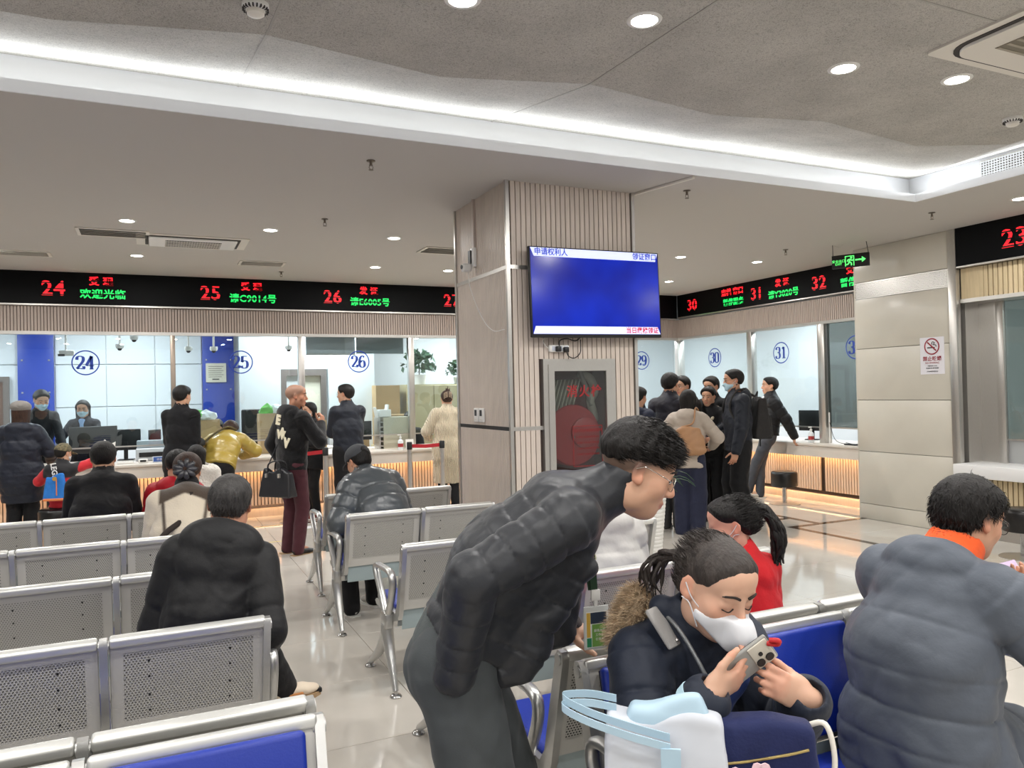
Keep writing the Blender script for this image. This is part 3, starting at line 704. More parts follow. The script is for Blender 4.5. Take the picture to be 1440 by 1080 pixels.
def strip():
    r = empty('power_strip', (2.86, 5.262, 1.925), label='white power strip with black plugs above the hose cabinet', cat='power strip')
    MB().rbox(-0.088, 0.088, -0.016, 0.016, -0.028, 0.028, 0.012, 3).build('body', M_white, r, 40)
    for x in (-0.05, 0.005, 0.055): MB().box(x - 0.018, x + 0.018, -0.0175, -0.016, -0.018, 0.018).build('socket', mat('socket_grey', (200, 205, 215), rough=0.5), r)
    for x, z in ((-0.022, -0.004), (0.045, -0.01)):
        MB().rbox(x - 0.02, x + 0.02, -0.055, -0.017, z - 0.022, z + 0.02, 0.008).build('plug', M_dark, r, 40)
    MB().tube(catmull([(-0.02, -0.045, 0.015), (-0.01, -0.045, 0.06), (0.06, -0.03, 0.075), (0.14, -0.02, 0.06), (0.2, -0.02, 0.10)], 8), 0.005, 8).build('cable', M_dark, r, 60)
    MB().tube(catmull([(0.045, -0.045, -0.02), (0.06, -0.045, -0.06), (0.12, -0.03, -0.075), (0.18, -0.02, -0.03), (0.185, -0.02, 0.07)], 8), 0.004, 8).build('cable', M_dark, r, 60)
    MB().tube(catmull([(-0.085, 0, 0), (-0.12, -0.01, 0.02), (-0.14, -0.01, 0.06), (-0.1, -0.01, 0.11)], 8), 0.003, 6).build('cable', M_white, r, 60)
strip()
def hose_cabinet():
    r = empty('fire_hose_cabinet', ((HX0 + HX1) / 2, CY0, HZ0), label='steel framed fire hose cabinet with glass door in the column', cat='fire cabinet')
    hw = (HX1 - HX0) / 2; H_ = HZ1 - HZ0
    MB().box(-hw + 0.03, hw - 0.03, 0.27, 0.28, 0.02, H_ - 0.02).build('back', mat('cabinet_inside', (120, 40, 44), rough=0.5), r)
    m = MB()
    for b in ((-hw + 0.03, -hw + 0.04, 0.0, 0.28, 0.02, H_ - 0.02), (hw - 0.04, hw - 0.03, 0.0, 0.28, 0.02, H_ - 0.02), (-hw + 0.03, hw - 0.03, 0.0, 0.28, H_ - 0.03, H_ - 0.02), (-hw + 0.03, hw - 0.03, 0.0, 0.28, 0.02, 0.03)): m.box(*b)
    m.build('box', mat('cabinet_side', (92, 44, 44), rough=0.4), r)
    def frame(name, a, t, y0, y1, z0, z1):
        m = MB()
        m.prism([(-a, z0), (-a, z1), (-a + t, z1 - t), (-a + t, z0 + t)], y0, y1, 'Y'); m.prism([(a, z0), (a, z1), (a - t, z1 - t), (a - t, z0 + t)], y0, y1, 'Y')
        m.prism([(-a, z1), (a, z1), (a - t, z1 - t), (-a + t, z1 - t)], y0, y1, 'Y'); m.prism([(-a, z0), (a, z0), (a - t, z0 + t), (-a + t, z0 + t)], y0, y1, 'Y')
        return m.build(name, M_steel, r)
    frame('frame', hw, 0.045, -0.02, 0.02, 0, H_); d = frame('door_frame', hw - 0.042, 0.05, -0.03, 0.0, 0.04, H_ - 0.045)
    a = hw - 0.09
    MB().box(-a, a, -0.016, -0.010, 0.09, H_ - 0.095).build('door_glass', glass_mat('cabinet_glass', (225, 228, 226), 0.12), d)
    MB().rbox(a + 0.012, a + 0.03, -0.05, -0.028, 0.62, 0.70, 0.006).build('door_handle', M_chrome, d, 40)
    mr = mat('red_lettering', (150, 24, 30), rough=0.5)
    for i, ch in enumerate('消火栓'): link('lettering', text_mesh(ch, 0.10, mr, 0.0005, bold=0.002), d, (-0.075 + 0.11 * i, -0.0175, H_ - 0.26))
    link('lettering', text_mesh('室内消火栓使用说明', 0.028, mr, 0.0005), d, (0.06, -0.0175, 0.66))
    for i in range(4): link('lettering', text_mesh('打开箱门 取出水带 连接水枪', 0.016, mr, 0.0005), d, (0.06, -0.0175, 0.61 - 0.045 * i))
    m = MB()
    for b in ((-0.075, 0.19, 0.695, 0.70), (-0.075, 0.19, 0.38, 0.385)): m.box(b[0], b[1], -0.018, -0.0165, b[2], b[3])
    for x in (-0.075, 0.187): m.box(x, x + 0.004, -0.018, -0.0165, 0.38, 0.70)
    m.build('notice_border', mr, d)
    # hose reel inside
    q = empty('hose_reel', (r.location.x - 0.01, CY0 + 0.13, HZ0 + 0.62), label='red hose reel behind the glass of the cabinet', cat='hose reel')
    mred = mat('red_enamel', (176, 30, 40), rough=0.3); X = Matrix.Rotation(R(90), 4, 'X')
    MB().lathe([(0.02, -0.05), (0.235, -0.05), (0.245, -0.04), (0.245, -0.03), (0.22, -0.02), (0.15, -0.02), (0.15, 0.07), (0.245, 0.075), (0.245, 0.09), (0.02, 0.09)], n=40, M=Matrix.Rotation(R(-90), 4, 'X')).build('drum', mred, q, 40)
    MB().lathe([(0.02, 0.03), (0.10, 0.03), (0.12, 0.05), (0.12, 0.075), (0.10, 0.085), (0.02, 0.085)], c=(0.09, 0, 0.02), n=30, M=Matrix.Rotation(R(90), 4, 'X')).build('hub', mred, q, 40)
    MB().lathe([(0.003, 0), (0.012, 0.002), (0.012, 0.02), (0.003, 0.022)], c=(-0.01, -0.06, -0.01), n=12, M=Matrix.Rotation(R(90), 4, 'X')).build('valve', M_chrome, q, 40)
    h = empty('fire_hose', (r.location.x - 0.13, CY0 + 0.2, HZ0 + 0.8), label='folded pale canvas hose hanging in the fire cabinet', cat='fire hose')
    mh = mat('hose_canvas', (205, 205, 190), rough=0.8)
    for i in range(9):
        MB().rbox(-0.006, 0.006, -0.03, 0.03, -0.24, 0.25, 0.004, 1, M=Matrix.Translation((i * 0.034 - 0.11, -0.0, 0.03)) @ Matrix.Rotation(R(18), 4, 'Y')).build('hose_fold', mh, h)
    h2 = empty('fire_hose', (r.location.x + 0.2, CY0 + 0.2, HZ0 + 0.95), label='loose white hose bundle at the right of the fire cabinet', cat='fire hose')
    MB().tube(catmull([(-0.09, 0, 0.16), (0.0, -0.02, 0.13), (0.06, 0, 0.02), (0.0, -0.03, -0.06), (0.05, 0, -0.2), (-0.02, -0.02, -0.3)], 8), 0.035, 10).build('hose_fold', mh, h2, 60)
    MB().tube(catmull([(-0.09, -0.02, 0.2), (-0.05, -0.04, 0.05), (0.0, -0.04, -0.1)], 8), 0.02, 10).build('hose_fold', mat('hose_grey', (150, 150, 146), rough=0.6), h2, 60)
hose_cabinet()
for y, lb in ((5.94, 'white wall thermostat farther from the television on the column side'), (5.83, 'white wall thermostat nearer the television on the column side')):
    r = empty('thermostat', (CX0 - 0.008, y, 1.41), label=lb, cat='thermostat', group='thermostats on the column')
    MB().rbox(-0.012, 0.008, -0.043, 0.043, -0.055, 0.06, 0.006).build('case', M_white, r, 40); MB().box(-0.0135, -0.012, -0.022, 0.022, -0.005, 0.045).build('display', M_dark, r)
    for i in range(3): MB().box(-0.0135, -0.012, -0.024 + i * 0.018, -0.012 + i * 0.018, -0.038, -0.03).build('button', M_cream, r)
def wallcam():
    r = empty('security_camera', (CX0 - 0.03, 5.96, 2.70), label='small white security camera on the column side', cat='camera')
    MB().rbox(0.0, 0.03, -0.07, 0.0, -0.06, 0.10, 0.006).build('mount', M_white, r, 40); MB().box(-0.012, 0.002, -0.03, 0.02, -0.03, 0.08).build('antenna', M_dark, r)
    MB().rbox(-0.08, 0.0, -0.04, 0.02, -0.10, -0.03, 0.02, 3).build('head', M_white, r, 40); MB().lathe([(0.004, 0), (0.018, 0), (0.018, 0.006), (0.004, 0.006)], c=(-0.08, -0.01, -0.06), n=14, M=Matrix.Rotation(R(-90), 4, 'Y')).build('lens', M_dark, r)
    MB().tube(catmull([(-0.02, 0, -0.1), (-0.02, -0.05, -0.25), (-0.01, -0.25, -0.50), (-0.005, -0.45, -0.62), (0.0, -0.66, -0.63)], 8), 0.003, 6).build('cable', M_white, r, 60)
wallcam()
def no_smoking():
    r = empty('no_smoking_sign', (7.647, 5.635, 1.885), rz=R(-90), label='white no smoking notice with red ring on the stone pier', cat='sign')
    MB().box(-0.142, 0.142, -0.003, 0.0, -0.2, 0.2).build('sheet', mat('sign_paper', (226, 224, 230), rough=0.5), r)
    mr = mat('sign_red', (150, 20, 45), rough=0.5); mk = mat('sign_black', (40, 36, 40), rough=0.5)
    o = ring_mb(0.09, 0.014).build('red_ring', mr, r); o.location = (0, -0.003, 0.10)
    MB().box(-0.07, 0.07, -0.0065, -0.005, -0.007, 0.007, M=Matrix.Translation((0, 0, 0.10)) @ Matrix.Rotation(R(43), 4, 'Y')).build('red_bar', mr, r)
    MB().box(-0.055, 0.035, -0.0045, -0.003, -0.009, 0.004, M=Matrix.Translation((0.0, 0, 0.09))).build('cigarette', mk, r)
    MB().tube([Vector((p[0], -0.004, p[1])) for p in catmull([(0.05, 0.095), (0.045, 0.115), (0.02, 0.118), (0.03, 0.14), (0.01, 0.15), (0.0, 0.135), (0.005, 0.12)])], 0.004, 6).build('smoke', mk, r)
    for body, size, z, m in (('禁止吸烟', 0.055, -0.035, mr), ('NO SMOKING', 0.026, -0.078, mr), ('举报电话 12345', 0.016, -0.11, mk), ('违者处罚 请勿吸烟', 0.018, -0.135, mk), ('卫生监督管理委员会', 0.015, -0.17, mk)):
        link('lettering', text_mesh(body, size, m, 0.0004, bold=0.001 if size > 0.05 else 0), r, (0, -0.0045, z))
no_smoking()
def exit_sign():
    r = empty('exit_sign', (7.22, 6.30, 3.0), rz=R(-62), label='green illuminated running man exit sign hanging from the ceiling', cat='exit sign')
    me = mat('exit_green', (90, 235, 110), emit=(90, 240, 110), estr=1.6)
    MB().rbox(-0.2, 0.2, -0.02, 0.02, -0.075, 0.075, 0.005).build('case', M_dark, r, 40)
    for x in (-0.19, 0.19): MB().tube([(x, 0, 0.07), (x + (0.0 if x < 0 else -0.02), 0, 0.2)], 0.004, 6).build('hanger', M_dark, r)
    MB().tube([(-0.19, 0, 0.2), (-0.08, 0.04, 0.2), (-0.13, 0.02, 0.17), (-0.19, 0, 0.2)], 0.003, 6).build('hanger', M_steel, r)
    m = MB()
    for b in ((-0.055, -0.047, -0.06, 0.055), (0.035, 0.043, -0.06, 0.055), (-0.055, 0.043, 0.047, 0.055)): m.box(b[0], b[1], -0.023, -0.02, b[2], b[3])
    m.build('door_symbol', me, r)
    m = MB(); m.lathe([(0.002, -0.0005), (0.011, -0.0005), (0.011, 0.0005), (0.002, 0.0005)], c=(0.012, -0.0215, 0.032), n=12, M=Matrix.Rotation(R(90), 4, 'X'))
    for P in ([(0.004, 0.016), (-0.010, -0.012)], [(-0.010, -0.012), (0.012, -0.028), (0.014, -0.055)], [(-0.010, -0.012), (-0.018, -0.035), (-0.04, -0.045)], [(0.004, 0.014), (0.022, -0.002), (0.032, 0.008)], [(0.0, 0.016), (-0.022, 0.010), (-0.03, -0.008)]):
        m.tube([(a, -0.0215, c) for a, c in P], 0.007, 6)
    m.build('running_figure', me, r)
    MB().prism([(0.055, -0.006), (0.125, -0.006), (0.125, -0.03), (0.165, 0.002), (0.125, 0.034), (0.125, 0.010), (0.055, 0.010)], -0.023, -0.02, 'Y').build('arrow', me, r)
    for body, z, s in (('安全出口', 0.002, 0.036), ('EXIT', -0.03, 0.036)): link('lettering', text_mesh(body, s, me, 0.0004), r, (-0.125, -0.0215, z))
exit_sign()
# ------------------------------------------------------------------ beam seating
M_alu = mat('cast_aluminium', (196, 196, 194), rough=0.32, metal=0.85, noise=0.05, nscale=12)
M_rail = mat('silver_rail', (214, 214, 210), rough=0.36, metal=0.6)
M_vinyl = mat('blue_vinyl', (22, 48, 150), rough=0.42, spec=0.5, bump=0.06, bscale=220)
M_beam = mat('grey_beam', (152, 160, 164), rough=0.4, metal=0.5)
def perf_mat():
    m = bpy.data.materials.new('perforated_steel'); m.use_nodes = True; N = m.node_tree.nodes; L = m.node_tree.links; p = N['Principled BSDF']
    p.inputs['Base Color'].default_value = srgb(198, 196, 190); p.inputs['Metallic'].default_value = 0.25; p.inputs['Roughness'].default_value = 0.42
    tc = N.new('ShaderNodeTexCoord'); sx = N.new('ShaderNodeSeparateXYZ'); L.new(tc.outputs['Object'], sx.inputs[0])
    def M(op, a, b=None, c=None):
        q = N.new('ShaderNodeMath'); q.operation = op
        for i, u in enumerate((a, b, c)):
            if u is None: continue
            if isinstance(u, (int, float)): q.inputs[i].default_value = u
            else: L.new(u, q.inputs[i])
        return q.outputs[0]
    P = 0.0105
    def grid(ox, oz):
        u = M('SUBTRACT', M('FRACT', M('MULTIPLY_ADD', sx.outputs[0], 1 / P, ox)), 0.5); v_ = M('SUBTRACT', M('FRACT', M('MULTIPLY_ADD', sx.outputs[2], 1 / (P * 1.732), oz)), 0.5)
        return M('LESS_THAN', M('ADD', M('MULTIPLY', u, u), M('MULTIPLY', M('MULTIPLY', v_, v_), 3.0)), 0.115)
    h = M('MAXIMUM', grid(0, 0), grid(0.5, 0.5))
    h = M('MULTIPLY', h, M('LESS_THAN', M('ABSOLUTE', sx.outputs[0]), 0.208)); h = M('MULTIPLY', h, M('LESS_THAN', M('ABSOLUTE', sx.outputs[2]), 0.128))
    tr = N.new('ShaderNodeBsdfTransparent'); mx = N.new('ShaderNodeMixShader')
    L.new(h, mx.inputs[0]); L.new(p.outputs[0], mx.inputs[1]); L.new(tr.outputs[0], mx.inputs[2]); L.new(mx.outputs[0], N['Material Output'].inputs[0])
    return m
M_perf = perf_mat()
PIT = 0.53; TB = R(14)
def bench_proto(n):
    r = empty('beam_seat_bench', (0, 0, 0))
    L_ = n * PIT
    MB().rbox(0.02, L_ - 0.02, 0.19, 0.27, 0.335, 0.395, 0.006).build('beam', M_beam, r, 40)
    for i in range(n):
        x0 = i * PIT; xm = x0 + PIT / 2; hw = PIT / 2 - 0.016
        Mb = Matrix.Translation((xm, 0.045, 0.628)) @ Matrix.Rotation(TB, 4, 'X')
        if i == 0:
            me_p = MB().rbox(-hw, hw, -0.004, 0.004, -0.185, 0.175, 0.003, 1).mesh('backrest_panel', M_perf)
            me_bp = MB().rbox(-hw + 0.035, hw - 0.035, 0.0, 0.034, -0.165, 0.165, 0.014, 3).mesh('back_pad', M_vinyl, 50)
            rb = MB().rbox(-hw, hw, -0.030, 0.012, -0.018, 0.016, 0.010, 3)
            me_r = rb.mesh('top_rail', M_rail, 50)
            bo = MB()
            for bx in (-0.13, 0.13):
                for bz in (0.09, 0.03, -0.04, -0.10): bo.lathe([(0.0008, 0), (0.004, 0.0), (0.004, 0.002), (0.0008, 0.003)], c=(bx, -0.0045, bz), n=8, M=Matrix.Rotation(R(90), 4, 'X'))
            me_b = bo.mesh('bolt', M_dark)
            me_s = MB().rbox(-hw, hw, -0.21, 0.22, -0.008, 0.0, 0.003, 1).mesh('seat_pan', M_perf)
            me_sp = MB().rbox(-hw + 0.015, hw - 0.015, -0.19, 0.215, 0.0, 0.034, 0.016, 3).mesh('seat_pad', M_vinyl, 50)
            me_lip = MB().rbox(-hw, hw, 0.215, 0.24, -0.022, 0.016, 0.010, 3).mesh('seat_lip', M_rail, 50)
            me_bd = MB().box(-hw + 0.04, hw - 0.04, 0.012, 0.016, -0.16, 0.16).mesh('pad_board', mat('board_grey', (26, 26, 26), rough=0.7))
            me_rp = MB().rbox(-hw + 0.01, hw - 0.01, 0.098, 0.106, 0.345, 0.452, 0.002, 1).mesh('rear_plate', mat('plate_teal', (158, 172, 174), rough=0.35, metal=0.3))
        b = link('backrest_panel', me_p, r); b.matrix_local = Mb
        o = link('pad_board', me_bd, r); o.matrix_local = Mb
        link('rear_plate', me_rp, r, (xm, 0, 0))
        o = link('bolt', me_b, b); setp(o, kind='stuff')
        o = link('back_pad', me_bp, r); o.matrix_local = Mb @ Matrix.Translation((0, 0.016, 0.005))
        o = link('top_rail', me_r, r); o.matrix_local = Mb @ Matrix.Translation((0, 0, 0.180))
        Ms = Matrix.Translation((xm, 0.315, 0.415)) @ Matrix.Rotation(R(4), 4, 'X')
        for nm, me in (('seat_pan', me_s), ('seat_pad', me_sp), ('seat_lip', me_lip)):
            o = link(nm, me, r); o.matrix_local = Ms
    # cast side frames with a round boss at the top
    pr = [(-0.030, 0.79), (-0.022, 0.812), (0.0, 0.815), (0.016, 0.795), (0.105, 0.47), (0.14, 0.425), (0.52, 0.418), (0.545, 0.402), (0.52, 0.385), (0.28, 0.375), (0.27, 0.34), (0.18, 0.34), (0.165, 0.375), (0.085, 0.40), (0.06, 0.44)]
    fm = MB().prism(pr, -0.012, 0.012, 'X')
    for s_ in (-1, 1): fm.lathe([(0.002, 0), (0.018, 0), (0.018, 0.004), (0.002, 0.005)], c=(s_ * 0.012 - (0.004 if s_ < 0 else 0), -0.004, 0.787), n=16, M=Matrix.Rotation(R(90), 4, 'Y'))
    rec = MB()
    fme = fm.mesh('side_frame', M_alu, 35)
    for i in range(n + 1):
        x = i * PIT; x = x + (0.012 if i == 0 else -0.012 if i == n else 0)
        link('side_frame', fme, r, (x, 0, 0))
    am = MB().tube(catmull([(0, 0.20, 0.40), (0, 0.135, 0.50), (0, 0.10, 0.60), (0, 0.14, 0.645), (0, 0.30, 0.645), (0, 0.41, 0.635), (0, 0.425, 0.60), (0, 0.33, 0.50), (0, 0.25, 0.40)], 5), 0.017, 10)
    am.v = [(x * 1.25, y, z) for x, y, z in am.v]
    am.rbox(-0.024, 0.024, 0.175, 0.275, 0.33, 0.42, 0.012); ame = am.mesh('armrest', M_alu, 50)
    lg = MB(); 
    lg.tube([(0, 0.225, 0.35), (0, 0.225, 0.30), (0, 0.17, 0.19), (0, 0.085, 0.03)], [0.034, 0.034, 0.026, 0.016], 10)
    lg.tube([(0, 0.225, 0.34), (0, 0.235, 0.29), (0, 0.40, 0.15), (0, 0.60, 0.03)], [0.034, 0.034, 0.026, 0.016], 10)
    lme = lg.mesh('leg', M_alu, 50)
    ft = MB().lathe([(0.004, 0), (0.030, 0.0), (0.032, 0.006), (0.026, 0.014), (0.010, 0.018), (0.009, 0.034), (0.003, 0.034)], n=18).mesh('foot', M_chrome, 50)
    for x in (-0.02, L_ + 0.02):
        link('armrest', ame, r, (x, 0, 0)); l = link('leg', lme, r, (x, 0, 0))
        link('foot', ft, l, (0, 0.082, 0)); link('foot', ft, l, (0, 0.605, 0))
    return r
PROTO = {}
def bench(x, y, n, rz, lb, seats=None):
    """x, y: the floor point under the left end of the top rail"""
    if n not in PROTO: o = PROTO[n] = bench_proto(n)
    else: o = copy_tree(PROTO[n])
    o.location = (x, y, 0); o.rotation_euler = (0, 0, rz)
    return setp(o, lb, 'bench', 'waiting benches')
XL = 0.37 - 3 * PIT
bench(XL, 2.90, 3, 0, 'silver perforated bench where the person in the black hooded jacket sits')
bench(XL, 3.88, 3, 0, 'empty silver bench in front of the black hooded jacket')
bench(XL, 4.86, 3, 0, 'silver bench occupied by the person in the cream and brown fleece')
bench(XL, 5.97, 3, 0, 'silver bench occupied by the plain black jacket and the red hooded puffer')
bench(XL, 2.075, 3, 0, 'silver bench backing onto the empty blue padded bench')
bench(0.37, 1.94, 3, R(180), 'empty blue padded bench across the aisle from the bending person')
bench(1.13, 2.90, 3, 0, 'silver bench where the person in the white quilted coat sits')
bench(1.16, 3.90, 3, 0, 'silver bench beside the aisle with one blue seat showing under its armrest')
bench(1.14, 5.08, 2, 0, 'short silver bench where the person in the grey puffer and cap sits')
bench(1.22, 6.18, 2, 0, 'short silver bench beside the slatted column facing the barrier posts')
bench(1.10, 2.075, 3, 0, 'bench where the person in the red top sits, back to back with the blue one')
bench(1.10 + 3 * PIT, 1.95, 3, R(180), 'blue padded bench shared by the phone user and the long grey coat')

# ------------------------------------------------------------------ stools
def stool(x, y, lb, h=0.44):
    r = empty('stool', (x, y, 0), label=lb, cat='stool', group='round stools at the counters')
    MB().lathe([(0.005, 0), (0.20, 0.0), (0.20, 0.006), (0.05, 0.014), (0.034, 0.016), (0.005, 0.016)], n=32).build('base', M_steel, r, 40)
    MB().lathe([(0.005, 0.014), (0.03, 0.014), (0.03, h - 0.2), (0.005, h - 0.2)], n=20).build('post', M_chrome, r, 40)
    MB().lathe([(0.005, h - 0.20), (0.165, h - 0.20), (0.172, h - 0.19), (0.172, h - 0.03), (0.165, h - 0.01), (0.15, h), (0.005, h)], n=32).build('seat', mat('black_leather', (22, 20, 20), rough=0.3), r, 50)
stool(7.72, 7.92, 'black drum stool with a chrome post beside the person leaning on the counter')
stool(7.75, 9.0, 'black drum stool behind the person with the backpack')
stool(7.10, 4.38, 'black drum stool in front of the white topped counter')
stool(-0.95, 9.55, 'black drum stool under the person with the small blue backpack', 0.46)
# ------------------------------------------------------------------ barrier posts with red belts
M_belt = mat('red_belt', (170, 24, 38), rough=0.6)
def barrier(p, q, lb, sag=0.0):
    r = empty('barrier_post', (p[0], p[1], 0), label=lb[0], cat='barrier post', group='barrier posts')
    def post(par, d):
        MB().lathe([(0.005, 0), (0.16, 0), (0.16, 0.01), (0.05, 0.03), (0.032, 0.035), (0.032, 0.86), (0.005, 0.86)], c=d, n=20).build('post', M_steel, par, 40)
        MB().lathe([(0.005, 0.86), (0.036, 0.86), (0.036, 0.95), (0.03, 0.96), (0.005, 0.96)], c=d, n=20).build('belt_head', M_dark, par, 40)
    post(r, (0, 0, 0))
    r2 = empty('barrier_post', (q[0], q[1], 0), label=lb[1], cat='barrier post', group='barrier posts'); post(r2, (0, 0, 0))
    d = Vector((q[0] - p[0], q[1] - p[1], 0)); n_ = d.normalized(); s_ = Vector((-n_.y, n_.x, 0)) * 0.003
    a = n_ * 0.036; b = d - n_ * 0.037; mid = (a + b) / 2 - Vector((0, 0, sag)); z = 0.905
    v = []
    for t_ in (a, mid, b):
        for h in (-0.024, 0.024):
            for e in (-1, 1): v.append(t_ + Vector((0, 0, z + h)) + s_ * e)
    f = []
    for i in (0, 4): f += [(i, i + 4, i + 6, i + 2), (i + 1, i + 3, i + 7, i + 5), (i, i + 1, i + 5, i + 4), (i + 2, i + 6, i + 7, i + 3)]
    MB().raw(v, f + [(0, 2, 3, 1), (8, 9, 11, 10)]).build('belt', M_belt, r)
barrier((3.09, 9.9), (3.53, 9.85), ('steel barrier post with red belt in front of counter 26', 'steel barrier post in front of the cream cardigan'), 0.01)
barrier((1.93, 9.65), (1.60, 10.18), ('steel barrier post beside the person with folded arms', 'steel barrier post at the counter behind the maroon trousers'), 0.03)
o = link('floor_sticker', MB().box(-0.15, 0.15, -0.09, 0.09, 0.0, 0.0012).mesh('floor_sticker', mat('sticker_white', (222, 224, 228), rough=0.4)), None, (1.75, 9.62, 0.0)); setp(o, 'white paper sticker on the floor tiles near the barrier posts', 'sticker')
MB().box(0.02, 0.12, -0.05, 0.05, 0.0012, 0.0016).build('blue_print', M_decal, o)
o = link('floor_line', MB().box(-0.30, 0.30, -0.012, 0.012, 0.0, 0.001).mesh('floor_line', mat('tape_yellow', (196, 176, 70), rough=0.5)), None, (1.10, 8.86, 0.0)); setp(o, 'short strip of yellow floor tape behind the maroon trousers', 'floor tape')
# ------------------------------------------------------------------ potted plant at the column
def plant():
    r = empty('potted_plant', (4.02, 5.78, 0), label='spiky green plant in a tall white ribbed pot by the column', cat='plant')
    pr = [(0.01, 0.0), (0.10, 0.0)]
    for i in range(18): z = 0.02 + i * 0.034; rr_ = 0.10 + 0.055 * (i / 17); pr += [(rr_, z), (rr_ + 0.003, z + 0.012), (rr_ + 0.003, z + 0.022), (rr_, z + 0.03)]
    pr += [(0.165, 0.64), (0.165, 0.66), (0.15, 0.66), (0.145, 0.61), (0.01, 0.61)]
    MB().lathe(pr, n=32).build('pot', M_white, r, 40); MB().lathe([(0.004, 0.605), (0.144, 0.605), (0.144, 0.62), (0.004, 0.625)], n=24).build('soil', mat('soil', (50, 40, 32), rough=0.9), r)
    rnd = random.Random(3); mg = mat('leaf_green', (58, 96, 56), rough=0.45, noise=0.25, nscale=12, rvar=0.25)
    for i in range(26):
        a = rnd.uniform(0, 6.28); ln = rnd.uniform(0.22, 0.40); up_ = rnd.uniform(0.12, 0.30); n_ = 7; wv = rnd.uniform(0.010, 0.017)
        v = []; f = []
        for k_ in range(n_):
            t = k_ / (n_ - 1); rad = 0.02 + ln * t; z = 0.61 + up_ * math.sin(t * 2.2) * 1.0 - 0.05 * t * t; ww = wv * (1 - t) ** 0.6 + 0.001
            c_ = Vector((math.cos(a) * rad, math.sin(a) * rad, z)); s_ = Vector((-math.sin(a), math.cos(a), 0)) * ww
            v += [c_ - s_, c_ + Vector((0, 0, -0.004)), c_ + s_]
        for k_ in range(n_ - 1): b = k_ * 3; f += [(b, b + 1, b + 4, b + 3), (b + 1, b + 2, b + 5, b + 4)]
        MB().raw(v, f).build('leaf', mg, r, 80)
plant()
# ------------------------------------------------------------------ things on and behind the counters
M_card = mat('cardboard', (176, 150, 112), rough=0.85, noise=0.06, nscale=5)
def carton(x, y, z, sx, sy, sz, lb, rz=0, tape=True, m=None):
    r = empty('cardboard_box', (x, y, z), rz, lb, 'box', 'cardboard boxes in the staff room')
    MB().rbox(-sx / 2, sx / 2, -sy / 2, sy / 2, 0, sz, 0.006, 1).build('carton', m or M_card, r)
    for s_ in (-1, 1): MB().box(-sx / 2 + 0.004, sx / 2 - 0.004, s_ * sy / 4 - sy / 4 + 0.003, s_ * sy / 4 + sy / 4 - 0.003, sz, sz + 0.004).build('flap', m or M_card, r)
    if tape: MB().box(-sx / 2 - 0.001, sx / 2 + 0.001, -0.025, 0.025, sz * 0.8, sz + 0.0055).build('tape', mat('brown_tape', (190, 160, 110), rough=0.3), r)
    return r
def monitor(x, y, z, rz, w_, h, lb, back=True, m=None):
    r = empty('computer_monitor', (x, y, z), rz, lb, 'monitor', 'monitors at the counters')
    MB().rbox(-w_ / 2, w_ / 2, -0.015, 0.015, 0.13, 0.13 + h, 0.008).build('case', m or M_dark, r, 40)
    MB().box(-w_ / 2 + 0.012, w_ / 2 - 0.012, 0.015, 0.017, 0.145, 0.118 + h).build('screen', mat('screen_off', (60, 70, 84), rough=0.15), r)
    MB().rbox(-0.10, 0.10, -0.075, 0.075, 0, 0.012, 0.005).build('stand_base', m or M_dark, r); MB().box(-0.025, 0.025, -0.028, -0.014, 0.01, 0.24).build('stand_neck', m or M_dark, r)
ZK = 0.80
monitor(-0.70, 11.35, ZK, R(12), 0.56, 0.34, 'large black monitor seen from behind in front of the sky blue shirt'); monitor(-0.33, 11.60, ZK, R(-8), 0.36, 0.28, 'small dark monitor beside the large one at counter 24')
monitor(0.02, 11.63, ZK, R(50), 0.22, 0.26, 'narrow black monitor turned sideways at counter 24'); monitor(2.74, 11.4, ZK, R(-4), 0.46, 0.28, 'black monitor beside the beige drawer unit')
monitor(8.72, 8.35, ZK, R(-70), 0.42, 0.30, 'dark monitor behind window 31 next to the sanitizer')
def printer(x, y, lb, rz=0):
    r = empty('printer', (x, y, ZK), rz, lb, 'printer')
    MB().rbox(-0.26, 0.26, -0.16, 0.16, 0, 0.16, 0.02).build('body', mat('printer_grey', (196, 200, 204), rough=0.45), r, 40); MB().rbox(-0.25, 0.25, -0.02, 0.14, 0.16, 0.26, 0.015).build('paper_tray', mat('tray_grey', (172, 180, 186), rough=0.4), r, 40)
    MB().box(-0.22, 0.22, -0.168, -0.155, 0.05, 0.11).build('slot', M_dark, r)
printer(0.05, 11.36, 'grey document printer on counter 24')
def plaque(x, y, rz, lb, body, wv=0.22, h=0.075):
    r = empty('desk_sign', (x, y, ZK), rz, lb, 'desk sign')
    MB().rbox(-wv / 2, wv / 2, -0.012, 0.012, 0.0, h, 0.004, M=Matrix.Rotation(R(-10), 4, 'X')).build('plate', mat('plaque_white', (225, 228, 235), rough=0.4), r)
    MB().box(-wv / 2 + 0.008, wv / 2 - 0.02, -0.0135, -0.012, 0.008, h - 0.008, M=Matrix.Rotation(R(-10), 4, 'X')).build('blue_face', mat('plaque_blue', (52, 88, 160), rough=0.4), r)
    o = link('lettering', text_mesh(body, 0.032, M_white, 0.0003), r, (0, -0.0155, h / 2)); o.rotation_euler = (R(-10), 0, 0)
plaque(0.10, 10.84, R(3), 'blue and white desk sign on counter 24', '综合受理'); 
r = empty('card_reader', (-0.12, 10.86, ZK), label='small white card reader with dark window on counter 24', cat='card reader')
MB().rbox(-0.055, 0.055, -0.04, 0.04, 0, 0.05, 0.008).build('case', M_white, r, 40); MB().box(-0.035, 0.035, -0.0415, -0.04, 0.015, 0.04).build('window', M_dark, r)
r = empty('keypad', (-0.32, 10.86, ZK), label='white button panel on counter 24', cat='keypad')
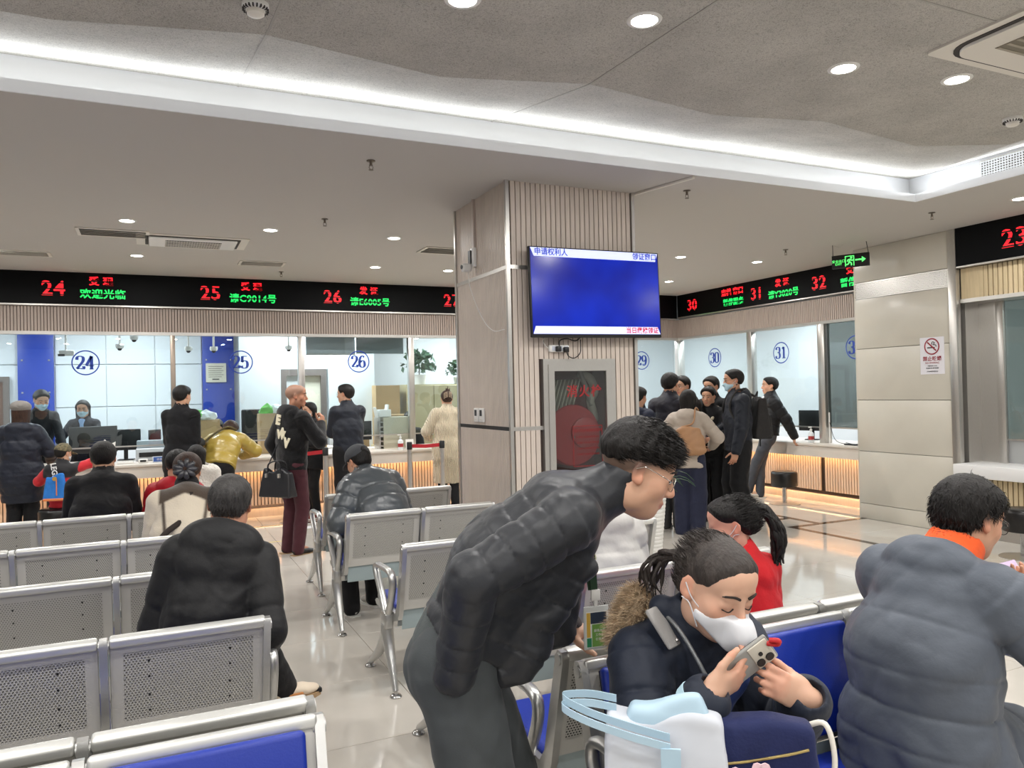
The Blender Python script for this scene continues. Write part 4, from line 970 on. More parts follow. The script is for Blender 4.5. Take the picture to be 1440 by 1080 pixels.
MB().rbox(-0.09, 0.09, -0.05, 0.05, 0, 0.03, 0.006).build('case', M_white, r, 40)
for i in range(5):
    for j in range(2): MB().box(-0.075 + i * 0.032, -0.052 + i * 0.032, -0.03 + j * 0.035, -0.005 + j * 0.035, 0.03, 0.034).build('key', M_cream, r)
r = empty('document_camera', (0.30, 11.10, ZK), label='pale grey document camera with black lens block on counter 24', cat='camera')
MB().rbox(-0.13, 0.13, -0.09, 0.09, 0.0, 0.10, 0.03, 3).build('body', M_cream, r, 40); MB().rbox(-0.05, 0.05, -0.03, 0.03, 0.10, 0.15, 0.008).build('lens_block', M_dark, r, 40)
carton(0.62, 11.5, ZK, 0.44, 0.32, 0.50, 'cardboard box standing on counter 25 under a green bag'); carton(1.55, 11.55, ZK, 0.36, 0.34, 0.56, 'tall cardboard box behind the lettered hoodie under a green packet')
def crumpled(x, y, z, lb, s=1.0):
    r = empty('plastic_packet', (x, y, z), label=lb, cat='packet'); rnd = random.Random(int(x * 100))
    for nm, m, dx, hh in (('green_wrap', mat('green_film', (96, 190, 70), rough=0.3), -0.05, 0.12), ('white_wrap', mat('white_film', (228, 236, 238), rough=0.3), 0.07, 0.11)):
        mb = MB(); bm = bmesh.new(); bmesh.ops.create_icosphere(bm, subdivisions=2, radius=1)
        for q in bm.verts: q.co = Vector((q.co.x * 0.13 * s + dx, q.co.y * 0.10 * s, max(0.0, q.co.z * hh * s + 0.03))) * rnd.uniform(0.82, 1.12)
        mb.bm(bm).build(nm, m, r)
crumpled(0.60, 11.5, ZK + 0.505, 'green and white packet on top of the counter 25 box'); crumpled(1.55, 11.55, ZK + 0.565, 'bright green packet on the tall box behind the lettered hoodie', 0.9)
# notice behind glass 25
r = empty('wall_notice', (0.98, 13.91, 2.03), label='cream framed notice on the blue wall panel behind window 25', cat='notice')
MB().box(-0.16, 0.16, -0.008, 0.0, -0.16, 0.16).build('sheet', mat('notice_cream', (222, 218, 200), rough=0.6), r)
for i in range(6): MB().box(-0.12, 0.12 - 0.03 * (i % 2), -0.010, -0.008, 0.10 - i * 0.035, 0.11 - i * 0.035).build('print_line', mat('print_grey', (120, 112, 104), rough=0.6), r)
MB().box(-0.06, 0.05, -0.010, -0.008, -0.12, -0.10).build('print_line', M_dark, r)
# staff-room cabinets, cartons, plants, doors
def cabinet(x0, x1, y0, y1, z1, lb, m, doors=2):
    r = empty('cabinet', ((x0 + x1) / 2, (y0 + y1) / 2, 0), label=lb, cat='cabinet'); w_ = x1 - x0; d_ = y1 - y0
    MB().box(-w_ / 2, w_ / 2, -d_ / 2, d_ / 2, 0, z1).build('body', m, r)
    for i in range(doors):
        a = -w_ / 2 + i * w_ / doors; o = MB().rbox(a + 0.006, a + w_ / doors - 0.006, -d_ / 2 - 0.02, -d_ / 2, 0.05, z1 - 0.02, 0.004, 1).build('door', m, r)
        MB().rbox(a + w_ / doors - 0.05, a + w_ / doors - 0.03, -d_ / 2 - 0.04, -d_ / 2 - 0.02, z1 * 0.5, z1 * 0.5 + 0.12, 0.004, 1).build('handle', M_steel, o)
M_tan = mat('tan_cabinet', (186, 176, 140), rough=0.5)
cabinet(3.95, 5.4, 12.75, 13.2, 1.76, 'tan metal cabinet behind the cream cardigan', M_tan, 3)
carton(3.62, 12.95, 0.75, 0.42, 0.4, 1.0, 'tall carton against the white partition behind window 26'); carton(3.72, 12.50, 0.0, 0.5, 0.30, 1.26, 'low wide carton stack behind the drawer unit', tape=False)
carton(2.2, 12.3, 0.8, 0.5, 0.4, 0.42, 'carton on the desk behind the person with folded arms'); carton(2.92, 12.5, 0.0, 0.5, 0.4, 1.0, 'carton standing on the staff room floor behind window 26')
r = empty('desk', (2.2, 12.3, 0), label='plain desk carrying a carton behind window 26', cat='desk'); MB().box(-0.4, 0.4, -0.3, 0.3, 0.76, 0.8).build('top', M_cream, r); 
for s_ in (-1, 1): MB().box(s_ * 0.38 - 0.02, s_ * 0.38 + 0.02, -0.28, 0.28, 0, 0.76).build('leg', M_cream, r)
r = empty('pallet_stand', (3.62, 12.95, 0), label='plain low stand under the tall carton', cat='stand'); MB().box(-0.24, 0.24, -0.22, 0.22, 0.7, 0.75).build('top', M_tan, r); MB().box(-0.22, 0.22, -0.2, 0.2, 0, 0.7).build('body', M_tan, r)
r = empty('drawer_unit', (3.22, 11.28, ZK), label='pale wooden drawer unit on counter 26 with paper trays', cat='drawers')
MB().box(-0.14, 0.28, -0.16, 0.16, 0, 0.46).build('body', mat('pale_wood', (186, 180, 160), rough=0.6), r); 
for i in range(6): MB().box(-0.19, -0.14, -0.15, 0.15, 0.03 + i * 0.07, 0.05 + i * 0.07).build('shelf', M_steel, r)
MB().box(-0.20, -0.185, -0.16, 0.16, 0.0, 0.46).build('side_panel', M_steel, r)
r = empty('paper_tray', (3.12, 11.28, ZK + 0.465), label='white paper tray with leaning sheets on the drawer unit', cat='paper tray')
MB().rbox(-0.08, 0.10, -0.1, 0.1, 0, 0.11, 0.01).build('tray', M_white, r); MB().box(-0.10, -0.09, -0.08, 0.08, 0, 0.17, M=Matrix.Rotation(R(-12), 4, 'Y')).build('sheet', M_white, r); MB().box(0.03, 0.05, -0.08, 0.08, 0.1, 0.19, M=Matrix.Rotation(R(8), 4, 'Y')).build('sheet', M_white, r)
def tablet(x, y, lb, rz=0, h=0.14):
    r = empty('paper_holder', (x, y, ZK), rz, lb, 'paper holder'); MB().rbox(-0.06, 0.06, -0.006, 0.006, 0, h, 0.003, M=Matrix.Rotation(R(-14), 4, 'X')).build('panel', M_white, r); MB().box(-0.05, 0.05, 0.0, 0.06, 0, 0.006).build('foot', M_white, r)
tablet(3.40, 10.86, 'white card holder on the counter beside the cream cardigan'); tablet(2.02, 10.9, 'white card holder between the two barrier posts', R(-10), 0.17)
def sanitizer(x, y, z, lb):
    r = empty('sanitizer_bottle', (x, y, z), label=lb, cat='bottle')
    MB().lathe([(0.004, 0), (0.036, 0), (0.038, 0.01), (0.038, 0.12), (0.03, 0.14), (0.014, 0.15), (0.014, 0.165), (0.004, 0.165)], n=20).build('bottle', mat('clear_bottle', (225, 230, 232), rough=0.2), r, 40)
    MB().lathe([(0.004, 0.165), (0.017, 0.165), (0.017, 0.185), (0.006, 0.19), (0.006, 0.21), (0.003, 0.21)], n=14).build('pump', M_white, r, 40); MB().rbox(-0.045, 0.012, -0.008, 0.008, 0.205, 0.22, 0.004).build('spout', M_white, r)
    MB().lathe([(0.0385, 0.04), (0.039, 0.041), (0.039, 0.09), (0.0385, 0.091)], n=20).build('label_band', mat('label_red', (170, 60, 60), rough=0.5), r)
sanitizer(8.26, 7.95, ZK, 'white pump bottle of sanitizer on the counter under window 31'); sanitizer(3.22, 10.74, ZK, 'pump bottle standing on the counter above the barrier belt')
r = empty('flask', (8.24, 7.06, ZK), label='bronze vacuum flask on the counter beside the pier', cat='flask'); MB().lathe([(0.004, 0), (0.035, 0), (0.036, 0.004), (0.036, 0.21), (0.03, 0.225), (0.004, 0.225)], n=24).build('body', mat('bronze_flask', (128, 100, 70), rough=0.3, metal=0.8), r, 40)
MB().lathe([(0.004, 0.225), (0.028, 0.225), (0.028, 0.245), (0.004, 0.25)], n=20).build('lid', M_dark, r, 40); 
r = empty('microphone', (8.30, 7.02, ZK), label='round chrome speaker grille on a short stem beside the flask', cat='microphone'); MB().tube([(0, 0, 0), (0.01, 0, 0.25)], 0.006, 8).build('stem', M_chrome, r); MB().lathe([(0.004, -0.008), (0.04, -0.008), (0.045, 0), (0.04, 0.008), (0.004, 0.008)], c=(0.01, 0, 0.29), n=24, M=Matrix.Rotation(R(90), 4, 'Y')).build('grille', M_chrome, r, 40)
r = empty('pen_stand', (8.24, 7.26, ZK), label='small black pen stand lying on the counter under window 32', cat='pen stand'); MB().rbox(-0.03, 0.03, -0.09, 0.09, 0, 0.02, 0.006).build('base', M_dark, r); MB().tube([(0, 0.0, 0.02), (0.02, 0.1, 0.03)], 0.004, 6).build('pen', M_dark, r)
r = empty('cable_post', (8.30, 7.66, ZK), label='thin white post with cables at window 32', cat='cable post'); MB().tube([(0, 0, 0), (0, 0, 0.42)], 0.010, 8).build('post', M_white, r); MB().tube(catmull([(0, 0, 0.30), (-0.04, -0.1, 0.1), (-0.06, -0.2, 0.03), (-0.04, -0.32, 0.01)], 6), 0.004, 6).build('cable', M_dark, r)
# partition ledge on the glass (lower rail runs over a clear gap), potted greenery on the cabinet
def bush(x, y, z, s, lb):
    r = empty('potted_plant', (x, y, z), label=lb, cat='plant'); rnd = random.Random(int(x * 31))
    MB().lathe([(0.004, 0), (0.06 * s, 0), (0.075 * s, 0.10 * s), (0.004, 0.10 * s)], n=18).build('pot', M_white, r, 40)
    mb = MB()
    for i in range(150):
        a = rnd.uniform(0, 6.28); b_ = rnd.uniform(-0.3, 1.4); q = rnd.uniform(0.5, 1.0) * 0.17 * s
        c_ = Vector((math.cos(a) * math.cos(b_) * q * 1.1, math.sin(a) * math.cos(b_) * q, 0.18 * s + math.sin(b_) * q * 1.1)); e = Euler((rnd.uniform(0, 3), rnd.uniform(0, 3), rnd.uniform(0, 6))).to_matrix(); l_ = 0.045 * s
        mb.raw([c_ + e @ Vector(p_) for p_ in ((0, -l_, 0), (l_ * 0.5, 0, 0.008), (0, l_, 0), (-l_ * 0.5, 0, 0.008))], [(0, 1, 2, 3)])
    mb.build('foliage', mat('bush_green', (52, 84, 58), rough=0.5, noise=0.3, nscale=20), r, kind='stuff')
    MB().tube([(0, 0, 0.08 * s), (0, 0, 0.2 * s)], 0.01, 6).build('stem', M_groove, r)
bush(4.25, 12.95, 1.76, 1.7, 'larger bushy plant on top of the tan cabinet'); bush(4.98, 12.95, 1.76, 1.2, 'smaller bushy plant on top of the tan cabinet')
# doorway with grey frame behind window 26, brown door at far left
r = empty('door_1', (2.28, 13.1, 0), kind='structure'); mdf = mat('door_frame_grey', (112, 104, 100), rough=0.5)
MB().box(-0.37, -0.28, -0.05, 0.05, 0, 2.05).build('door_jamb', mdf, r); MB().box(0.28, 0.37, -0.05, 0.05, 0, 2.05).build('door_jamb', mdf, r); MB().box(-0.28, 0.28, -0.05, 0.05, 1.94, 2.05).build('door_head', mdf, r)
MB().box(-0.28, 0.0, 0.0, 0.02, 0, 1.94).build('door_leaf', mat('door_pale', (216, 220, 222), rough=0.4), r); MB().box(0.02, 0.28, 0.02, 0.04, 0, 1.94).build('door_leaf', mat('door_light', (232, 228, 210), rough=0.5), r)
wall('wall_partition_left', mat('partition_white2', (220, 226, 230), rough=0.4), 1.27, 1.91, 13.05, 13.12, 0, 3.0); wall('wall_over_door', MATS['partition_white2'], 1.91, 2.68, 13.05, 13.12, 2.05, 3.0)
r = empty('door_2', (-2.42, 13.94, 0), kind='structure'); MB().box(-0.45, 0.36, -0.02, 0.02, 0, 1.92).build('door_leaf', mat('brown_door', (110, 84, 72), rough=0.5), r); MB().box(0.36, 0.44, -0.04, 0.02, 0, 2.0).build('door_jamb', mdf, r); MB().box(-0.45, 0.36, -0.04, 0.02, 1.92, 2.0).build('door_head', mdf, r)
# hanging staff-room cameras
for x, z, lb in ((-1.05, 2.24, 'white camera with long flat head hanging behind window 24'), (-0.40, 2.33, 'small white dome camera hanging behind window 24'), (-0.22, 2.45, 'short white camera hung high behind window 24'), (0.48, 2.30, 'white dome camera hanging left of the blue panel behind window 25'), (0.82, 2.30, 'white bullet camera hanging in front of the blue panel'), (1.88, 2.32, 'white camera hanging behind the post of window 26')):
    r = empty('hanging_camera', (x, 12.0, 3.0), label=lb, cat='camera', group='staff room cameras'); d = z - 3.0
    MB().tube([(0, 0, 0), (0, 0, d + 0.05)], 0.014, 8).build('pole', M_white, r)
    if 'flat' in lb: MB().rbox(-0.08, 0.10, -0.06, 0.04, d - 0.02, d + 0.05, 0.012).build('head', M_white, r, 40); MB().box(-0.09, -0.01, -0.062, -0.05, d - 0.03, d + 0.0).build('lens', M_dark, r)
    else:
        MB().lathe([(0.004, d + 0.05), (0.05, d + 0.05), (0.055, d + 0.02), (0.045, d - 0.01), (0.004, d - 0.012)], n=18).build('head', M_white, r, 40); MB().lathe([(0.030, d - 0.01), (0.028, d - 0.025), (0.015, d - 0.038), (0.002, d - 0.04)], n=14).build('lens', M_dark, r, 40)
for y, lb in ((11.55, 'office chair back behind counter 25'),):
    r = empty('office_chair', (1.42, 12.0, 0), label='black mesh office chair behind the counter 25 box', cat='chair')
    MB().rbox(-0.22, 0.22, 0.16, 0.21, 0.62, 1.42, 0.04, 3).build('backrest', M_dark, r, 40); MB().rbox(-0.24, 0.24, -0.24, 0.24, 0.44, 0.52, 0.03, 3).build('seat', M_dark, r, 40); MB().tube([(0, 0, 0.05), (0, 0, 0.46)], 0.025, 8).build('post', M_dark, r)
    for k_ in range(5): a = k_ * 1.2566; MB().tube([(0, 0, 0.08), (0.28 * math.cos(a), 0.28 * math.sin(a), 0.03)], 0.018, 6).build('leg', M_dark, r)
# ------------------------------------------------------------------ figures: signed-distance bodies meshed with surface nets
V3 = lambda *a: np.array(a, dtype=np.float64)
def unit(v): v = np.asarray(v, float); return v / (np.linalg.norm(v) + 1e-12)
class Field:
    def __init__(s, lo, hi, h):
        s.h = h; s.lo = np.array(lo, float) - 3 * h
        s.n = np.maximum(4, np.ceil((np.array(hi, float) + 3 * h - s.lo) / h).astype(int) + 1)
        s.F = np.full(s.n, 1.0, dtype=np.float32)
    def block(s, lo, hi):
        i0 = np.clip(np.floor((lo - s.lo) / s.h).astype(int), 0, s.n - 1); i1 = np.clip(np.ceil((hi - s.lo) / s.h).astype(int) + 1, 1, s.n)
        if np.any(i1 <= i0): return None
        ax = [(s.lo[k] + s.h * np.arange(i0[k], i1[k])).astype(np.float32) for k in range(3)]
        return tuple(slice(a, b) for a, b in zip(i0, i1)), np.stack(np.meshgrid(*ax, indexing='ij'), -1)
    def put(s, fn, lo, hi, k=0.02, op='u'):
        m = k + 3 * s.h
        b = s.block(np.asarray(lo, float) - m, np.asarray(hi, float) + m)
        if b is None: return s
        sl, P = b; d = fn(P); F = s.F[sl]
        if op == 'u':
            if k > 0: hh = np.maximum(k - np.abs(F - d), 0) / k; s.F[sl] = np.minimum(F, d) - hh * hh * k * 0.25
            else: s.F[sl] = np.minimum(F, d)
        elif op == 's':
            d = -d
            if k > 0: hh = np.maximum(k - np.abs(F - d), 0) / k; s.F[sl] = np.maximum(F, d) + hh * hh * k * 0.25
            else: s.F[sl] = np.maximum(F, d)
        return s
    def cone(s, a, b, ra, rb, k=0.02, op='u', quilt=None, s0=0.0):
        a = np.asarray(a, float); b = np.asarray(b, float); ba = b - a; L2 = ba @ ba + 1e-9; L_ = math.sqrt(L2); r = max(ra, rb)
        def fn(P):
            v = P - a.astype(np.float32); t = np.clip(v @ (ba / L2).astype(np.float32), 0, 1)
            q = v - t[..., None] * ba.astype(np.float32)
            d = np.sqrt((q * q).sum(-1)) - (ra + (rb - ra) * t)
            if quilt: d = d - quilt[1] * ((1 - (1 - np.abs(np.sin(np.pi * (t * L_ + s0) / quilt[0]))) ** 5.0) - 0.85)
            return d
        return s.put(fn, np.minimum(a, b) - r, np.maximum(a, b) + r, k, op)
    def slab(s, a, b, u, wa, da, wb, db, k=0.03, op='u', quilt=None, s0=0.0):
        """tapered trunk with elliptical section: half width w along u, half depth d"""
        a = np.asarray(a, float); b = np.asarray(b, float); ba = b - a; L2 = ba @ ba + 1e-9; L_ = math.sqrt(L2); r = max(wa, wb, da, db); u = unit(u).astype(np.float32)
        def fn(P):
            v = P - a.astype(np.float32); t = np.clip(v @ (ba / L2).astype(np.float32), 0, 1)
            q = v - t[..., None] * ba.astype(np.float32); su = q @ u; sv = q - su[..., None] * u
            w_ = wa + (wb - wa) * t; d_ = da + (db - da) * t
            e = np.sqrt((su / w_) ** 2 + (sv * sv).sum(-1) / (d_ * d_))
            d = (e - 1) * np.minimum(w_, d_)
            if quilt: d = d - quilt[1] * ((1 - (1 - np.abs(np.sin(np.pi * (t * L_ + s0) / quilt[0]))) ** 5.0) - 0.85)
            return d
        return s.put(fn, np.minimum(a, b) - r, np.maximum(a, b) + r, k, op)
    def ell(s, c, rad, B=None, k=0.015, op='u'):
        c = np.asarray(c, float); rad = np.asarray(rad, float); B = np.eye(3) if B is None else B; r = rad.max()
        def fn(P):
            q = (P - c.astype(np.float32)) @ B.astype(np.float32); k0 = np.sqrt(((q / rad) ** 2).sum(-1)); k1 = np.sqrt(((q / rad ** 2) ** 2).sum(-1)) + 1e-6
            return np.where(k0 < 1e-3, -rad.min(), k0 * (k0 - 1) / k1).astype(np.float32)
        return s.put(fn, c - r, c + r, k, op)
    def plane(s, c, n):
        ax = [(s.lo[k] + s.h * np.arange(s.n[k]) - c[k]).astype(np.float32) * np.float32(n[k]) for k in range(3)]
        s.F = np.maximum(s.F, -(ax[0][:, None, None] + ax[1][None, :, None] + ax[2][None, None, :]))
    def fun(s, fn, lo, hi, k=0.0, op='s'): return s.put(fn, lo, hi, k, op)
    def wrinkle(s, amp, f=22.0, seed=0):
        ix = np.nonzero(np.abs(s.F) < amp * 1.5 + 2.2 * s.h)
        if len(ix[0]) == 0: return s
        P = (s.lo + np.stack(ix, 1) * s.h).astype(np.float32); rs = np.random.RandomState(seed); d = 0
        for i in range(5):
            w_ = rs.normal(size=3) * f * (0.6 + 0.35 * i); w_[2] *= 1.4; ph = rs.uniform(0, 6.28)
            d = d + (1 - 1.6 * np.abs(np.sin(0.5 * (P @ w_.astype(np.float32) + ph + 1.5 * np.sin(P @ (w_[[1, 2, 0]] * 0.4).astype(np.float32)))))) / (1 + 0.4 * i)
        s.F[ix] += (amp * d / 2.2).astype(np.float32)
        return s
    def mesh(s):
        F = s.F; F[0] = F[-1] = 1; F[:, 0] = F[:, -1] = 1; F[:, :, 0] = F[:, :, -1] = 1
        I = F < 0; nx, ny, nz = F.shape
        cnt = np.zeros((nx - 1, ny - 1, nz - 1), np.int8)
        for i in (0, 1):
            for j in (0, 1):
                for k in (0, 1): cnt += I[i:nx - 1 + i, j:ny - 1 + j, k:nz - 1 + k]
        act = np.argwhere((cnt > 0) & (cnt < 8)); N = len(act)
        if N == 0: return np.zeros((0, 3)), np.zeros((0, 4), int)
        cv = {}
        for i in (0, 1):
            for j in (0, 1):
                for k in (0, 1): cv[(i, j, k)] = F[act[:, 0] + i, act[:, 1] + j, act[:, 2] + k]
        S = np.zeros((N, 3)); C = np.zeros(N)
        for c0 in cv:
            for ax in range(3):
                if c0[ax]: continue
                c1 = list(c0); c1[ax] = 1; c1 = tuple(c1); f0, f1 = cv[c0], cv[c1]; m = (f0 < 0) != (f1 < 0)
                t = np.where(m, f0 / np.where(m, f0 - f1, 1), 0)
                p = np.tile(np.array(c0, float), (N, 1)); p[:, ax] = t
                S += p * m[:, None]; C += m
        V = s.lo + (act + S / C[:, None]) * s.h
        idx = np.full(cnt.shape, -1, np.int64); idx[act[:, 0], act[:, 1], act[:, 2]] = np.arange(N)
        Q = []
        for ax in range(3):
            sl0 = [slice(None)] * 3; sl1 = [slice(None)] * 3; sl0[ax] = slice(0, -1); sl1[ax] = slice(1, None)
            A = I[tuple(sl0)]; B = I[tuple(sl1)]; e = np.argwhere(A != B); a1, a2 = (ax + 1) % 3, (ax + 2) % 3
            e = e[(e[:, a1] > 0) & (e[:, a2] > 0)]
            flip = A[e[:, 0], e[:, 1], e[:, 2]]
            def g(d1, d2): q = e.copy(); q[:, a1] -= d1; q[:, a2] -= d2; return idx[q[:, 0], q[:, 1], q[:, 2]]
            q = np.stack([g(1, 1), g(0, 1), g(0, 0), g(1, 0)], 1); q[~flip] = q[~flip][:, ::-1]
            Q.append(q)
        Q = np.concatenate(Q); Q = Q[(Q >= 0).all(1)]
        return V, Q
    def build(s, name, m, parent, colfn=None, smooth_it=1):
        V, Q = s.mesh()
        if len(V) == 0: return None
        for _ in range(smooth_it):       # light relax of the lattice steps
            a = np.concatenate([Q[:, 0], Q[:, 1], Q[:, 2], Q[:, 3]]); b = np.concatenate([Q[:, 1], Q[:, 2], Q[:, 3], Q[:, 0]])
            ia = np.concatenate([a, b]); ib = np.concatenate([b, a]); c = np.bincount(ia, minlength=len(V))
            A = np.stack([np.bincount(ia, weights=V[ib, j], minlength=len(V)) for j in range(3)], 1)
            V = 0.5 * V + 0.5 * A / np.maximum(c, 1)[:, None]
        me = bpy.data.meshes.new(name); me.vertices.add(len(V)); me.vertices.foreach_set('co', V.astype(np.float32).ravel())
        me.loops.add(len(Q) * 4); me.loops.foreach_set('vertex_index', Q.astype(np.int32).ravel())
        me.polygons.add(len(Q)); me.polygons.foreach_set('loop_start', np.arange(0, len(Q) * 4, 4, dtype=np.int32)); me.polygons.foreach_set('loop_total', np.full(len(Q), 4, np.int32))
        me.polygons.foreach_set('use_smooth', np.ones(len(Q), bool)); me.update(calc_edges=True)
        if colfn is not None:
            c = np.ones((len(V), 4), np.float32); c[:, :3] = colfn(V); at = me.color_attributes.new('tone', 'FLOAT_COLOR', 'POINT'); at.data.foreach_set('color', c.ravel())
        me.materials.append(m)
        return link(name, me, parent)

def tone_mat(name, rough=0.5, sss=0.0, sheen=0.0, bump=0.0, bscale=300.0, spec=0.4):
    if name in MATS: return MATS[name]
    m = bpy.data.materials.new(name); m.use_nodes = True; MATS[name] = m; N = m.node_tree.nodes; L = m.node_tree.links; p = N['Principled BSDF']
    a = N.new('ShaderNodeAttribute'); a.attribute_name = 'tone'; L.new(a.outputs['Color'], p.inputs['Base Color'])
    p.inputs['Roughness'].default_value = rough; p.inputs['Specular IOR Level'].default_value = spec; p.inputs['Sheen Weight'].default_value = sheen
    if sss: p.inputs['Subsurface Weight'].default_value = sss; p.inputs['Subsurface Radius'].default_value = (0.012, 0.005, 0.003); p.inputs['Subsurface Scale'].default_value = 0.6
    if bump:
        tc = N.new('ShaderNodeTexCoord'); n = N.new('ShaderNodeTexNoise'); n.inputs['Scale'].default_value = bscale; L.new(tc.outputs['Object'], n.inputs[0])
        b = N.new('ShaderNodeBump'); b.inputs['Strength'].default_value = bump; b.inputs['Distance'].default_value = 0.004; L.new(n.outputs[0], b.inputs['Height']); L.new(b.outputs[0], p.inputs['Normal'])
    return m
M_skin = tone_mat('skin', 0.5, 0.12)
def fabric(name, rgb, rough=0.75, sheen=0.05, bump=0.10, bscale=60, spec=0.3, noise=0.10, nscale=14, crease=0.8, cscale=7.0): return mat(name, rgb, rough=rough, sheen=sheen, bump=bump, bscale=bscale, spec=spec, noise=noise, nscale=nscale, crease=crease, cscale=cscale)
def hair_mat(name, rgb): return mat(name, rgb, rough=0.5, spec=0.28, noise=0.35, nscale=60, bump=0.35, bscale=160, stretch=(1, 1, 0.25))
M_hair = hair_mat('black_hair', (24, 21, 20)); M_hairg = hair_mat('greying_hair', (58, 56, 55)); M_hairb = hair_mat('brown_hair', (58, 40, 32))
M_eyew = mat('eye_white', (215, 210, 205), rough=0.3); M_eyed = mat('eye_dark', (28, 18, 14), rough=0.15); M_brow = mat('eyebrow', (40, 30, 26), rough=0.8)

def frame_from(fwd, up):
    f = unit(fwd); u = np.asarray(up, float); u = unit(u - f * (u @ f)); r = np.cross(f, u); return np.stack([r, f, u], 1)      # columns: right, forward, up
def rot(axis, deg): return np.array(Matrix.Rotation(R(deg), 3, axis))
def ik(a, c, l1, l2, hint):
    a = np.asarray(a, float); c = np.asarray(c, float); d = c - a; L_ = np.linalg.norm(d); mx = (l1 + l2) * 0.995
    if L_ > mx: c = a + d / L_ * mx; d = c - a; L_ = mx
    t = unit(d); x = (l1 * l1 - l2 * l2 + L_ * L_) / (2 * L_); y = math.sqrt(max(l1 * l1 - x * x, 0)); h = np.asarray(hint, float); h = unit(h - t * (h @ t))
    return a + t * x + h * y, c

class Person:
    """skeleton in the person's own frame: +y forward, +x the person's right, z up, origin on the floor"""
    def __init__(s, name, label, loc, az, H=1.7, h=0.010, pose='stand', lean=0.0, curve=0.0, side=0.0, head=(0, 0, 0), armR=None, armL=None, legR=None, legL=None, seat=0.46,
                 hipz=None, girth=1.0, headfwd=0.0, twist=0.0, group=None, headscale=1.0, necklen=0.138, skin=(206, 160, 132)):
        s.H = H; s.h = h; s.girth = girth; s.skin = np.array(srgb(*skin)[:3])
        s.root = empty('person', (loc[0], loc[1], loc[2] if len(loc) > 2 else 0.0), R(-az), label, 'person', group); s.az = az; s.loc = loc
        k = H / 1.7; s.k = k
        if hipz is None: hipz = 0.525 * H if pose != 'sit' else seat + 0.085 * k
        hc = V3(0, 0, hipz); s.hip = hc
        Rl = rot('X', -lean) @ rot('Y', side); tl = 0.30 * H
        up = Rl @ V3(0, 0, 1); bk = Rl @ V3(0, -1, 0)
        s.mid = hc + up * tl * 0.5 + bk * curve; s.sh = hc + up * tl                      # shoulder centre
        s.bx = rot('Z', -twist) @ (Rl @ V3(1, 0, 0)); s.up2 = unit(s.sh - s.mid + bk * -curve * 0.5); s.chest = unit(np.cross(s.up2, s.bx)); s.up1 = unit(s.mid - hc)
        s.shw = 0.090 * H * (0.5 + 0.5 * girth)
        s.shR = s.sh + s.bx * s.shw - s.up2 * 0.045 * k; s.shL = s.sh - s.bx * s.shw - s.up2 * 0.045 * k
        s.neck = s.sh + s.up2 * 0.035 * k + s.chest * 0.012
        yaw, pitch, roll = head
        hb = rot('Z', -yaw) @ rot('X', -pitch) @ rot('Y', roll)
        s.hk = k * headscale ** 1.0 * (1.0 if H > 1.45 else 1.12)
        s.HB = hb; s.hu = hb @ V3(0, 0, 1); s.hf = hb @ V3(0, 1, 0)
        s.hc = s.neck + unit(s.up2 * 0.6 + s.hu * 0.6) * necklen * s.hk + s.hf * (0.022 + headfwd) * s.hk
        # legs
        s.thigh = 0.245 * H; s.shin = 0.235 * H; hw = 0.052 * H
        s.hpR = hc + V3(hw, 0, -0.01); s.hpL = hc + V3(-hw, 0, -0.01)
        if pose == 'sit': dR, dL = V3(0.10, s.thigh * 0.96, -hipz + 0.085 * k), V3(-0.10, s.thigh * 0.96, -hipz + 0.085 * k)
        else: dR, dL = V3(0.085 * k, 0.0, -hipz + 0.075 * k), V3(-0.085 * k, 0.0, -hipz + 0.075 * k)
        aR = hc + dR if legR is None else V3(*legR[0]); aL = hc + dL if legL is None else V3(*legL[0])
        hint = V3(0, 1, 0.25) if pose != 'sit' else V3(0, 0.75, 1)
        s.kR, s.aR = ik(s.hpR, aR, s.thigh, s.shin, hint if legR is None or len(legR) < 2 else legR[1]); s.kL, s.aL = ik(s.hpL, aL, s.thigh, s.shin, hint if legL is None or len(legL) < 2 else legL[1])
        # arms
        s.ua = 0.172 * H; s.fa = 0.150 * H; s.hand = {}
        for sd, arm in (('R', armR), ('L', armL)):
            sg = 1 if sd == 'R' else -1; sh = s.shR if sd == 'R' else s.shL
            if arm is None: arm = dict(to=sh + (V3(sg * 0.035, 0.05, -(s.ua + s.fa) * 0.985) if pose != 'sit' else V3(-sg * 0.02, 0.26, -0.34) * k))
            to = np.asarray(arm['to'], float); hint = arm.get('hint', (sg * 0.35, -1, -0.15))
            e, w_ = ik(sh, to, s.ua, s.fa, hint); setattr(s, 'e' + sd, e); setattr(s, 'w' + sd, w_)
            fd = unit(arm.get('dir', w_ - e)); pn = arm.get('palm', (-sg, 0, 0)); s.hand[sd] = (w_, fd, np.asarray(pn, float), arm.get('curl', 25), sg, arm.get('thumb', None), arm.get('show', True), arm.get('spread', 0.0))
        s.parts = {}
        pts = np.array([s.hip, s.mid, s.sh, s.hc, s.kR, s.kL, s.aR, s.aL, s.eR, s.eL, s.wR, s.wL]); s.lo = pts.min(0) - 0.22; s.hi = pts.max(0) + 0.22
        s.lo[2] = max(s.lo[2], -0.02)
    def W(s, p):        # world -> own frame
        a = R(s.az); d = np.asarray(p, float) - V3(s.loc[0], s.loc[1], s.loc[2] if len(s.loc) > 2 else 0); return V3(d[0] * math.cos(a) - d[1] * math.sin(a), d[0] * math.sin(a) + d[1] * math.cos(a), d[2])
    def hp(s, x, y, z): return s.hc + s.HB @ (V3(x, y, z) * s.hk)
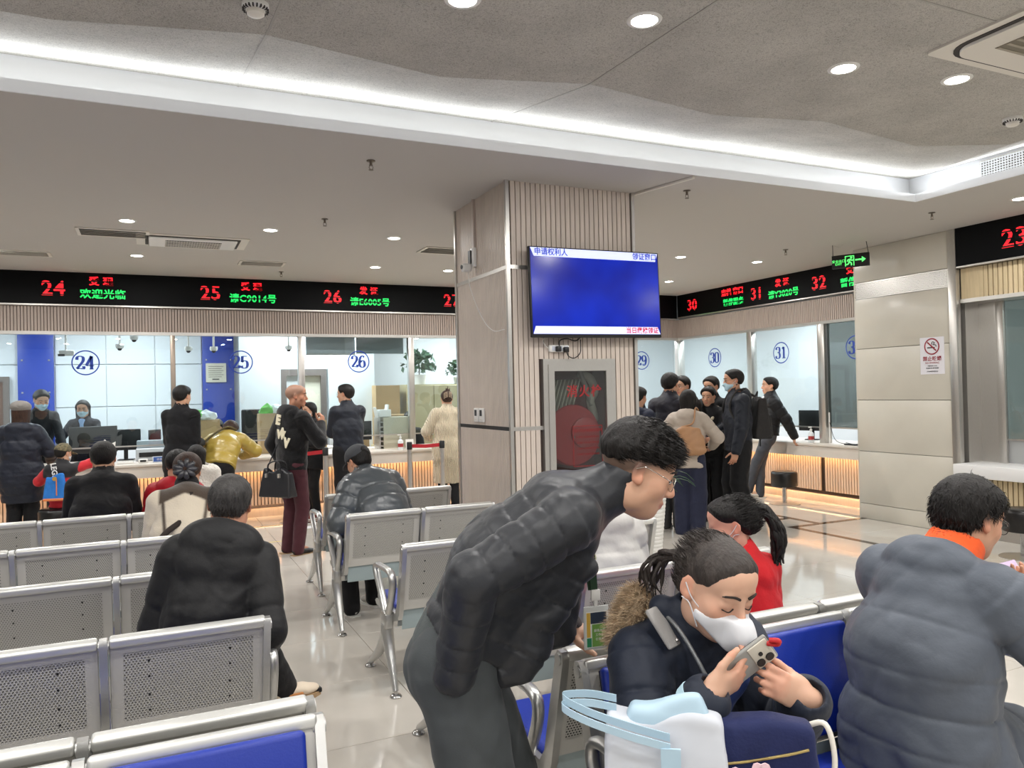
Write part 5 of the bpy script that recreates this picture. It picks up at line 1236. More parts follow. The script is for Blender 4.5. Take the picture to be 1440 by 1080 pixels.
    def head_sdf(s, F, grow=0.0, simple=False, k_=1.0):
        q = s.hk; B = s.HB; g = grow
        F.ell(s.hp(0, -0.012, 0.035), V3(0.076, 0.096, 0.083) * q + g, B, 0.02); F.ell(s.hp(0, 0.022, -0.040), V3(0.062, 0.068, 0.078) * q + g, B, 0.03)
        F.ell(s.hp(0, 0.055, -0.090), V3(0.030, 0.028, 0.024) * q + g, B, 0.03); F.ell(s.hp(0, 0.045, 0.055), V3(0.058, 0.045, 0.045) * q + g, B, 0.03)
        for sg in (-1, 1):
            F.ell(s.hp(sg * 0.038, 0.052, -0.022), V3(0.028, 0.028, 0.030) * q + g, B, 0.02); F.ell(s.hp(sg * 0.050, 0.0, -0.06), V3(0.020, 0.035, 0.035) * q + g, B, 0.025)
            if not simple:
                F.ell(s.hp(sg * 0.031, 0.098, 0.006), V3(0.020, 0.016, 0.012) * q, B, 0.012, 's'); F.ell(s.hp(sg * 0.031, 0.074, 0.004), V3(0.019, 0.013, 0.013) * q, B, 0.006)
                F.ell(s.hp(sg * 0.027, 0.080, 0.026), V3(0.019, 0.010, 0.008) * q, B, 0.014)
        if simple: return
        F.cone(s.hp(0, 0.088, 0.014), s.hp(0, 0.106, -0.026), 0.008 * q, 0.0125 * q, 0.014); F.ell(s.hp(0.011, 0.096, -0.031), V3(0.009, 0.010, 0.008) * q, B, 0.008); F.ell(s.hp(-0.011, 0.096, -0.031), V3(0.009, 0.010, 0.008) * q, B, 0.008)
        F.ell(s.hp(0, 0.086, -0.057), V3(0.023, 0.012, 0.0065) * q, B, 0.006); F.ell(s.hp(0, 0.084, -0.069), V3(0.020, 0.012, 0.007) * q, B, 0.006)
        for sg in (-1, 1):
            E = s.HB @ rot('Z', sg * 22)
            F.ell(s.hp(sg * 0.080, -0.012, 0.0), V3(0.007, 0.018, 0.030) * q, E, 0.008); F.ell(s.hp(sg * 0.079, 0.0, -0.018), V3(0.007, 0.010, 0.014) * q, E, 0.008)
            F.ell(s.hp(sg * 0.088, -0.006, 0.004), V3(0.005, 0.009, 0.017) * q, E, 0.006, 's')
    def hand_sdf(s, F, sd, curl=None, scale=1.0):
        w_, fd, pn, cu, sg, th, show, spr = s.hand[sd]; q = s.k * scale
        pn = unit(pn - fd * (pn @ fd)); lat = np.cross(fd, pn) * sg            # towards the thumb
        if np.any(np.isnan(lat)): return
        B = np.stack([lat, fd, pn], 1); P = lambda x, y, z: w_ + B @ (V3(x, y, z) * q)
        F.cone(P(0, -0.02, 0), P(0, 0.02, 0), 0.026 * q, 0.026 * q, 0.02)
        F.ell(P(0, 0.052, 0), V3(0.040, 0.052, 0.0165) * q, B, 0.015); F.ell(P(0.024, 0.035, 0.010), V3(0.017, 0.028, 0.015) * q, B, 0.012)
        c0 = cu if hasattr(cu, '__len__') else (cu, cu * 1.05, cu * 1.1, cu * 1.15)
        for i, (x, l, rr_) in enumerate(((0.030, 0.96, 0.0092), (0.010, 1.06, 0.0094), (-0.010, 1.0, 0.0090), (-0.028, 0.80, 0.0080))):
            p = P(x, 0.088 - 0.004 * abs(i - 1), 0.0); ang = 0.0; d0 = B @ unit(V3((x * 0.10 + spr * (1.5 - i) * 0.1) / 0.03, 1, 0)); 
            for j, (ln, rj) in enumerate(((0.044, 1.0), (0.027, 0.92), (0.022, 0.82))):
                ang += R(c0[i]) * (0.8 if j == 0 else 1.0 if j == 1 else 0.7); d_ = d0 * math.cos(ang) + unit(pn) * math.sin(ang); e = p + d_ * ln * l * q
                F.cone(p, e, rr_ * rj * q, rr_ * (rj - 0.07) * q, 0.004 if j else 0.009); p = e
        td = th if th is not None else (0.75, 0.62, 0.35)
        p = P(0.026, 0.022, 0.008); d_ = B @ unit(V3(*td)); e = p + d_ * 0.042 * q; F.cone(p, e, 0.0135 * q, 0.0108 * q, 0.012)
        d2 = unit(d_ + fd * 0.55); e2 = e + d2 * 0.033 * q; F.cone(e, e2, 0.0108 * q, 0.0098 * q, 0.004); e3 = e2 + unit(d2 + fd * 0.3) * 0.022 * q; F.cone(e2, e3, 0.0098 * q, 0.008 * q, 0.004)
    def body(s, lips=(176, 98, 88), stubble=None):
        F = Field(s.lo, s.hi, s.h); k = s.k; g = s.girth
        F.slab(s.hip - s.up1 * 0.05, s.mid, s.bx, 0.145 * k * g, 0.095 * k * g, 0.135 * k * g, 0.09 * k * g, 0.04); F.slab(s.mid, s.sh - s.up2 * 0.06, s.bx, 0.135 * k * g, 0.09 * k * g, 0.15 * k, 0.085 * k, 0.05)
        F.cone(s.shL, s.shR, 0.05 * k, 0.05 * k, 0.04); F.cone(s.neck - s.up2 * 0.06, s.hp(0, -0.012, -0.035), 0.060 * k, 0.050 * k, 0.03)
        for a, b, c, h_, sd in ((s.shR, s.eR, s.wR, s.hpR, 'R'), (s.shL, s.eL, s.wL, s.hpL, 'L')):
            F.cone(a, b, 0.047 * k, 0.037 * k, 0.02); F.cone(b, c, 0.037 * k, 0.025 * k, 0.015)
            if s.hand[sd][6]: s.hand_sdf(F, sd)
        for h_, kn, an in ((s.hpR, s.kR, s.aR), (s.hpL, s.kL, s.aL)):
            F.cone(h_, kn, 0.075 * k * g, 0.05 * k, 0.02); F.cone(kn, an, 0.05 * k, 0.034 * k, 0.02); F.cone(an, an + V3(0, 0.10, -0.03) * k, 0.03 * k, 0.025 * k, 0.02)
        s.head_sdf(F)
        lp = np.array(srgb(*lips)[:3]); red = s.skin * V3(1.05, 0.80, 0.76)
        def col(V):
            c = np.tile(s.skin, (len(V), 1)); q = (V - s.hc) @ s.HB / s.hk
            def mix(c, m, t): m = np.clip(m, 0, 1)[:, None]; return c * (1 - m) + t * m
            c = mix(c, 0.6 * np.exp(-((np.abs(q[:, 0]) - 0.042) ** 2 + (q[:, 2] + 0.02) ** 2) / 0.0006) * (q[:, 1] > 0.03), red)
            c = mix(c, 0.8 * np.exp(-(q[:, 0] ** 2 + (q[:, 1] - 0.108) ** 2 + (q[:, 2] + 0.028) ** 2) / 0.0003), red); c = mix(c, 0.7 * (np.abs(q[:, 0]) > 0.076) * (np.abs(q[:, 2]) < 0.05), red)
            c = mix(c, (np.exp(-((q[:, 0] / 0.024) ** 2 + ((q[:, 2] + 0.0635) / 0.0115) ** 2) ** 2) * (q[:, 1] > 0.07)) * 0.95, lp)
            if stubble is not None:
                st = np.array(srgb(*stubble)[:3]); zc = np.interp(q[:, 1], [-0.1, -0.05, 0.0, 0.03, 0.06, 0.075, 0.085], [-0.055, -0.04, -0.005, 0.012, 0.03, 0.06, 0.09]); c = mix(c, np.clip((q[:, 2] - zc) / 0.03, 0, 1) * 0.85, st)
            for sd in 'RL':     # knuckles and fingertips a little pinker
                w_, fd = s.hand[sd][:2]; c = mix(c, 0.30 * (np.linalg.norm(V - (w_ + fd * 0.15 * s.k), axis=1) < 0.07), red)
            return c
        s.parts['body'] = F.build('body', M_skin, s.root, col); return s
    def face(s, brow=True, eyes=True, closed=False):
        for sg in (-1, 1):
            if brow:
                P = [s.hp(sg * x, y, z) for x, y, z in ((0.013, 0.096, 0.028), (0.028, 0.094, 0.034), (0.041, 0.086, 0.032), (0.050, 0.076, 0.027))]; MB().tube(catmull(P, 4), [0.0035 * s.hk] * 5 + [0.003 * s.hk] * 6 + [0.0015 * s.hk] * 2, 6).build('eyebrow', M_brow, s.root, 60)
            if eyes:
                if closed:
                    P = [s.hp(sg * x, y, z) for x, y, z in ((0.016, 0.087, -0.003), (0.031, 0.090, -0.008), (0.046, 0.082, -0.004))]; MB().tube(catmull(P, 4), 0.0017 * s.hk, 6).build('eyelid', M_brow, s.root, 60)
                else:
                    bm = bmesh.new(); bmesh.ops.create_uvsphere(bm, u_segments=14, v_segments=8, radius=1); Mx = Matrix.Translation(Vector(s.hp(sg * 0.031, 0.0785, 0.003))) @ Matrix([list(r_) + [0] for r_ in s.HB] + [[0, 0, 0, 1]]) @ Matrix.Diagonal((0.0145 * s.hk, 0.0115 * s.hk, 0.0055 * s.hk, 1)); o = MB().bm(bm, Mx).build('eye', M_eyew, s.root, 80)
                    bm = bmesh.new(); bmesh.ops.create_uvsphere(bm, u_segments=12, v_segments=8, radius=1); Mx = Matrix.Translation(Vector(s.hp(sg * 0.031, 0.0868, 0.003))) @ Matrix([list(r_) + [0] for r_ in s.HB] + [[0, 0, 0, 1]]) @ Matrix.Diagonal((0.006 * s.hk, 0.004 * s.hk, 0.0053 * s.hk, 1)); MB().bm(bm, Mx).build('iris', M_eyed, o, 80)
                    P = [s.hp(sg * x, y, z) for x, y, z in ((0.016, 0.086, 0.004), (0.031, 0.0895, 0.0095), (0.046, 0.081, 0.004))]; MB().tube(catmull(P, 4), 0.0018 * s.hk, 6).build('eyelid', M_brow, s.root, 60)
        return s
    def hair(s, m=None, t=0.014, front=0.075, style='short', line=None, noise=0.0, h=None, sideburn=True, top=0.0, nape=-0.055):
        h = h or min(s.h, 0.008); q = s.hk; lo = s.hc - 0.19 * q; hi = s.hc + 0.19 * q
        if style in ('long', 'bob'): lo = lo - V3(0.02, 0.02, 0.14)
        F = Field(lo, hi, h)
        B = s.HB; F.ell(s.hp(0, -0.014, 0.035 + top * 0.3), (V3(0.076, 0.096, 0.083 + top) * q + t), B, 0.02); F.ell(s.hp(0, 0.042, 0.055), V3(0.058, 0.046, 0.045) * q + t * 0.9, B, 0.03); F.ell(s.hp(0, -0.045, -0.02), V3(0.064, 0.052, 0.055) * q + t * 0.6, B, 0.02)
        if style in ('long', 'bob'):
            for sg in (-1, 1): F.cone(s.hp(sg * 0.072, -0.005, 0.03), s.hp(sg * 0.075, -0.012, -0.10 if style == 'bob' else -0.17), 0.024 * q, 0.022 * q, 0.03)
            F.slab(s.hp(0, -0.05, 0.02), s.hp(0, -0.055, -0.11 if style == 'bob' else -0.20), B @ V3(1, 0, 0), 0.085 * q, 0.05 * q, 0.075 * q, 0.035 * q, 0.03)
        ys = [-0.16, -0.06, -0.03, -0.012, 0.01, 0.03, 0.05, front - 0.005, front + 0.012, 0.16]
        zs = [nape, nape, -0.04, 0.018, 0.020, 0.008 if sideburn else 0.03, 0.035, 0.062, 0.085, 0.20]
        if style in ('long', 'bob'): zs[0:4] = [-0.4, -0.4, -0.4, -0.4]; zs[4] = -0.02
        if line: ys, zs = line
        lc = s.hc; Bq = s.HB.astype(np.float32)
        def cut(P):
            u = (P - lc.astype(np.float32)) @ Bq / q; zc = np.interp(u[..., 1], ys, zs); n_ = noise * (np.sin(u[..., 0] * 260 + u[..., 1] * 90) + np.sin(u[..., 1] * 310 + 1.3))
            return ((u[..., 2] - zc - n_) * q * 0.8).astype(np.float32)      # positive above the hairline
        def inv(P): return cut(P)
        b = F.block(F.lo, F.lo + F.n * F.h); cd_ = cut(b[1])
        tp = np.clip(cd_ / (0.030 * q), 0, 1); F.F = F.F + (t * 0.85 * (1 - tp * tp * (3 - 2 * tp))).astype(np.float32)
        F.F = np.maximum(F.F, -cd_)
        if noise:
            P = b[1]; u = (P - lc.astype(np.float32)) @ Bq / q
            F.F += (noise * (np.sin(u[..., 0] * 190 + 2 * np.sin(u[..., 2] * 60)) * np.sin(u[..., 1] * 170 + 2 * np.sin(u[..., 0] * 70)))).astype(np.float32)
        s.hairF = F
        s.parts['hair'] = F.build('hair', m or M_hair, s.root); return s
    def strands(s, n=2500, ln=0.03, wdt=0.0012, flow=(0, 0.3, 0.2), m=None, lift=0.6, seed=1, name='hair_strands', src=None, zmin=-9, inset=0.004, jit=0.18):
        me = (src or s.parts['hair']).data; L0 = None; nv = len(me.vertices); co = np.zeros(nv * 3, np.float32); me.vertices.foreach_get('co', co); co = co.reshape(-1, 3); no = np.zeros(nv * 3, np.float32); me.vertices.foreach_get('normal', no); no = no.reshape(-1, 3)
        rs = np.random.RandomState(seed); fl = s.HB @ V3(*flow); ii = rs.randint(0, nv, n); v = []; f = []
        for i in ii:
            p = co[i].astype(float); nn = no[i].astype(float)
            q = (p - s.hc) @ s.HB
            if q[2] < zmin: continue
            d = unit(nn * lift + fl + rs.normal(size=3) * jit); sd_ = unit(np.cross(d, rs.normal(size=3))) * wdt; l_ = ln * rs.uniform(0.6, 1.2); p = p - nn * inset; mdl = p + d * l_ * 0.55; e = p + unit(d + fl * 0.5 - nn * 0.25) * l_; b = len(v)
            v += [p - sd_, p + sd_, mdl + sd_ * 0.8, mdl - sd_ * 0.8, e]; f += [(b, b + 1, b + 2, b + 3), (b + 3, b + 2, b + 4)]
        o = MB().raw(v, f); me2 = bpy.data.meshes.new(name); me2.from_pydata([tuple(x) for x in o.v], [], o.f); me2.materials.append(m or M_hair); me2.polygons.foreach_set('use_smooth', [True] * len(me2.polygons)); ob = link(name, me2, s.root); ob['kind'] = 'stuff'; return s
    def jacket(s, m, t=0.03, hem=0.06, quilt=None, name='jacket', collar=0.05, hood=False, wr=0.006, cuff=0.0, slv=1.0, belly=0.0, open_=False, hoodm=None, skirt=None, colfn=None, qarm=True, h=None, seed=0, sleeve='both', hoodp=(0.15, 0.13, 0.09), neckcut=0.062, extra=None, hemcut=True):
        h = h or s.h; k = s.k; g = s.girth; u = s.bx; sl = slv
        bp = [s.hip, s.mid, s.sh, s.neck, s.eR, s.eL, s.wR, s.wL] + ([s.hpR + (s.kR - s.hpR) * (skirt + 0.1), s.hpL + (s.kL - s.hpL) * (skirt + 0.1)] if skirt is not None else []); bp = np.array(bp)
        F = Field(bp.min(0) - 0.22 - t, bp.max(0) + 0.20 + t, h)
        hb = s.hip - s.up1 * hem; hx = hb - s.up1 * 0.08; L1 = np.linalg.norm(s.mid - hx)
        F.slab(hx, s.mid, u, (0.150 * k * g + t), (0.100 * k * g + t + belly * 0.5), 0.142 * k * g + t, 0.098 * k * g + t + belly, 0.03, quilt=quilt)
        F.slab(s.mid, s.sh - s.up2 * 0.07 * k, u, 0.142 * k * g + t, 0.098 * k * g + t + belly, 0.150 * k + t * 0.6, 0.088 * k + t, 0.05, quilt=quilt, s0=L1)
        F.cone(s.shL, s.shR, 0.050 * k + t * 0.6, 0.050 * k + t * 0.6, 0.05); F.slab(s.sh - s.up2 * 0.05, s.neck + s.up2 * 0.01, u, 0.12 * k, 0.065 * k + t * 0.6, 0.062 * k + t * 0.3, 0.062 * k + t * 0.3, 0.06)
        cn, co_ = s.up1, hb
        if skirt is not None:
            for kn, hp_ in ((s.kR, s.hpR), (s.kL, s.hpL)): F.slab(hp_, hp_ + (kn - hp_) * (skirt + 0.2), u, 0.10 * k * g + t, 0.10 * k + t, 0.088 * k + t, 0.09 * k + t, 0.07, quilt=quilt)
            e_ = ((s.kR + s.kL) - (s.hpR + s.hpL)) * 0.5; co_ = (s.hpR + s.hpL) / 2 + e_ * skirt; cn = -unit(e_)
        if hemcut: F.plane(co_, cn)
        if extra: extra(F, s)
        if wr: F.wrinkle(wr, 18, seed)
        for a, b, c, sd in ((s.shR, s.eR, s.wR, 'R'), (s.shL, s.eL, s.wL, 'L')):
            if sleeve not in ('both', sd): continue
            qa = quilt if qarm else None; c2 = c + unit(c - b) * cuff; la = np.linalg.norm(b - a)
            F.cone(a, b, 0.050 * k * sl + t * 0.9, 0.041 * k * sl + t * 0.85, 0.014, quilt=qa); F.cone(b, c2, 0.041 * k * sl + t * 0.85, 0.032 * k * sl + t * 0.65, 0.02, quilt=qa, s0=la)
        if collar: F.cone(s.neck - s.up2 * 0.02, s.neck + s.up2 * collar + s.hf * 0.012, 0.064 * k + t * 0.55, 0.062 * k + t * 0.35, 0.02)
        if hood:
            w_, d_, z_ = hoodp; B = np.stack([u, s.chest, s.up2], 1); c = s.neck - s.chest * (0.045 * k + t * 0.5) - s.up2 * 0.045 * k
            F.ell(c, V3(w_, d_ * 0.80, z_ * 1.15) * k, B, 0.004); F.ell(c - s.chest * 0.022 * k - s.up2 * 0.075 * k, V3(w_ * 0.95, d_ * 0.50, z_ * 1.15) * k, B, 0.012)
            F.ell(c + s.up2 * 0.075 * k + s.chest * 0.035 * k, V3(w_ * 0.70, d_ * 0.62, z_ * 0.85) * k, B, 0.012, 's')
        if wr: F.wrinkle(wr * 0.6, 26, seed + 5)
        if collar: F.cone(s.neck + s.up2 * 0.012, s.hc, neckcut * k, (neckcut + 0.003) * k, 0.004, 's')
        for b, c, sd in ((s.eR, s.wR, 'R'), (s.eL, s.wL, 'L')):
            if s.hand[sd][6]: d_ = unit(c - b); F.cone(c + d_ * (cuff - 0.012), c + d_ * (cuff + 0.06), 0.03 * k, 0.036 * k, 0.002, 's')
        s.jF = F
        s.parts[name] = F.build(name, m, s.root, colfn); return s
    def trousers(s, m, t=0.018, wide=1.0, wr=0.006, hem=0.045, name='trousers', h=None, seed=3, waist=0.10):
        h = h or max(s.h, 0.007); k = s.k; g = s.girth; bp = np.array([s.hip + s.up1 * waist, s.hip, s.kR, s.kL, s.aR, s.aL]); F = Field(bp.min(0) - 0.2, bp.max(0) + 0.2, h)
        F.slab(s.hip - s.up1 * 0.05, s.hip + s.up1 * waist, s.bx, 0.146 * k * g + t * 0.6, 0.098 * k * g + t * 0.6, 0.138 * k * g + t * 0.5, 0.094 * k * g + t * 0.5, 0.04)
        for hp_, kn, an in ((s.hpR, s.kR, s.aR), (s.hpL, s.kL, s.aL)):
            F.cone(hp_, kn, 0.080 * k * g + t, 0.055 * k * wide + t, 0.025); F.cone(kn, an + unit(kn - an) * (0.02 - hem), 0.055 * k * wide + t, 0.043 * k * wide + t, 0.015)
        if wr: F.wrinkle(wr, 20, seed)
        s.parts[name] = F.build(name, m, s.root); return s
    def shoes(s, m, sole=None, azR=0, azL=0, h=0.008, pitchR=0, pitchL=0):
        for an, az, pt, sd in ((s.aR, azR, pitchR, 'R'), (s.aL, azL, pitchL, 'L')):
            k = s.k; B = rot('Z', -az) @ rot('X', -pt); P = lambda x, y, z: an + B @ (V3(x, y, z) * k); F = Field(an - 0.26, an + 0.26, h)
            F.slab(P(0, -0.03, -0.035), P(0, 0.10, -0.045), B @ V3(1, 0, 0), 0.040 * k, 0.034 * k, 0.046 * k, 0.026 * k, 0.03); F.cone(P(0, -0.02, 0.015), P(0, 0.0, -0.03), 0.040 * k, 0.042 * k, 0.02); F.ell(P(0, 0.135, -0.052), V3(0.042, 0.05, 0.022) * k, B, 0.03)
            pl = P(0, 0, -0.074); n_ = (B @ V3(0, 0, 1)).astype(np.float32); b = F.block(F.lo, F.lo + F.n * F.h); F.F = np.maximum(F.F, -((b[1] - pl.astype(np.float32)) @ n_)); F.cone(P(0, -0.02, 0.02), P(0, -0.02, 0.12), 0.036 * k, 0.04 * k, 0.004, 's')
            o = F.build('shoe', m, s.root)
            sm = MB(); pts = [(-0.043, -0.06), (-0.03, -0.078), (0.03, -0.078), (0.043, -0.06), (0.045, 0.03), (0.052, 0.09), (0.046, 0.15), (0.022, 0.186), (-0.022, 0.186), (-0.046, 0.15), (-0.052, 0.09), (-0.045, 0.03)]
            Mx = Matrix.Translation(Vector(an)) @ Matrix([list(r_) + [0] for r_ in B] + [[0, 0, 0, 1]]) @ Matrix.Scale(k, 4); sm.prism(pts, -0.088, -0.068, 'Z', M=Mx); sm.build('sole', sole or m, o, 40)
        return s
    def glasses(s, m, r_=0.021, wv=0.026, lens=None, y=0.101, half=False, thick=0.0012):
        rim = []
        for sg in (-1, 1):
            c = (sg * 0.033, y, 0.0); P = [s.hp(c[0] + wv * math.copysign(abs(math.cos(a)) ** 0.7, math.cos(a)), y - abs(c[0]) * 0.18 - 0.10 * abs(math.cos(a)) * 0.02, c[2] + r_ * math.copysign(abs(math.sin(a)) ** 0.7, math.sin(a))) for a in np.linspace(0, 2 * math.pi, 25)[:-1]]
            rim.append(P)
        g = MB(); 
        for P in rim: g.tube(P, thick * s.hk, 6, closed=True)
        g.tube([s.hp(-0.010, y - 0.004, 0.006), s.hp(0, y, 0.009), s.hp(0.010, y - 0.004, 0.006)], thick * s.hk, 6)
        o = g.build('glasses', m, s.root, 60)
        for sg in (-1, 1): MB().tube([s.hp(sg * 0.058, y - 0.012, 0.006), s.hp(sg * 0.082, 0.06, 0.012), s.hp(sg * 0.090, 0.0, 0.022), s.hp(sg * 0.088, -0.02, 0.010)], thick * 0.9 * s.hk, 6).build('temple', m, o, 60)
        if lens:
            for P in rim: MB().raw(P, [tuple(range(len(P)))]).build('lens', lens, o)
        return s
    def mask(s, m, z0=-0.105, z1=-0.012, kn=False, strap=None):
        h = min(s.h, 0.006); F = Field(s.hc - 0.16 * s.hk, s.hc + 0.16 * s.hk, h); q = s.hk; B = s.HB
        F.ell(s.hp(0, 0.03, -0.045), V3(0.072, 0.070, 0.080) * q, B, 0.02); F.cone(s.hp(0, 0.08, -0.012), s.hp(0, 0.112, -0.035), 0.010 * q, 0.014 * q, 0.03); F.ell(s.hp(0, 0.058, -0.090), V3(0.036, 0.036, 0.028) * q, B, 0.03)
        if kn: F.cone(s.hp(0, 0.085, -0.01), s.hp(0, 0.135, -0.055), 0.012 * q, 0.010 * q, 0.05); F.cone(s.hp(0, 0.135, -0.055), s.hp(0, 0.075, -0.115), 0.010 * q, 0.02 * q, 0.05)
        lc = s.hc.astype(np.float32); Bf = B.astype(np.float32); b = F.block(F.lo, F.lo + F.n * F.h); u = (b[1] - lc) @ Bf / q
        zt = z1 - 0.10 * np.abs(u[..., 0]) ** 1.0 * 3.0 + 0.06 * (u[..., 1] - 0.08); zb = z0 + 0.9 * np.maximum(np.abs(u[..., 0]) - 0.02, 0)
        cutd = np.maximum.reduce([(u[..., 2] - zt) * q, (zb - u[..., 2]) * q, (0.022 + 0.10 * np.abs(u[..., 2] + 0.055) - u[..., 1]) * q]); F.F = np.maximum(F.F, cutd.astype(np.float32))
        o = F.build('face_mask', m, s.root); s.parts['mask'] = o
        for sg in (-1, 1):
            for zz in (-0.035, -0.08): MB().tube(catmull([s.hp(sg * 0.062, 0.04, zz), s.hp(sg * 0.079, 0.012, zz * 0.4), s.hp(sg * 0.086, -0.012, 0.012 if zz > -0.05 else -0.028)], 4), 0.0016 * q, 6).build('ear_loop', strap or m, o, 60)
        return s
def tubeline(name, pts, r, m, parent, n=8): return MB().tube(catmull(pts, 6), r, n).build(name, m, parent, 60)
# ------------------------------------------------------------------ people
def wl(loc, az, p):
    a = R(az); d = np.asarray(p, float) - V3(loc[0], loc[1], loc[2] if len(loc) > 2 else 0); return V3(d[0] * math.cos(a) - d[1] * math.sin(a), d[0] * math.sin(a) + d[1] * math.cos(a), d[2])
def dwl(az, v): a = R(az); return V3(v[0] * math.cos(a) - v[1] * math.sin(a), v[0] * math.sin(a) + v[1] * math.cos(a), v[2])
C_black = fabric('black_cloth', (18, 18, 21)); C_navy = fabric('navy_cloth', (30, 36, 56), rough=0.6); C_dkt = fabric('dark_trousers', (32, 32, 36)); C_nyl = fabric('black_nylon', (36, 38, 43), rough=0.45, sheen=0.05, spec=0.4, bump=0.08, bscale=45)
S_black = mat('black_shoe', (24, 24, 26), rough=0.5); S_white = mat('white_shoe', (215, 208, 196), rough=0.6); S_gum = mat('tan_sole', (170, 140, 104), rough=0.7); S_wsole = mat('white_sole', (225, 225, 220), rough=0.6)
M_maskw = mat('white_mask', (214, 215, 219), rough=0.8); M_maskb = mat('blue_mask', (176, 206, 220), rough=0.8); M_metalrim = mat('silver_rim', (190, 186, 180), rough=0.2, metal=1); M_blackrim = mat('black_rim', (26, 22, 22), rough=0.3)
M_lens = glass_mat('lens_glass', (240, 244, 244), 0.10)

# ---- bending man with the lanyard
L1, A1 = (0.745, 2.0), 112
def flap(F, s):     # the open front of the jacket hanging straight down from the chest
    a = s.mid + s.chest * 0.10 + s.up2 * 0.12; 
    for sg in (0.75,):
        p = a + s.bx * 0.10 * sg; F.slab(p, V3(p[0] + 0.02, p[1] - 0.13, 0.86), V3(0, 1, 0.25), 0.11, 0.05, 0.10, 0.035, 0.06, quilt=(0.075, 0.007))
        p = a - s.bx * 0.10; F.slab(p, V3(p[0], p[1] - 0.02, 0.88), V3(0, 1, 0.1), 0.10, 0.04, 0.07, 0.03, 0.05)
bm_ = Person('person', 'person in black quilted jacket and lanyard bending over the phone user', L1, A1, H=1.75, h=0.0055, lean=42, curve=0.055, head=(3, 22, 0), headfwd=0.03, necklen=0.112, hipz=0.905,
             armR=dict(to=(0.175, 0.0, 0.89), hint=(0.5, -1.0, 0.1), dir=(-0.35, 0.2, -0.9), palm=(-1, 0, 0), curl=25),
             armL=dict(to=wl(L1, A1, (1.10, 2.03, 0.90)), hint=(-0.6, -0.3, -0.4), dir=dwl(A1, (0.85, -0.45, -0.25)), palm=(0, -0.2, -1), curl=18),
             legR=((0.10, -0.04, 0.075),), legL=((-0.12, 0.10, 0.075),), skin=(208, 164, 138))
bm_.body(stubble=(48, 42, 40), lips=(178, 92, 86)).face()
bm_.jacket(C_nyl, t=0.024, hem=-0.05, quilt=(0.066, 0.0065), collar=0.10, wr=0.007, belly=0.0, extra=flap, hemcut=True, slv=1.12, neckcut=0.058)
bm_.trousers(fabric('charcoal_trousers', (66, 70, 72), bump=0.05, bscale=200), t=0.026, wide=1.25, wr=0.007).shoes(S_black)
bm_.hair(t=0.015, top=0.012, front=0.082, noise=0.0022, line=([-0.16, -0.075, -0.05, -0.012, 0.02, 0.04, 0.06, 0.082, 0.098, 0.16], [0.01, 0.01, 0.022, 0.036, 0.038, 0.034, 0.042, 0.060, 0.075, 0.12]), h=0.0045)
bm_.strands(8000, 0.034, 0.0009, flow=(0.0, 0.9, -0.05), lift=0.30)
bm_.glasses(M_metalrim, lens=M_lens, r_=0.019, wv=0.026)
F = Field(bm_.lo, bm_.hi, 0.008)        # grey knit hem of the shirt below the jacket
F.slab(bm_.hip + bm_.up1 * 0.0, bm_.hip + bm_.up1 * 0.12, bm_.bx, 0.168, 0.122, 0.168, 0.125, 0.02); F.build('shirt_hem', fabric('grey_knit', (74, 80, 80), bscale=150), bm_.root)
bd = empty('id_badge', (1.115, 1.87, 0.965), R(-8), 'green and yellow staff badge hanging on a dark green lanyard', 'badge')
M_lan = mat('lanyard_green', (28, 58, 36), rough=0.6)
MB().rbox(-0.011, 0.011, -0.0015, 0.0015, 0.075, 0.36, 0.001, 1, M=Matrix.Rotation(R(-3), 4, 'Y')).build('lanyard', M_lan, bd); MB().rbox(-0.009, 0.009, 0.004, 0.0065, 0.075, 0.37, 0.001, 1, M=Matrix.Rotation(R(-8), 4, 'Y')).build('lanyard', M_lan, bd)
o = link('lettering', text_mesh('union pay 云闪付', 0.016, mat('lan_yellow', (190, 190, 60), rough=0.6), 0.0003), bd, (-0.006, -0.003, 0.20)); o.rotation_euler = (0, R(87), 0)
MB().rbox(-0.014, 0.014, -0.004, 0.004, 0.045, 0.076, 0.003).build('clip', M_white, bd, 40); MB().box(-0.005, 0.005, -0.002, 0.002, 0.02, 0.05).build('clip', M_white, bd)
c_ = MB().rbox(-0.038, 0.038, -0.003, 0.003, -0.09, 0.03, 0.003).build('card_case', mat('case_grey', (200, 202, 200), rough=0.3), bd, 40)
for nm, b, rgb in (('card_face', (-0.031, 0.031, -0.084, 0.015), (232, 234, 230)), ('navy_block', (-0.018, 0.030, -0.018, 0.013), (52, 62, 78)), ('yellow_block', (-0.030, -0.019, -0.055, 0.013), (206, 168, 74)), ('green_block', (-0.014, 0.030, -0.082, -0.020), (112, 156, 78)), ('teal_block', (-0.030, -0.016, -0.082, -0.057), (52, 132, 92))):
    y = -0.0034 if nm == 'card_face' else -0.0042
    MB().box(b[0], b[1], y, -0.003, b[2], b[3]).build(nm, mat('badge_' + nm, rgb, rough=0.35), c_)
for i, t_ in enumerate(('服务大厅', '工作证', '引导员')): link('lettering', text_mesh(t_, 0.0085, M_white, 0.0002), c_, (0.008, -0.0046, -0.038 - i * 0.012))

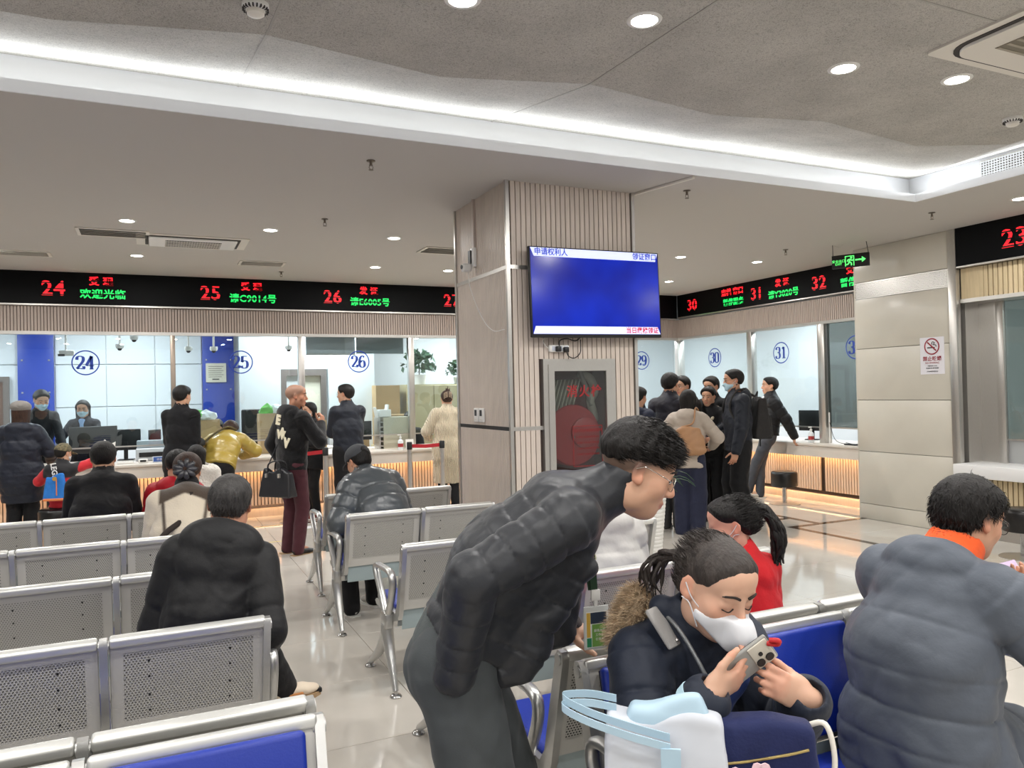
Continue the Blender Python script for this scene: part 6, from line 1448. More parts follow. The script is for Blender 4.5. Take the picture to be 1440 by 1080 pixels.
# ---- seated woman with the phone
L2, A2 = (1.25, 1.68), 180
PH = V3(1.19, 1.36, 0.975)
wm = Person('person', 'person in navy fur hooded parka and white mask looking at a phone', L2, A2, H=1.53, h=0.0048, pose='sit', seat=0.455, lean=10, curve=0.03, side=3, head=(0, 22, -3), headfwd=0.02, girth=1.12, headscale=1.10,
            armR=dict(to=wl(L2, A2, (1.095, 1.365, 0.925)), hint=(0.35, -0.6, -0.8), dir=dwl(A2, (0.90, -0.10, 0.30)), palm=dwl(A2, (0.25, 0.75, 0.45)), curl=(30, 26, 24, 26), thumb=(0.7, 0.7, 0.1)),
            armL=dict(to=wl(L2, A2, (1.325, 1.305, 0.895)), hint=(-0.35, -0.6, -0.8), dir=dwl(A2, (-0.82, 0.10, 0.42)), palm=dwl(A2, (-0.1, 0.9, 0.1)), curl=(40, 46, 50, 54), thumb=(0.35, 0.85, 0.45)),
            legR=((0.16, 0.42, 0.075),), legL=((-0.12, 0.44, 0.075),), skin=(208, 166, 142))
wm.body(lips=(180, 110, 100)).face(closed=True)
C_park = fabric('navy_parka', (30, 36, 50), rough=0.6, bump=0.12, bscale=30)
def lapel(F, s):
    for sg in (-1, 1): F.cone(s.neck + s.bx * 0.075 * sg - s.chest * 0.03 + s.up2 * 0.035, s.sh + s.chest * 0.125 + s.bx * 0.03 * sg - s.up2 * 0.10, 0.034, 0.026, 0.02)
wm.jacket(C_park, t=0.032, hem=0.05, quilt=(0.105, 0.009), collar=0.03, wr=0.010, skirt=0.55, slv=1.12, cuff=-0.015, extra=lapel, seed=4)
wm.trousers(C_dkt, t=0.02).shoes(S_black)
lin = ([-0.16, -0.06, -0.03, -0.012, 0.02, 0.045, 0.06, 0.075, 0.092, 0.16], [-0.06, -0.06, -0.045, 0.005, 0.020, 0.030, 0.052, 0.074, 0.090, 0.2])
wm.hair(hair_mat('dark_grey_hair', (56, 50, 47)), t=0.006, line=lin, h=0.0045, noise=0.0008); wm.strands(3800, 0.035, 0.0009, flow=(0, -1.0, 0.0), lift=0.0, jit=0.07, m=MATS['dark_grey_hair'], inset=0.001)
pt_ = [wm.hp(0.03, -0.10, 0.02), wm.hp(0.05, -0.145, 0.0), wm.hp(0.07, -0.155, -0.05), wm.hp(0.075, -0.14, -0.11)]
for i in range(14):
    rr_ = random.Random(i); j = lambda: rr_.uniform(-0.016, 0.016)
    MB().tube(catmull([p + V3(j(), j(), j()) * (0.4 + 0.5 * q_) for q_, p in enumerate(pt_)], 5), [0.007] * 8 + [0.005] * 5 + [0.002] * 3, 6).build('ponytail', MATS['dark_grey_hair'], wm.root, 60, kind='stuff')
wm.mask(M_maskw, kn=True, z1=-0.014)
# hood with fur trim lying on her right shoulder, grey tabs
M_fur = mat('fur_tan', (186, 164, 136), rough=0.9, noise=0.4, nscale=60); M_tab = fabric('grey_tab', (150, 148, 146), bscale=120)
F = Field(wm.shR - 0.2, wm.shR + 0.22, 0.008); ca = wm.shR + V3(-0.045, -0.05, 0.07); F.cone(ca + V3(0.045, -0.02, -0.04), ca + V3(0.0, -0.02, 0.045), 0.034, 0.032, 0.02); fur = F.build('fur_trim', M_fur, wm.root)
wm.strands(3600, 0.034, 0.0009, flow=(0.35, 0.1, 0.0), lift=0.9, m=M_fur, name='fur_hair', src=fur, seed=5)
MB().rbox(-0.034, 0.034, -0.006, 0.006, -0.055, 0.05, 0.006, M=Matrix.Translation(Vector(wm.shR + V3(-0.035, 0.062, 0.085))) @ Euler((R(38), 0, R(25))).to_matrix().to_4x4()).build('hood_tab', M_tab, wm.root, 40)
MB().rbox(-0.028, 0.028, -0.006, 0.006, -0.055, 0.05, 0.006, M=Matrix.Translation(Vector(wm.shL + V3(0.085, 0.105, 0.035))) @ Euler((R(30), R(10), R(-10))).to_matrix().to_4x4()).build('hood_tab', M_tab, wm.root, 40)
for dx in (-0.016, 0.016): MB().lathe([(0.001, -0.002), (0.005, -0.002), (0.005, 0.002), (0.001, 0.002)], c=Vector(wm.shR + V3(-0.035 + dx, 0.092, 0.055)), n=10, M=Matrix.Rotation(R(50), 4, 'X')).build('snap', M_steel, wm.root)
tubeline('collar_zip', [wm.neck + V3(0.09, -0.02, 0.045), wm.neck + V3(0.085, 0.07, 0.0), wm.sh + V3(0.055, 0.165, -0.10), wm.mid + V3(0.02, 0.185, 0.02)], 0.005, mat('zip_grey', (120, 122, 124), rough=0.4, metal=0.5), wm.root)
# light blue lining showing at the right cuff
cd = unit(wm.wR - wm.eR); MB().lathe([(0.045, -0.014), (0.0585, -0.012), (0.057, 0.010), (0.045, 0.012)], c=Vector(wm.wR - cd * 0.026), n=20, M=Vector((0, 0, 1)).rotation_difference(Vector(cd)).to_matrix().to_4x4()).build('cuff_lining', mat('pale_blue_cloth', (176, 206, 218), rough=0.8), wm.root, 50)
# bag strap across the chest
tubeline('strap', [wm.shL + V3(0.06, 0.02, 0.085), wm.sh + V3(-0.045, 0.155, -0.06), wm.mid + V3(0.0, 0.19, 0.06), wm.mid + V3(0.06, 0.20, -0.10)], 0.013, fabric('navy_strap', (38, 56, 108), bscale=120), wm.root)
# phone in her hands
pf = unit(V3(-0.18, -0.85, -0.30)); pz = unit(V3(0.62, -0.30, 0.50))      # back faces the viewer's side, top edge tilted to the right
px_ = unit(np.cross(pz, -pf)); pz = unit(np.cross(-pf, px_)) * 1.0
ph = empty('smartphone', tuple(PH), label='grey smartphone with two big lenses and red finger loop held by the navy parka', cat='phone')
Mp = Matrix(np.stack([px_, -pf, pz], 1).tolist()).to_4x4()
def pb(nm, m, *b, r_=0.0): return (MB().rbox(*b, r_, 3, M=Mp) if r_ else MB().box(*b, M=Mp)).build(nm, m, ph, 40)
pb('case', mat('phone_grey', (150, 150, 146), rough=0.35), -0.038, 0.038, -0.005, 0.005, -0.085, 0.078, r_=0.008); pb('screen', mat('phone_screen', (30, 34, 44), rough=0.1), -0.035, 0.035, 0.005, 0.006, -0.080, 0.073)
pb('camera_island', mat('phone_pale', (206, 200, 186), rough=0.3), -0.033, 0.034, -0.008, -0.004, 0.025, 0.074, r_=0.003)
for x, z, rr_ in ((-0.016, 0.060, 0.010), (-0.016, 0.036, 0.010), (0.006, 0.046, 0.005)): MB().lathe([(0.001, 0), (rr_, 0), (rr_, 0.003), (0.001, 0.003)], c=Mp @ Vector((x, -0.0082, z)), n=16, M=Mp @ Matrix.Rotation(R(90), 4, 'X')).build('lens', M_dark, ph, 40)
MB().tube([Mp @ Vector(q_) for q_ in catmull([(0.016, -0.006, 0.072), (0.012, -0.02, 0.088), (0.022, -0.024, 0.094), (0.026, -0.012, 0.08)], 5)], 0.006, 8).build('finger_loop', mat('loop_red', (186, 30, 36), rough=0.5), ph, 60)
# tote bag and navy bag on her lap
def bag_shape(nm, m, parent, c, w_, d_, h_, taper=0.85, seed=1, wr=0.006, rz=0.0, hh=0.006, wave=0.02):
    F = Field(V3(*c) - V3(0.3, 0.3, 0.05), V3(*c) + V3(0.3, 0.3, h_ + 0.12), hh); co, si = math.cos(rz), math.sin(rz)
    def fn(P):
        q = P - np.array(c, np.float32); x = q[..., 0] * co + q[..., 1] * si; y = -q[..., 0] * si + q[..., 1] * co; z = q[..., 2]; t = np.clip(z / h_, 0, 1); s_ = 1 - (1 - taper) * t
        dx = np.abs(x) - w_ * s_; dy = np.abs(y) - d_ * s_ * (1 - 0.45 * t); dz = np.maximum(-z, z - h_ - wave * np.sin(x * 30)); o_ = np.stack([dx, dy, dz], -1) + 0.015
        return (np.minimum(o_.max(-1), 0) + np.linalg.norm(np.maximum(o_, 0), axis=-1) - 0.015).astype(np.float32)
    F.put(fn, V3(*c) - V3(0.3, 0.3, 0.05), V3(*c) + V3(0.3, 0.3, h_ + 0.1), 0.0); F.wrinkle(wr, 22, seed); return F.build(nm, m, parent)
tb = empty('tote_bag', (0.965, 1.385, 0.665), R(-34), 'white and pale blue tote bag with gold emblem on the lap of the phone user', 'bag')
bag_shape('bag_body', mat('white_nonwoven', (196, 200, 208), rough=0.7, noise=0.03, crease=0.6, cscale=5), tb, (0.02, 0, 0), 0.135, 0.075, 0.245, 0.90, 2, 0.004, wave=0.008)
bag_shape('blue_liner', mat('pale_blue_film', (170, 196, 212), rough=0.55, crease=0.6, cscale=6), tb, (0.03, 0.0, 0.17), 0.105, 0.05, 0.105, 0.72, 5, 0.006, wave=0.014)
for dz, dy in ((0.0, 0.0), (0.012, 0.02)):
    P = [Vector(q_) for q_ in catmull([(0.03, -0.078 + dy, 0.20 + dz), (-0.06, -0.085 + dy, 0.225 + dz), (-0.15, -0.075 + dy, 0.250 + dz), (-0.195, -0.04 + dy, 0.262 + dz), (-0.14, -0.02 + dy, 0.262 + dz), (-0.08, -0.01 + dy, 0.25 + dz)], 6)]
    v = []; 
    for q_ in P: v += [q_ + Vector((0, 0, 0.008)), q_ - Vector((0, 0, 0.008)), q_ + Vector((0, 0.003, -0.008)), q_ + Vector((0, 0.003, 0.008))]
    f = []
    for a in range(len(P) - 1):
        for e in range(4): f.append((a * 4 + e, a * 4 + (e + 1) % 4, a * 4 + 4 + (e + 1) % 4, a * 4 + 4 + e))
    MB().raw(v, f).build('handle', MATS['pale_blue_film'], tb, 40)
MB().box(0.01, 0.05, -0.083, -0.077, 0.14, 0.20).build('handle_tab', MATS['pale_blue_film'], tb)
mg = mat('gold_print', (150, 132, 46), rough=0.5); MB().tube([Vector((-0.03 + 0.022 * math.cos(a), -0.077, 0.095 + 0.03 * math.sin(a))) for a in np.linspace(0, 2 * math.pi, 17)[:-1]], 0.009, 8, closed=True).build('emblem', mg, tb, 60)
nbg = empty('shoulder_bag', (1.145, 1.29, 0.645), R(-38), 'navy zipped shoulder bag with pink blossom embroidery on the lap of the phone user', 'bag')
bag_shape('bag_body', fabric('navy_canvas', (28, 36, 78), bscale=150), nbg, (0, 0, 0), 0.15, 0.07, 0.25, 0.82, 7, 0.008, wave=0.006)
MB().tube([Vector(q_) for q_ in catmull([(-0.11, -0.060, 0.165), (-0.02, -0.060, 0.18), (0.07, -0.054, 0.20), (0.11, -0.048, 0.21)], 6)], 0.003, 6).build('zip', mat('gold_zip', (190, 168, 110), rough=0.3, metal=0.8), nbg, 60); MB().rbox(-0.117, -0.105, -0.070, -0.062, 0.125, 0.168, 0.002).build('zip_pull', MATS['gold_zip'], nbg)
mpk = mat('embroidery_pink', (232, 196, 204), rough=0.7); mrd = mat('embroidery_red', (150, 24, 52), rough=0.7); rnd = random.Random(11)
for i, (fx, fz) in enumerate(((-0.04, 0.045), (0.015, 0.06), (0.06, 0.03), (-0.08, 0.015), (0.10, 0.05), (0.03, 0.005))):
    for k_ in range(5):
        a = k_ * 1.2566 + i; MB().lathe([(0.001, -0.001), (0.011, -0.001), (0.011, 0.002), (0.001, 0.002)], c=(fx + 0.013 * math.cos(a), -0.070, fz + 0.105 + 0.013 * math.sin(a)), n=8, M=Matrix.Rotation(R(90), 4, 'X')).build('petal', mpk, nbg)
    MB().lathe([(0.001, -0.001), (0.007, -0.001), (0.007, 0.003), (0.001, 0.003)], c=(fx, -0.071, fz + 0.105), n=8, M=Matrix.Rotation(R(90), 4, 'X')).build('flower_centre', mrd, nbg)
tubeline('bag_handle', [(0.11, 0.02, 0.23), (0.15, 0.0, 0.245), (0.165, -0.01, 0.18), (0.155, -0.01, 0.10)], 0.006, M_cream, nbg)

# ---- man in the grey padded coat reading a slip
L3, A3 = (2.03, 1.57), 86
gm = Person('person', 'person in long grey padded coat with orange collar sitting sideways reading a slip', L3, A3, H=1.70, h=0.006, pose='sit', seat=0.455, lean=14, curve=0.05, head=(16, 16, 0), headfwd=0.02, girth=1.18,
            armR=dict(to=wl(L3, A3, (2.38, 1.44, 0.90)), hint=(1.0, -0.6, -0.6), palm=(-0.6, 0.2, 0.8), curl=35), armL=dict(to=wl(L3, A3, (2.42, 1.62, 0.90)), hint=(-1, -0.4, -0.5), palm=(0.6, 0.2, 0.8), curl=35),
            legR=((0.12, 0.46, 0.075),), legL=((-0.10, 0.50, 0.075),), skin=(202, 154, 126))
C_gry = fabric('grey_padded', (84, 90, 100), rough=0.55, bump=0.14, bscale=26, noise=0.06, crease=1.0, cscale=5)
gm.body(stubble=(60, 52, 48)).face()
gm.jacket(C_gry, t=0.042, hem=0.10, quilt=(0.105, 0.009), collar=0.03, wr=0.009, hood=True, hoodp=(0.15, 0.11, 0.075), skirt=0.75, slv=1.2, seed=8)
gm.trousers(C_black, t=0.03).shoes(S_black)
gm.hair(t=0.014, noise=0.0012, top=0.006, front=0.08, nape=-0.045, h=0.005); gm.strands(4200, 0.026, 0.0011, flow=(0, 0.1, -0.5), lift=0.25)
gm.glasses(M_blackrim, lens=M_lens)
F = Field(gm.neck - 0.14, gm.neck + 0.16, 0.006); F.cone(gm.neck - gm.up2 * 0.03, gm.neck + gm.up2 * 0.046 + gm.hf * 0.015, 0.094, 0.082, 0.02); F.cone(gm.neck + gm.up2 * 0.04, gm.hc, 0.064, 0.072, 0.004, 's'); F.build('orange_collar', fabric('orange_cloth', (232, 92, 40)), gm.root)
Ms_ = Vector((0, -1, 0)).rotation_difference(Vector((-0.62, -0.40, 0.68))).to_matrix().to_4x4()
sl_ = empty('paper_slip', (2.43, 1.57, 0.985), label='pale lilac paper slip held by the person in the grey coat', cat='paper'); MB().box(-0.055, 0.055, -0.0008, 0.0008, -0.04, 0.04, M=Ms_).build('sheet', mat('lilac_paper', (214, 196, 228), rough=0.7), sl_); MB().box(-0.044, -0.040, -0.002, 0.0, 0.02, 0.026, M=Ms_).build('print_dot', M_dark, sl_)

# ---- older man in the black hooded jacket
L4, A4 = (0.14, 3.17), 8
om = Person('person', 'person in black hooded jacket sitting on the aisle end with one leg out', L4, A4, H=1.66, h=0.0065, pose='sit', seat=0.455, lean=12, curve=0.04, side=10, head=(6, 10, 4), headfwd=0.02, girth=0.94,
            armR=dict(to=(0.25, 0.16, 0.60), hint=(0.1, -1, -0.2), palm=(-1, 0, 0)), armL=dict(to=(-0.14, 0.30, 0.62), hint=(-0.3, -1, -0.4), palm=(1, 0, 0)),
            legR=(wl(L4, A4, (0.52, 3.72, 0.27)),), legL=((-0.14, 0.44, 0.075),), skin=(190, 138, 112))
C_blk2 = fabric('black_padded', (17, 17, 19), rough=0.6, bump=0.14, bscale=28)
om.body(stubble=(74, 70, 68)).jacket(C_blk2, t=0.027, hem=0.10, collar=0.06, wr=0.008, hood=True, hoodp=(0.165, 0.125, 0.095), seed=2, slv=1.15, quilt=(0.21, 0.006))
om.trousers(C_black, t=0.02).shoes(mat('cream_trainer', (222, 206, 184), rough=0.6), S_gum, azR=72)
om.hair(M_hairg, t=0.011, noise=0.001, nape=-0.05, h=0.005); om.strands(4200, 0.018, 0.0010, flow=(0, -0.1, -0.7), lift=0.25, m=M_hairg)
for sd_ in (1,):    # orange and black panels on the near shoe
    o = om.aR; MB().rbox(-0.047, 0.05, 0.02, 0.09, -0.068, -0.045, 0.006, M=Matrix.Translation(Vector(o)) @ Matrix.Rotation(R(-72), 4, 'Z')).build('shoe_panel', mat('shoe_orange', (196, 130, 74), rough=0.6), om.root, 40); MB().rbox(-0.03, 0.03, 0.155, 0.186, -0.075, -0.052, 0.006, M=Matrix.Translation(Vector(o)) @ Matrix.Rotation(R(-72), 4, 'Z')).build('shoe_tip', S_black, om.root, 40)
    for i in range(4): MB().box(-0.024, 0.024, 0.05 + i * 0.022, 0.056 + i * 0.022, -0.024 - i * 0.004, -0.018 - i * 0.004, M=Matrix.Translation(Vector(o)) @ Matrix.Rotation(R(-72), 4, 'Z')).build('shoe_lace', S_wsole, om.root)

# ---- man in the shiny grey puffer and cap
L5, A5 = (1.50, 5.36), -14
cm = Person('person', 'person in shiny grey puffer and dark cap hunched on the short bench', L5, A5, H=1.70, h=0.008, pose='sit', seat=0.455, lean=30, curve=0.06, head=(-14, 26, 0), girth=1.0,
            armR=dict(to=(0.16, 0.42, 0.62), hint=(0.4, -0.8, -0.3), palm=(-1, 0, 0)), armL=dict(to=(-0.18, 0.36, 0.62), hint=(-0.6, -0.8, -0.1), palm=(1, 0, 0)), legL=((-0.14, 0.30, 0.075),))
cm.body().jacket(mat('shiny_puffer', (78, 83, 87), rough=0.28, spec=0.6, noise=0.05, bump=0.12, bscale=24, sheen=0.0), t=0.045, hem=0.06, quilt=(0.105, 0.014), collar=0.075, wr=0.006, slv=1.2).trousers(C_black).shoes(mat('grey_trainer', (190, 188, 182), rough=0.6), S_wsole)
cm.hair(t=0.010)
def cap(s, m, brim=True, t=0.017, back=True, brimdir=1):
    F = Field(s.hc - 0.17, s.hc + 0.19, 0.006); q = s.hk; F.ell(s.hp(0, -0.008, 0.045), V3(0.080, 0.100, 0.082) * q + t * 0.6, s.HB, 0.0)
    b = F.block(F.lo, F.lo + F.n * F.h); u = (b[1] - s.hc.astype(np.float32)) @ s.HB.astype(np.float32) / q; F.F = np.maximum(F.F, (0.028 - u[..., 2]) * q)
    if back: F.ell(s.hp(0, -0.115, 0.062), V3(0.034, 0.05, 0.026) * q, s.HB, 0.0, 's')
    o = F.build('cap', m, s.root)
    if brim:
        pts = [(x, y * brimdir) for x, y in ((-0.078, 0.05), (-0.07, 0.105), (-0.04, 0.15), (0, 0.165), (0.04, 0.15), (0.07, 0.105), (0.078, 0.05), (0.0, 0.07))]; Mx = Matrix.Translation(Vector(s.hp(0, 0, 0.032))) @ Matrix([list(r_) + [0] for r_ in s.HB] + [[0, 0, 0, 1]]) @ Matrix.Rotation(R(-12 * brimdir), 4, 'X'); MB().prism(pts, -0.003, 0.003, 'Z', M=Mx).build('brim', m, o, 40)
    if back: MB().tube(catmull([s.hp(-0.05, -0.092, 0.036), s.hp(0, -0.112, 0.036), s.hp(0.05, -0.092, 0.036)], 5), 0.007, 6).build('cap_strap', m, o, 60)
    return o
cap(cm, fabric('dark_grey_cap', (70, 72, 76), bscale=200))

# ---- girl in red, back to back with the woman
L6, A6 = (2.10, 2.34), -8
rg = Person('person', 'person in red top and pink mask with a long black ponytail', L6, A6, H=1.30, h=0.006, pose='sit', seat=0.455, lean=4, head=(-48, 14, 0), headscale=1.05, skin=(206, 150, 130))
rg.body().jacket(fabric('red_wool', (196, 26, 34), bscale=120), t=0.022, hem=0.05, collar=0.05, wr=0.005, quilt=None).trousers(C_dkt).shoes(S_white)
lin2 = ([-0.16, -0.06, -0.03, -0.012, 0.02, 0.045, 0.06, 0.075, 0.092, 0.16], [-0.055, -0.055, -0.035, 0.02, 0.024, 0.034, 0.05, 0.070, 0.086, 0.2])
rg.hair(t=0.013, line=lin2, h=0.005).strands(2600, 0.035, 0.0009, flow=(0, -0.8, 0.1), lift=0.02, jit=0.08, inset=0.001)
for i in range(34):
    rr_ = random.Random(i + 50); j = lambda s_=0.02: rr_.uniform(-s_, s_)
    MB().tube(catmull([rg.hp(0.01, -0.108, 0.03), rg.hp(0.02 + j(), -0.155 + j(.01), 0.02 + j()), rg.hp(0.03 + j(.025), -0.185 + j(.02), -0.06), rg.hp(0.03 + j(.04), -0.175 + j(.03), -0.13), rg.hp(0.02 + j(.03), -0.15 + j(.02), -0.20 + j())], 5), [0.012] * 14 + [0.008] * 5 + [0.003] * 2, 6).build('ponytail', M_hair, rg.root, 60, kind='stuff')
rg.mask(mat('pink_mask', (226, 182, 190), rough=0.8), strap=M_maskw)

# ---- person in the white quilted coat
wp = Person('person', 'person in white quilted coat sitting beyond the bending person', (2.0, 3.18), 5, H=1.42, h=0.009, pose='sit', seat=0.455, lean=10, head=(0, 20, 0), girth=1.1)
wp.body().jacket(mat('white_quilt', (180, 178, 174), rough=0.6, bump=0.15, bscale=26), t=0.04, hem=0.06, quilt=(0.085, 0.010), hood=True, wr=0.006).trousers(C_dkt).shoes(S_white).hair(style='bob')

# ---- far left, standing and seated
Q = 0.011
p = Person('person', 'person in long dark navy coat and grey knitted beret at counter 24', (-1.34, 10.12), 8, H=1.60, h=Q, girth=1.1, head=(0, 8, 0), armR=dict(to=(0.24, 0.26, 0.92), hint=(0.5, -0.9, 0)), armL=dict(to=(-0.24, 0.26, 0.92), hint=(-0.5, -0.9, 0)))
p.body().jacket(fabric('midnight_nylon', (30, 34, 46), rough=0.5), t=0.042, quilt=(0.12, 0.008), skirt=0.85, hood=True, hoodp=(0.16, 0.12, 0.08), wr=0.007).trousers(C_black, wide=1.2).shoes(S_black).hair(M_hairb, style='long', t=0.012)
F = Field(p.hc - 0.2, p.hc + 0.2, 0.008); F.ell(p.hp(0, -0.03, 0.075), V3(0.105, 0.118, 0.070), p.HB, 0.0); F.ell(p.hp(0, -0.005, 0.03), V3(0.085, 0.108, 0.03), p.HB, 0.02); F.build('beret', fabric('grey_beret', (134, 130, 126), bscale=110, bump=0.3), p.root)
p = Person('person', 'person in dark suit and mask leaning behind the glass of window 24', (-1.38, 11.95), 160, H=1.78, h=Q, lean=10, head=(0, 22, 0), armR=dict(to=(0.2, 0.42, 0.95)), armL=dict(to=(-0.2, 0.42, 0.95)))
p.body().face().jacket(C_black, t=0.014, collar=0.02).trousers(C_black).shoes(S_black).hair(t=0.018, noise=0.002).mask(M_maskb)
p = Person('person', 'person in navy jacket, sky blue shirt and pale mask behind counter 24', (-0.86, 12.1), 192, H=1.62, h=0.009, head=(-6, 12, 0), armR=dict(to=(0.14, 0.34, 1.0), hint=(1, -0.6, -0.3)), armL=dict(to=(-0.12, 0.32, 0.98), hint=(-1, -0.6, -0.3)))
p.body().face().jacket(fabric('suit_navy', (32, 34, 44)), t=0.014, collar=0.0).trousers(C_black).shoes(S_black).hair(style='long', t=0.012).mask(M_maskb).glasses(M_blackrim)
F = Field(p.sh - 0.2, p.sh + 0.2, 0.009); F.slab(p.sh + p.chest * 0.078, p.mid + p.chest * 0.10, p.bx, 0.045, 0.03, 0.012, 0.02, 0.02); F.build('shirt', fabric('sky_blue_shirt', (148, 180, 222)), p.root)
# child with blue backpack on the stool
Lc, Ac = (-0.90, 9.58), 14
p = Person('person', 'person in red and black jacket and camouflage cap raising a paper packet', Lc, Ac, H=1.24, h=0.008, pose='sit', seat=0.47, head=(30, 5, 0), armR=dict(to=wl(Lc, Ac, (-0.50, 9.85, 0.98)), hint=(0.6, -0.6, -0.8), palm=(-1, 0.3, 0)), armL=dict(to=(-0.16, 0.24, 0.80)))
C_red = np.array(srgb(186, 24, 36)[:3]); C_bk = np.array(srgb(24, 24, 28)[:3])
def redblack(V, s=p): q = V - s.sh; t_ = np.clip((q[:, 2] + 0.13) / 0.02, 0, 1)[:, None] * (np.abs(q[:, 0]) < 0.17)[:, None]; return C_red * (1 - t_) + C_bk * t_
p.body().face().jacket(tone_mat('tone_cloth', 0.75, 0, 0.15, 0.15, 80), t=0.026, hem=0.06, colfn=redblack, wr=0.005).trousers(C_dkt).shoes(S_black).hair(t=0.010).mask(M_maskw, strap=M_maskw)
cap(p, mat('camouflage', (98, 90, 66), rough=0.8, noise=0.6, nscale=45), back=False)
o = link('lettering', text_mesh('LEGE', 0.075, M_white, 0.002, bold=0.002), p.root, tuple(p.sh - p.chest * 0.118 + p.bx * -0.03 - p.up2 * 0.035)); o.rotation_euler = (0, R(82), 0); 
bk = empty('backpack', tuple(Vector(p.root.location) + Vector((0, 0, 0))), R(-Ac), 'small blue backpack with orange trim under the camouflage cap', 'backpack')
bag_shape('pack', fabric('bright_blue', (40, 112, 190), bscale=120), bk, tuple(p.mid - p.chest * 0.165 - V3(0.0, 0, 0.15)), 0.115, 0.055, 0.26, 0.72, 3, 0.003, hh=0.007)
cc = p.mid - p.chest * 0.228; MB().tube([Vector(cc + V3(0.03, 0, z)) for z in (-0.10, 0.0, 0.07)], 0.006, 6).build('zip_trim', mat('orange_trim', (206, 120, 70), rough=0.6), bk); MB().rbox(cc[0] - 0.10, cc[0] + 0.10, cc[1] - 0.008, cc[1] + 0.02, cc[2] - 0.155, cc[2] - 0.13, 0.006).build('bottom_trim', MATS['orange_trim'], bk)
MB().lathe([(0.002, 0), (0.022, 0), (0.022, 0.006), (0.002, 0.006)], c=(cc[0] + 0.01, cc[1] + 0.012, cc[2] + 0.075), n=16, M=Matrix.Rotation(R(90), 4, 'X')).build('round_patch', mat('gold_patch', (176, 140, 60), rough=0.5), bk)
pk = empty('paper_packet', (-0.47, 9.93, 0.93), label='crumpled white paper packet in a raised hand at counter 24', cat='packet')
MB().prism([(-0.05, 0.0), (0.06, -0.02), (0.08, 0.20), (0.02, 0.17), (-0.03, 0.23), (-0.07, 0.18)], -0.012, 0.012, 'Y').build('packet', M_white, pk); MB().box(0.0, 0.03, -0.014, -0.012, 0.03, 0.09).build('print', mat('print_orange', (214, 140, 80), rough=0.6), pk)
p = Person('person', 'person in plain black jacket seated facing counter 24', (-0.35, 6.26), 2, H=1.70, h=0.009, pose='sit', seat=0.455, lean=20, curve=0.04, head=(2, 10, 0), girth=1.12)
p.body().jacket(C_black, t=0.03, hem=0.06, collar=0.07, wr=0.006).trousers(C_black).shoes(S_black).hair(t=0.016, nape=-0.05)
p = Person('person', 'person in long black coat standing at counter 25', (0.30, 9.95), 28, H=1.76, h=Q, head=(14, 4, 0), armR=dict(to=(0.12, 0.27, 1.06), hint=(0.15, -0.8, -0.6)), armL=dict(to=(-0.10, 0.26, 1.02), hint=(-0.15, -0.8, -0.6)))
p.body().face().jacket(fabric('black_wool', (20, 20, 23), rough=0.9), t=0.024, skirt=0.8, collar=0.05, wr=0.006, slv=1.05).trousers(C_black).shoes(S_black).hair(t=0.017)
p = Person('person', 'person in red hooded puffer seated beside the plain black jacket', (0.12, 6.22), 14, H=1.44, h=0.009, pose='sit', seat=0.455, lean=14, head=(10, 10, 0), girth=1.1)
p.body().jacket(fabric('red_puffer', (178, 20, 36), rough=0.5), t=0.042, hem=0.05, quilt=(0.11, 0.008), hood=True, wr=0.005).trousers(C_black).shoes(S_black).hair(t=0.013, nape=-0.03)
for a_ in (0,): MB().tube([Vector(p.eL + V3(-0.055 + 0.0 * math.cos(a), -0.05 + 0.03 * math.cos(a), 0.03 * math.sin(a) + 0.02)) for a in np.linspace(0, 2 * math.pi, 13)[:-1]], 0.004, 6, closed=True).build('sleeve_emblem', M_white, p.root)
p = Person('person', 'person in white fluffy coat standing beyond the red puffer', (0.34, 7.35), 10, H=1.17, h=0.009, head=(0, 8, 0), girth=1.25)
M_fluff = mat('white_fluff', (232, 228, 218), rough=0.95, noise=0.06, nscale=40, bump=0.8, bscale=60, sheen=0.4)
p.body().jacket(M_fluff, t=0.06, skirt=0.5, hood=True, wr=0.008, hoodp=(0.2, 0.12, 0.1)).trousers(C_dkt).shoes(S_black).hair(style='bob', t=0.012)
# fleece
p = Person('person', 'person in cream and brown fleece with a black scrunchie in the hair', (0.17, 5.14), 6, H=1.60, h=0.009, pose='sit', seat=0.455, lean=16, curve=0.05, head=(4, 14, 0), girth=1.12)
cr = np.array(srgb(220, 208, 188)[:3]); br = np.array(srgb(78, 66, 56)[:3])
def fleece(V, s=p):
    q = (V - s.sh) @ np.stack([s.bx, s.chest, s.up2], 1); sm = lambda x: np.clip(x / 0.012 + 0.5, 0, 1)
    yoke = sm(np.minimum(q[:, 2] + 0.045 + 0.35 * np.abs(q[:, 0]), q[:, 2] + 0.10)) * sm(0.15 - np.abs(q[:, 0])); st = sm(0.010 - np.abs(np.abs(q[:, 0]) - 0.125 - 0.1 * (q[:, 2] + 0.1))) * (q[:, 2] <= -0.06)
    m_ = np.maximum(yoke, st)[:, None]; return cr * (1 - m_) + br * m_
p.body().jacket(tone_mat('tone_fleece', 0.95, 0, 0.4, 0.5, 130), t=0.034, hem=0.06, collar=0.0, colfn=fleece, wr=0.006).trousers(C_dkt).shoes(S_black).hair(M_hairb, t=0.018, nape=-0.04)
F = Field(p.neck - 0.15, p.neck + 0.15, 0.008); F.cone(p.neck - p.up2 * 0.03, p.neck + p.up2 * 0.045, 0.082, 0.074, 0.01); F.build('black_collar', C_black, p.root)
tubeline('strap', [p.shR + V3(-0.12, -0.08, 0.06), p.sh + V3(0.02, -0.165, -0.10), p.mid + V3(-0.10, -0.185, 0.03), p.mid + V3(-0.17, -0.16, -0.08)], 0.018, fabric('dark_strap', (50, 42, 38)), p.root)
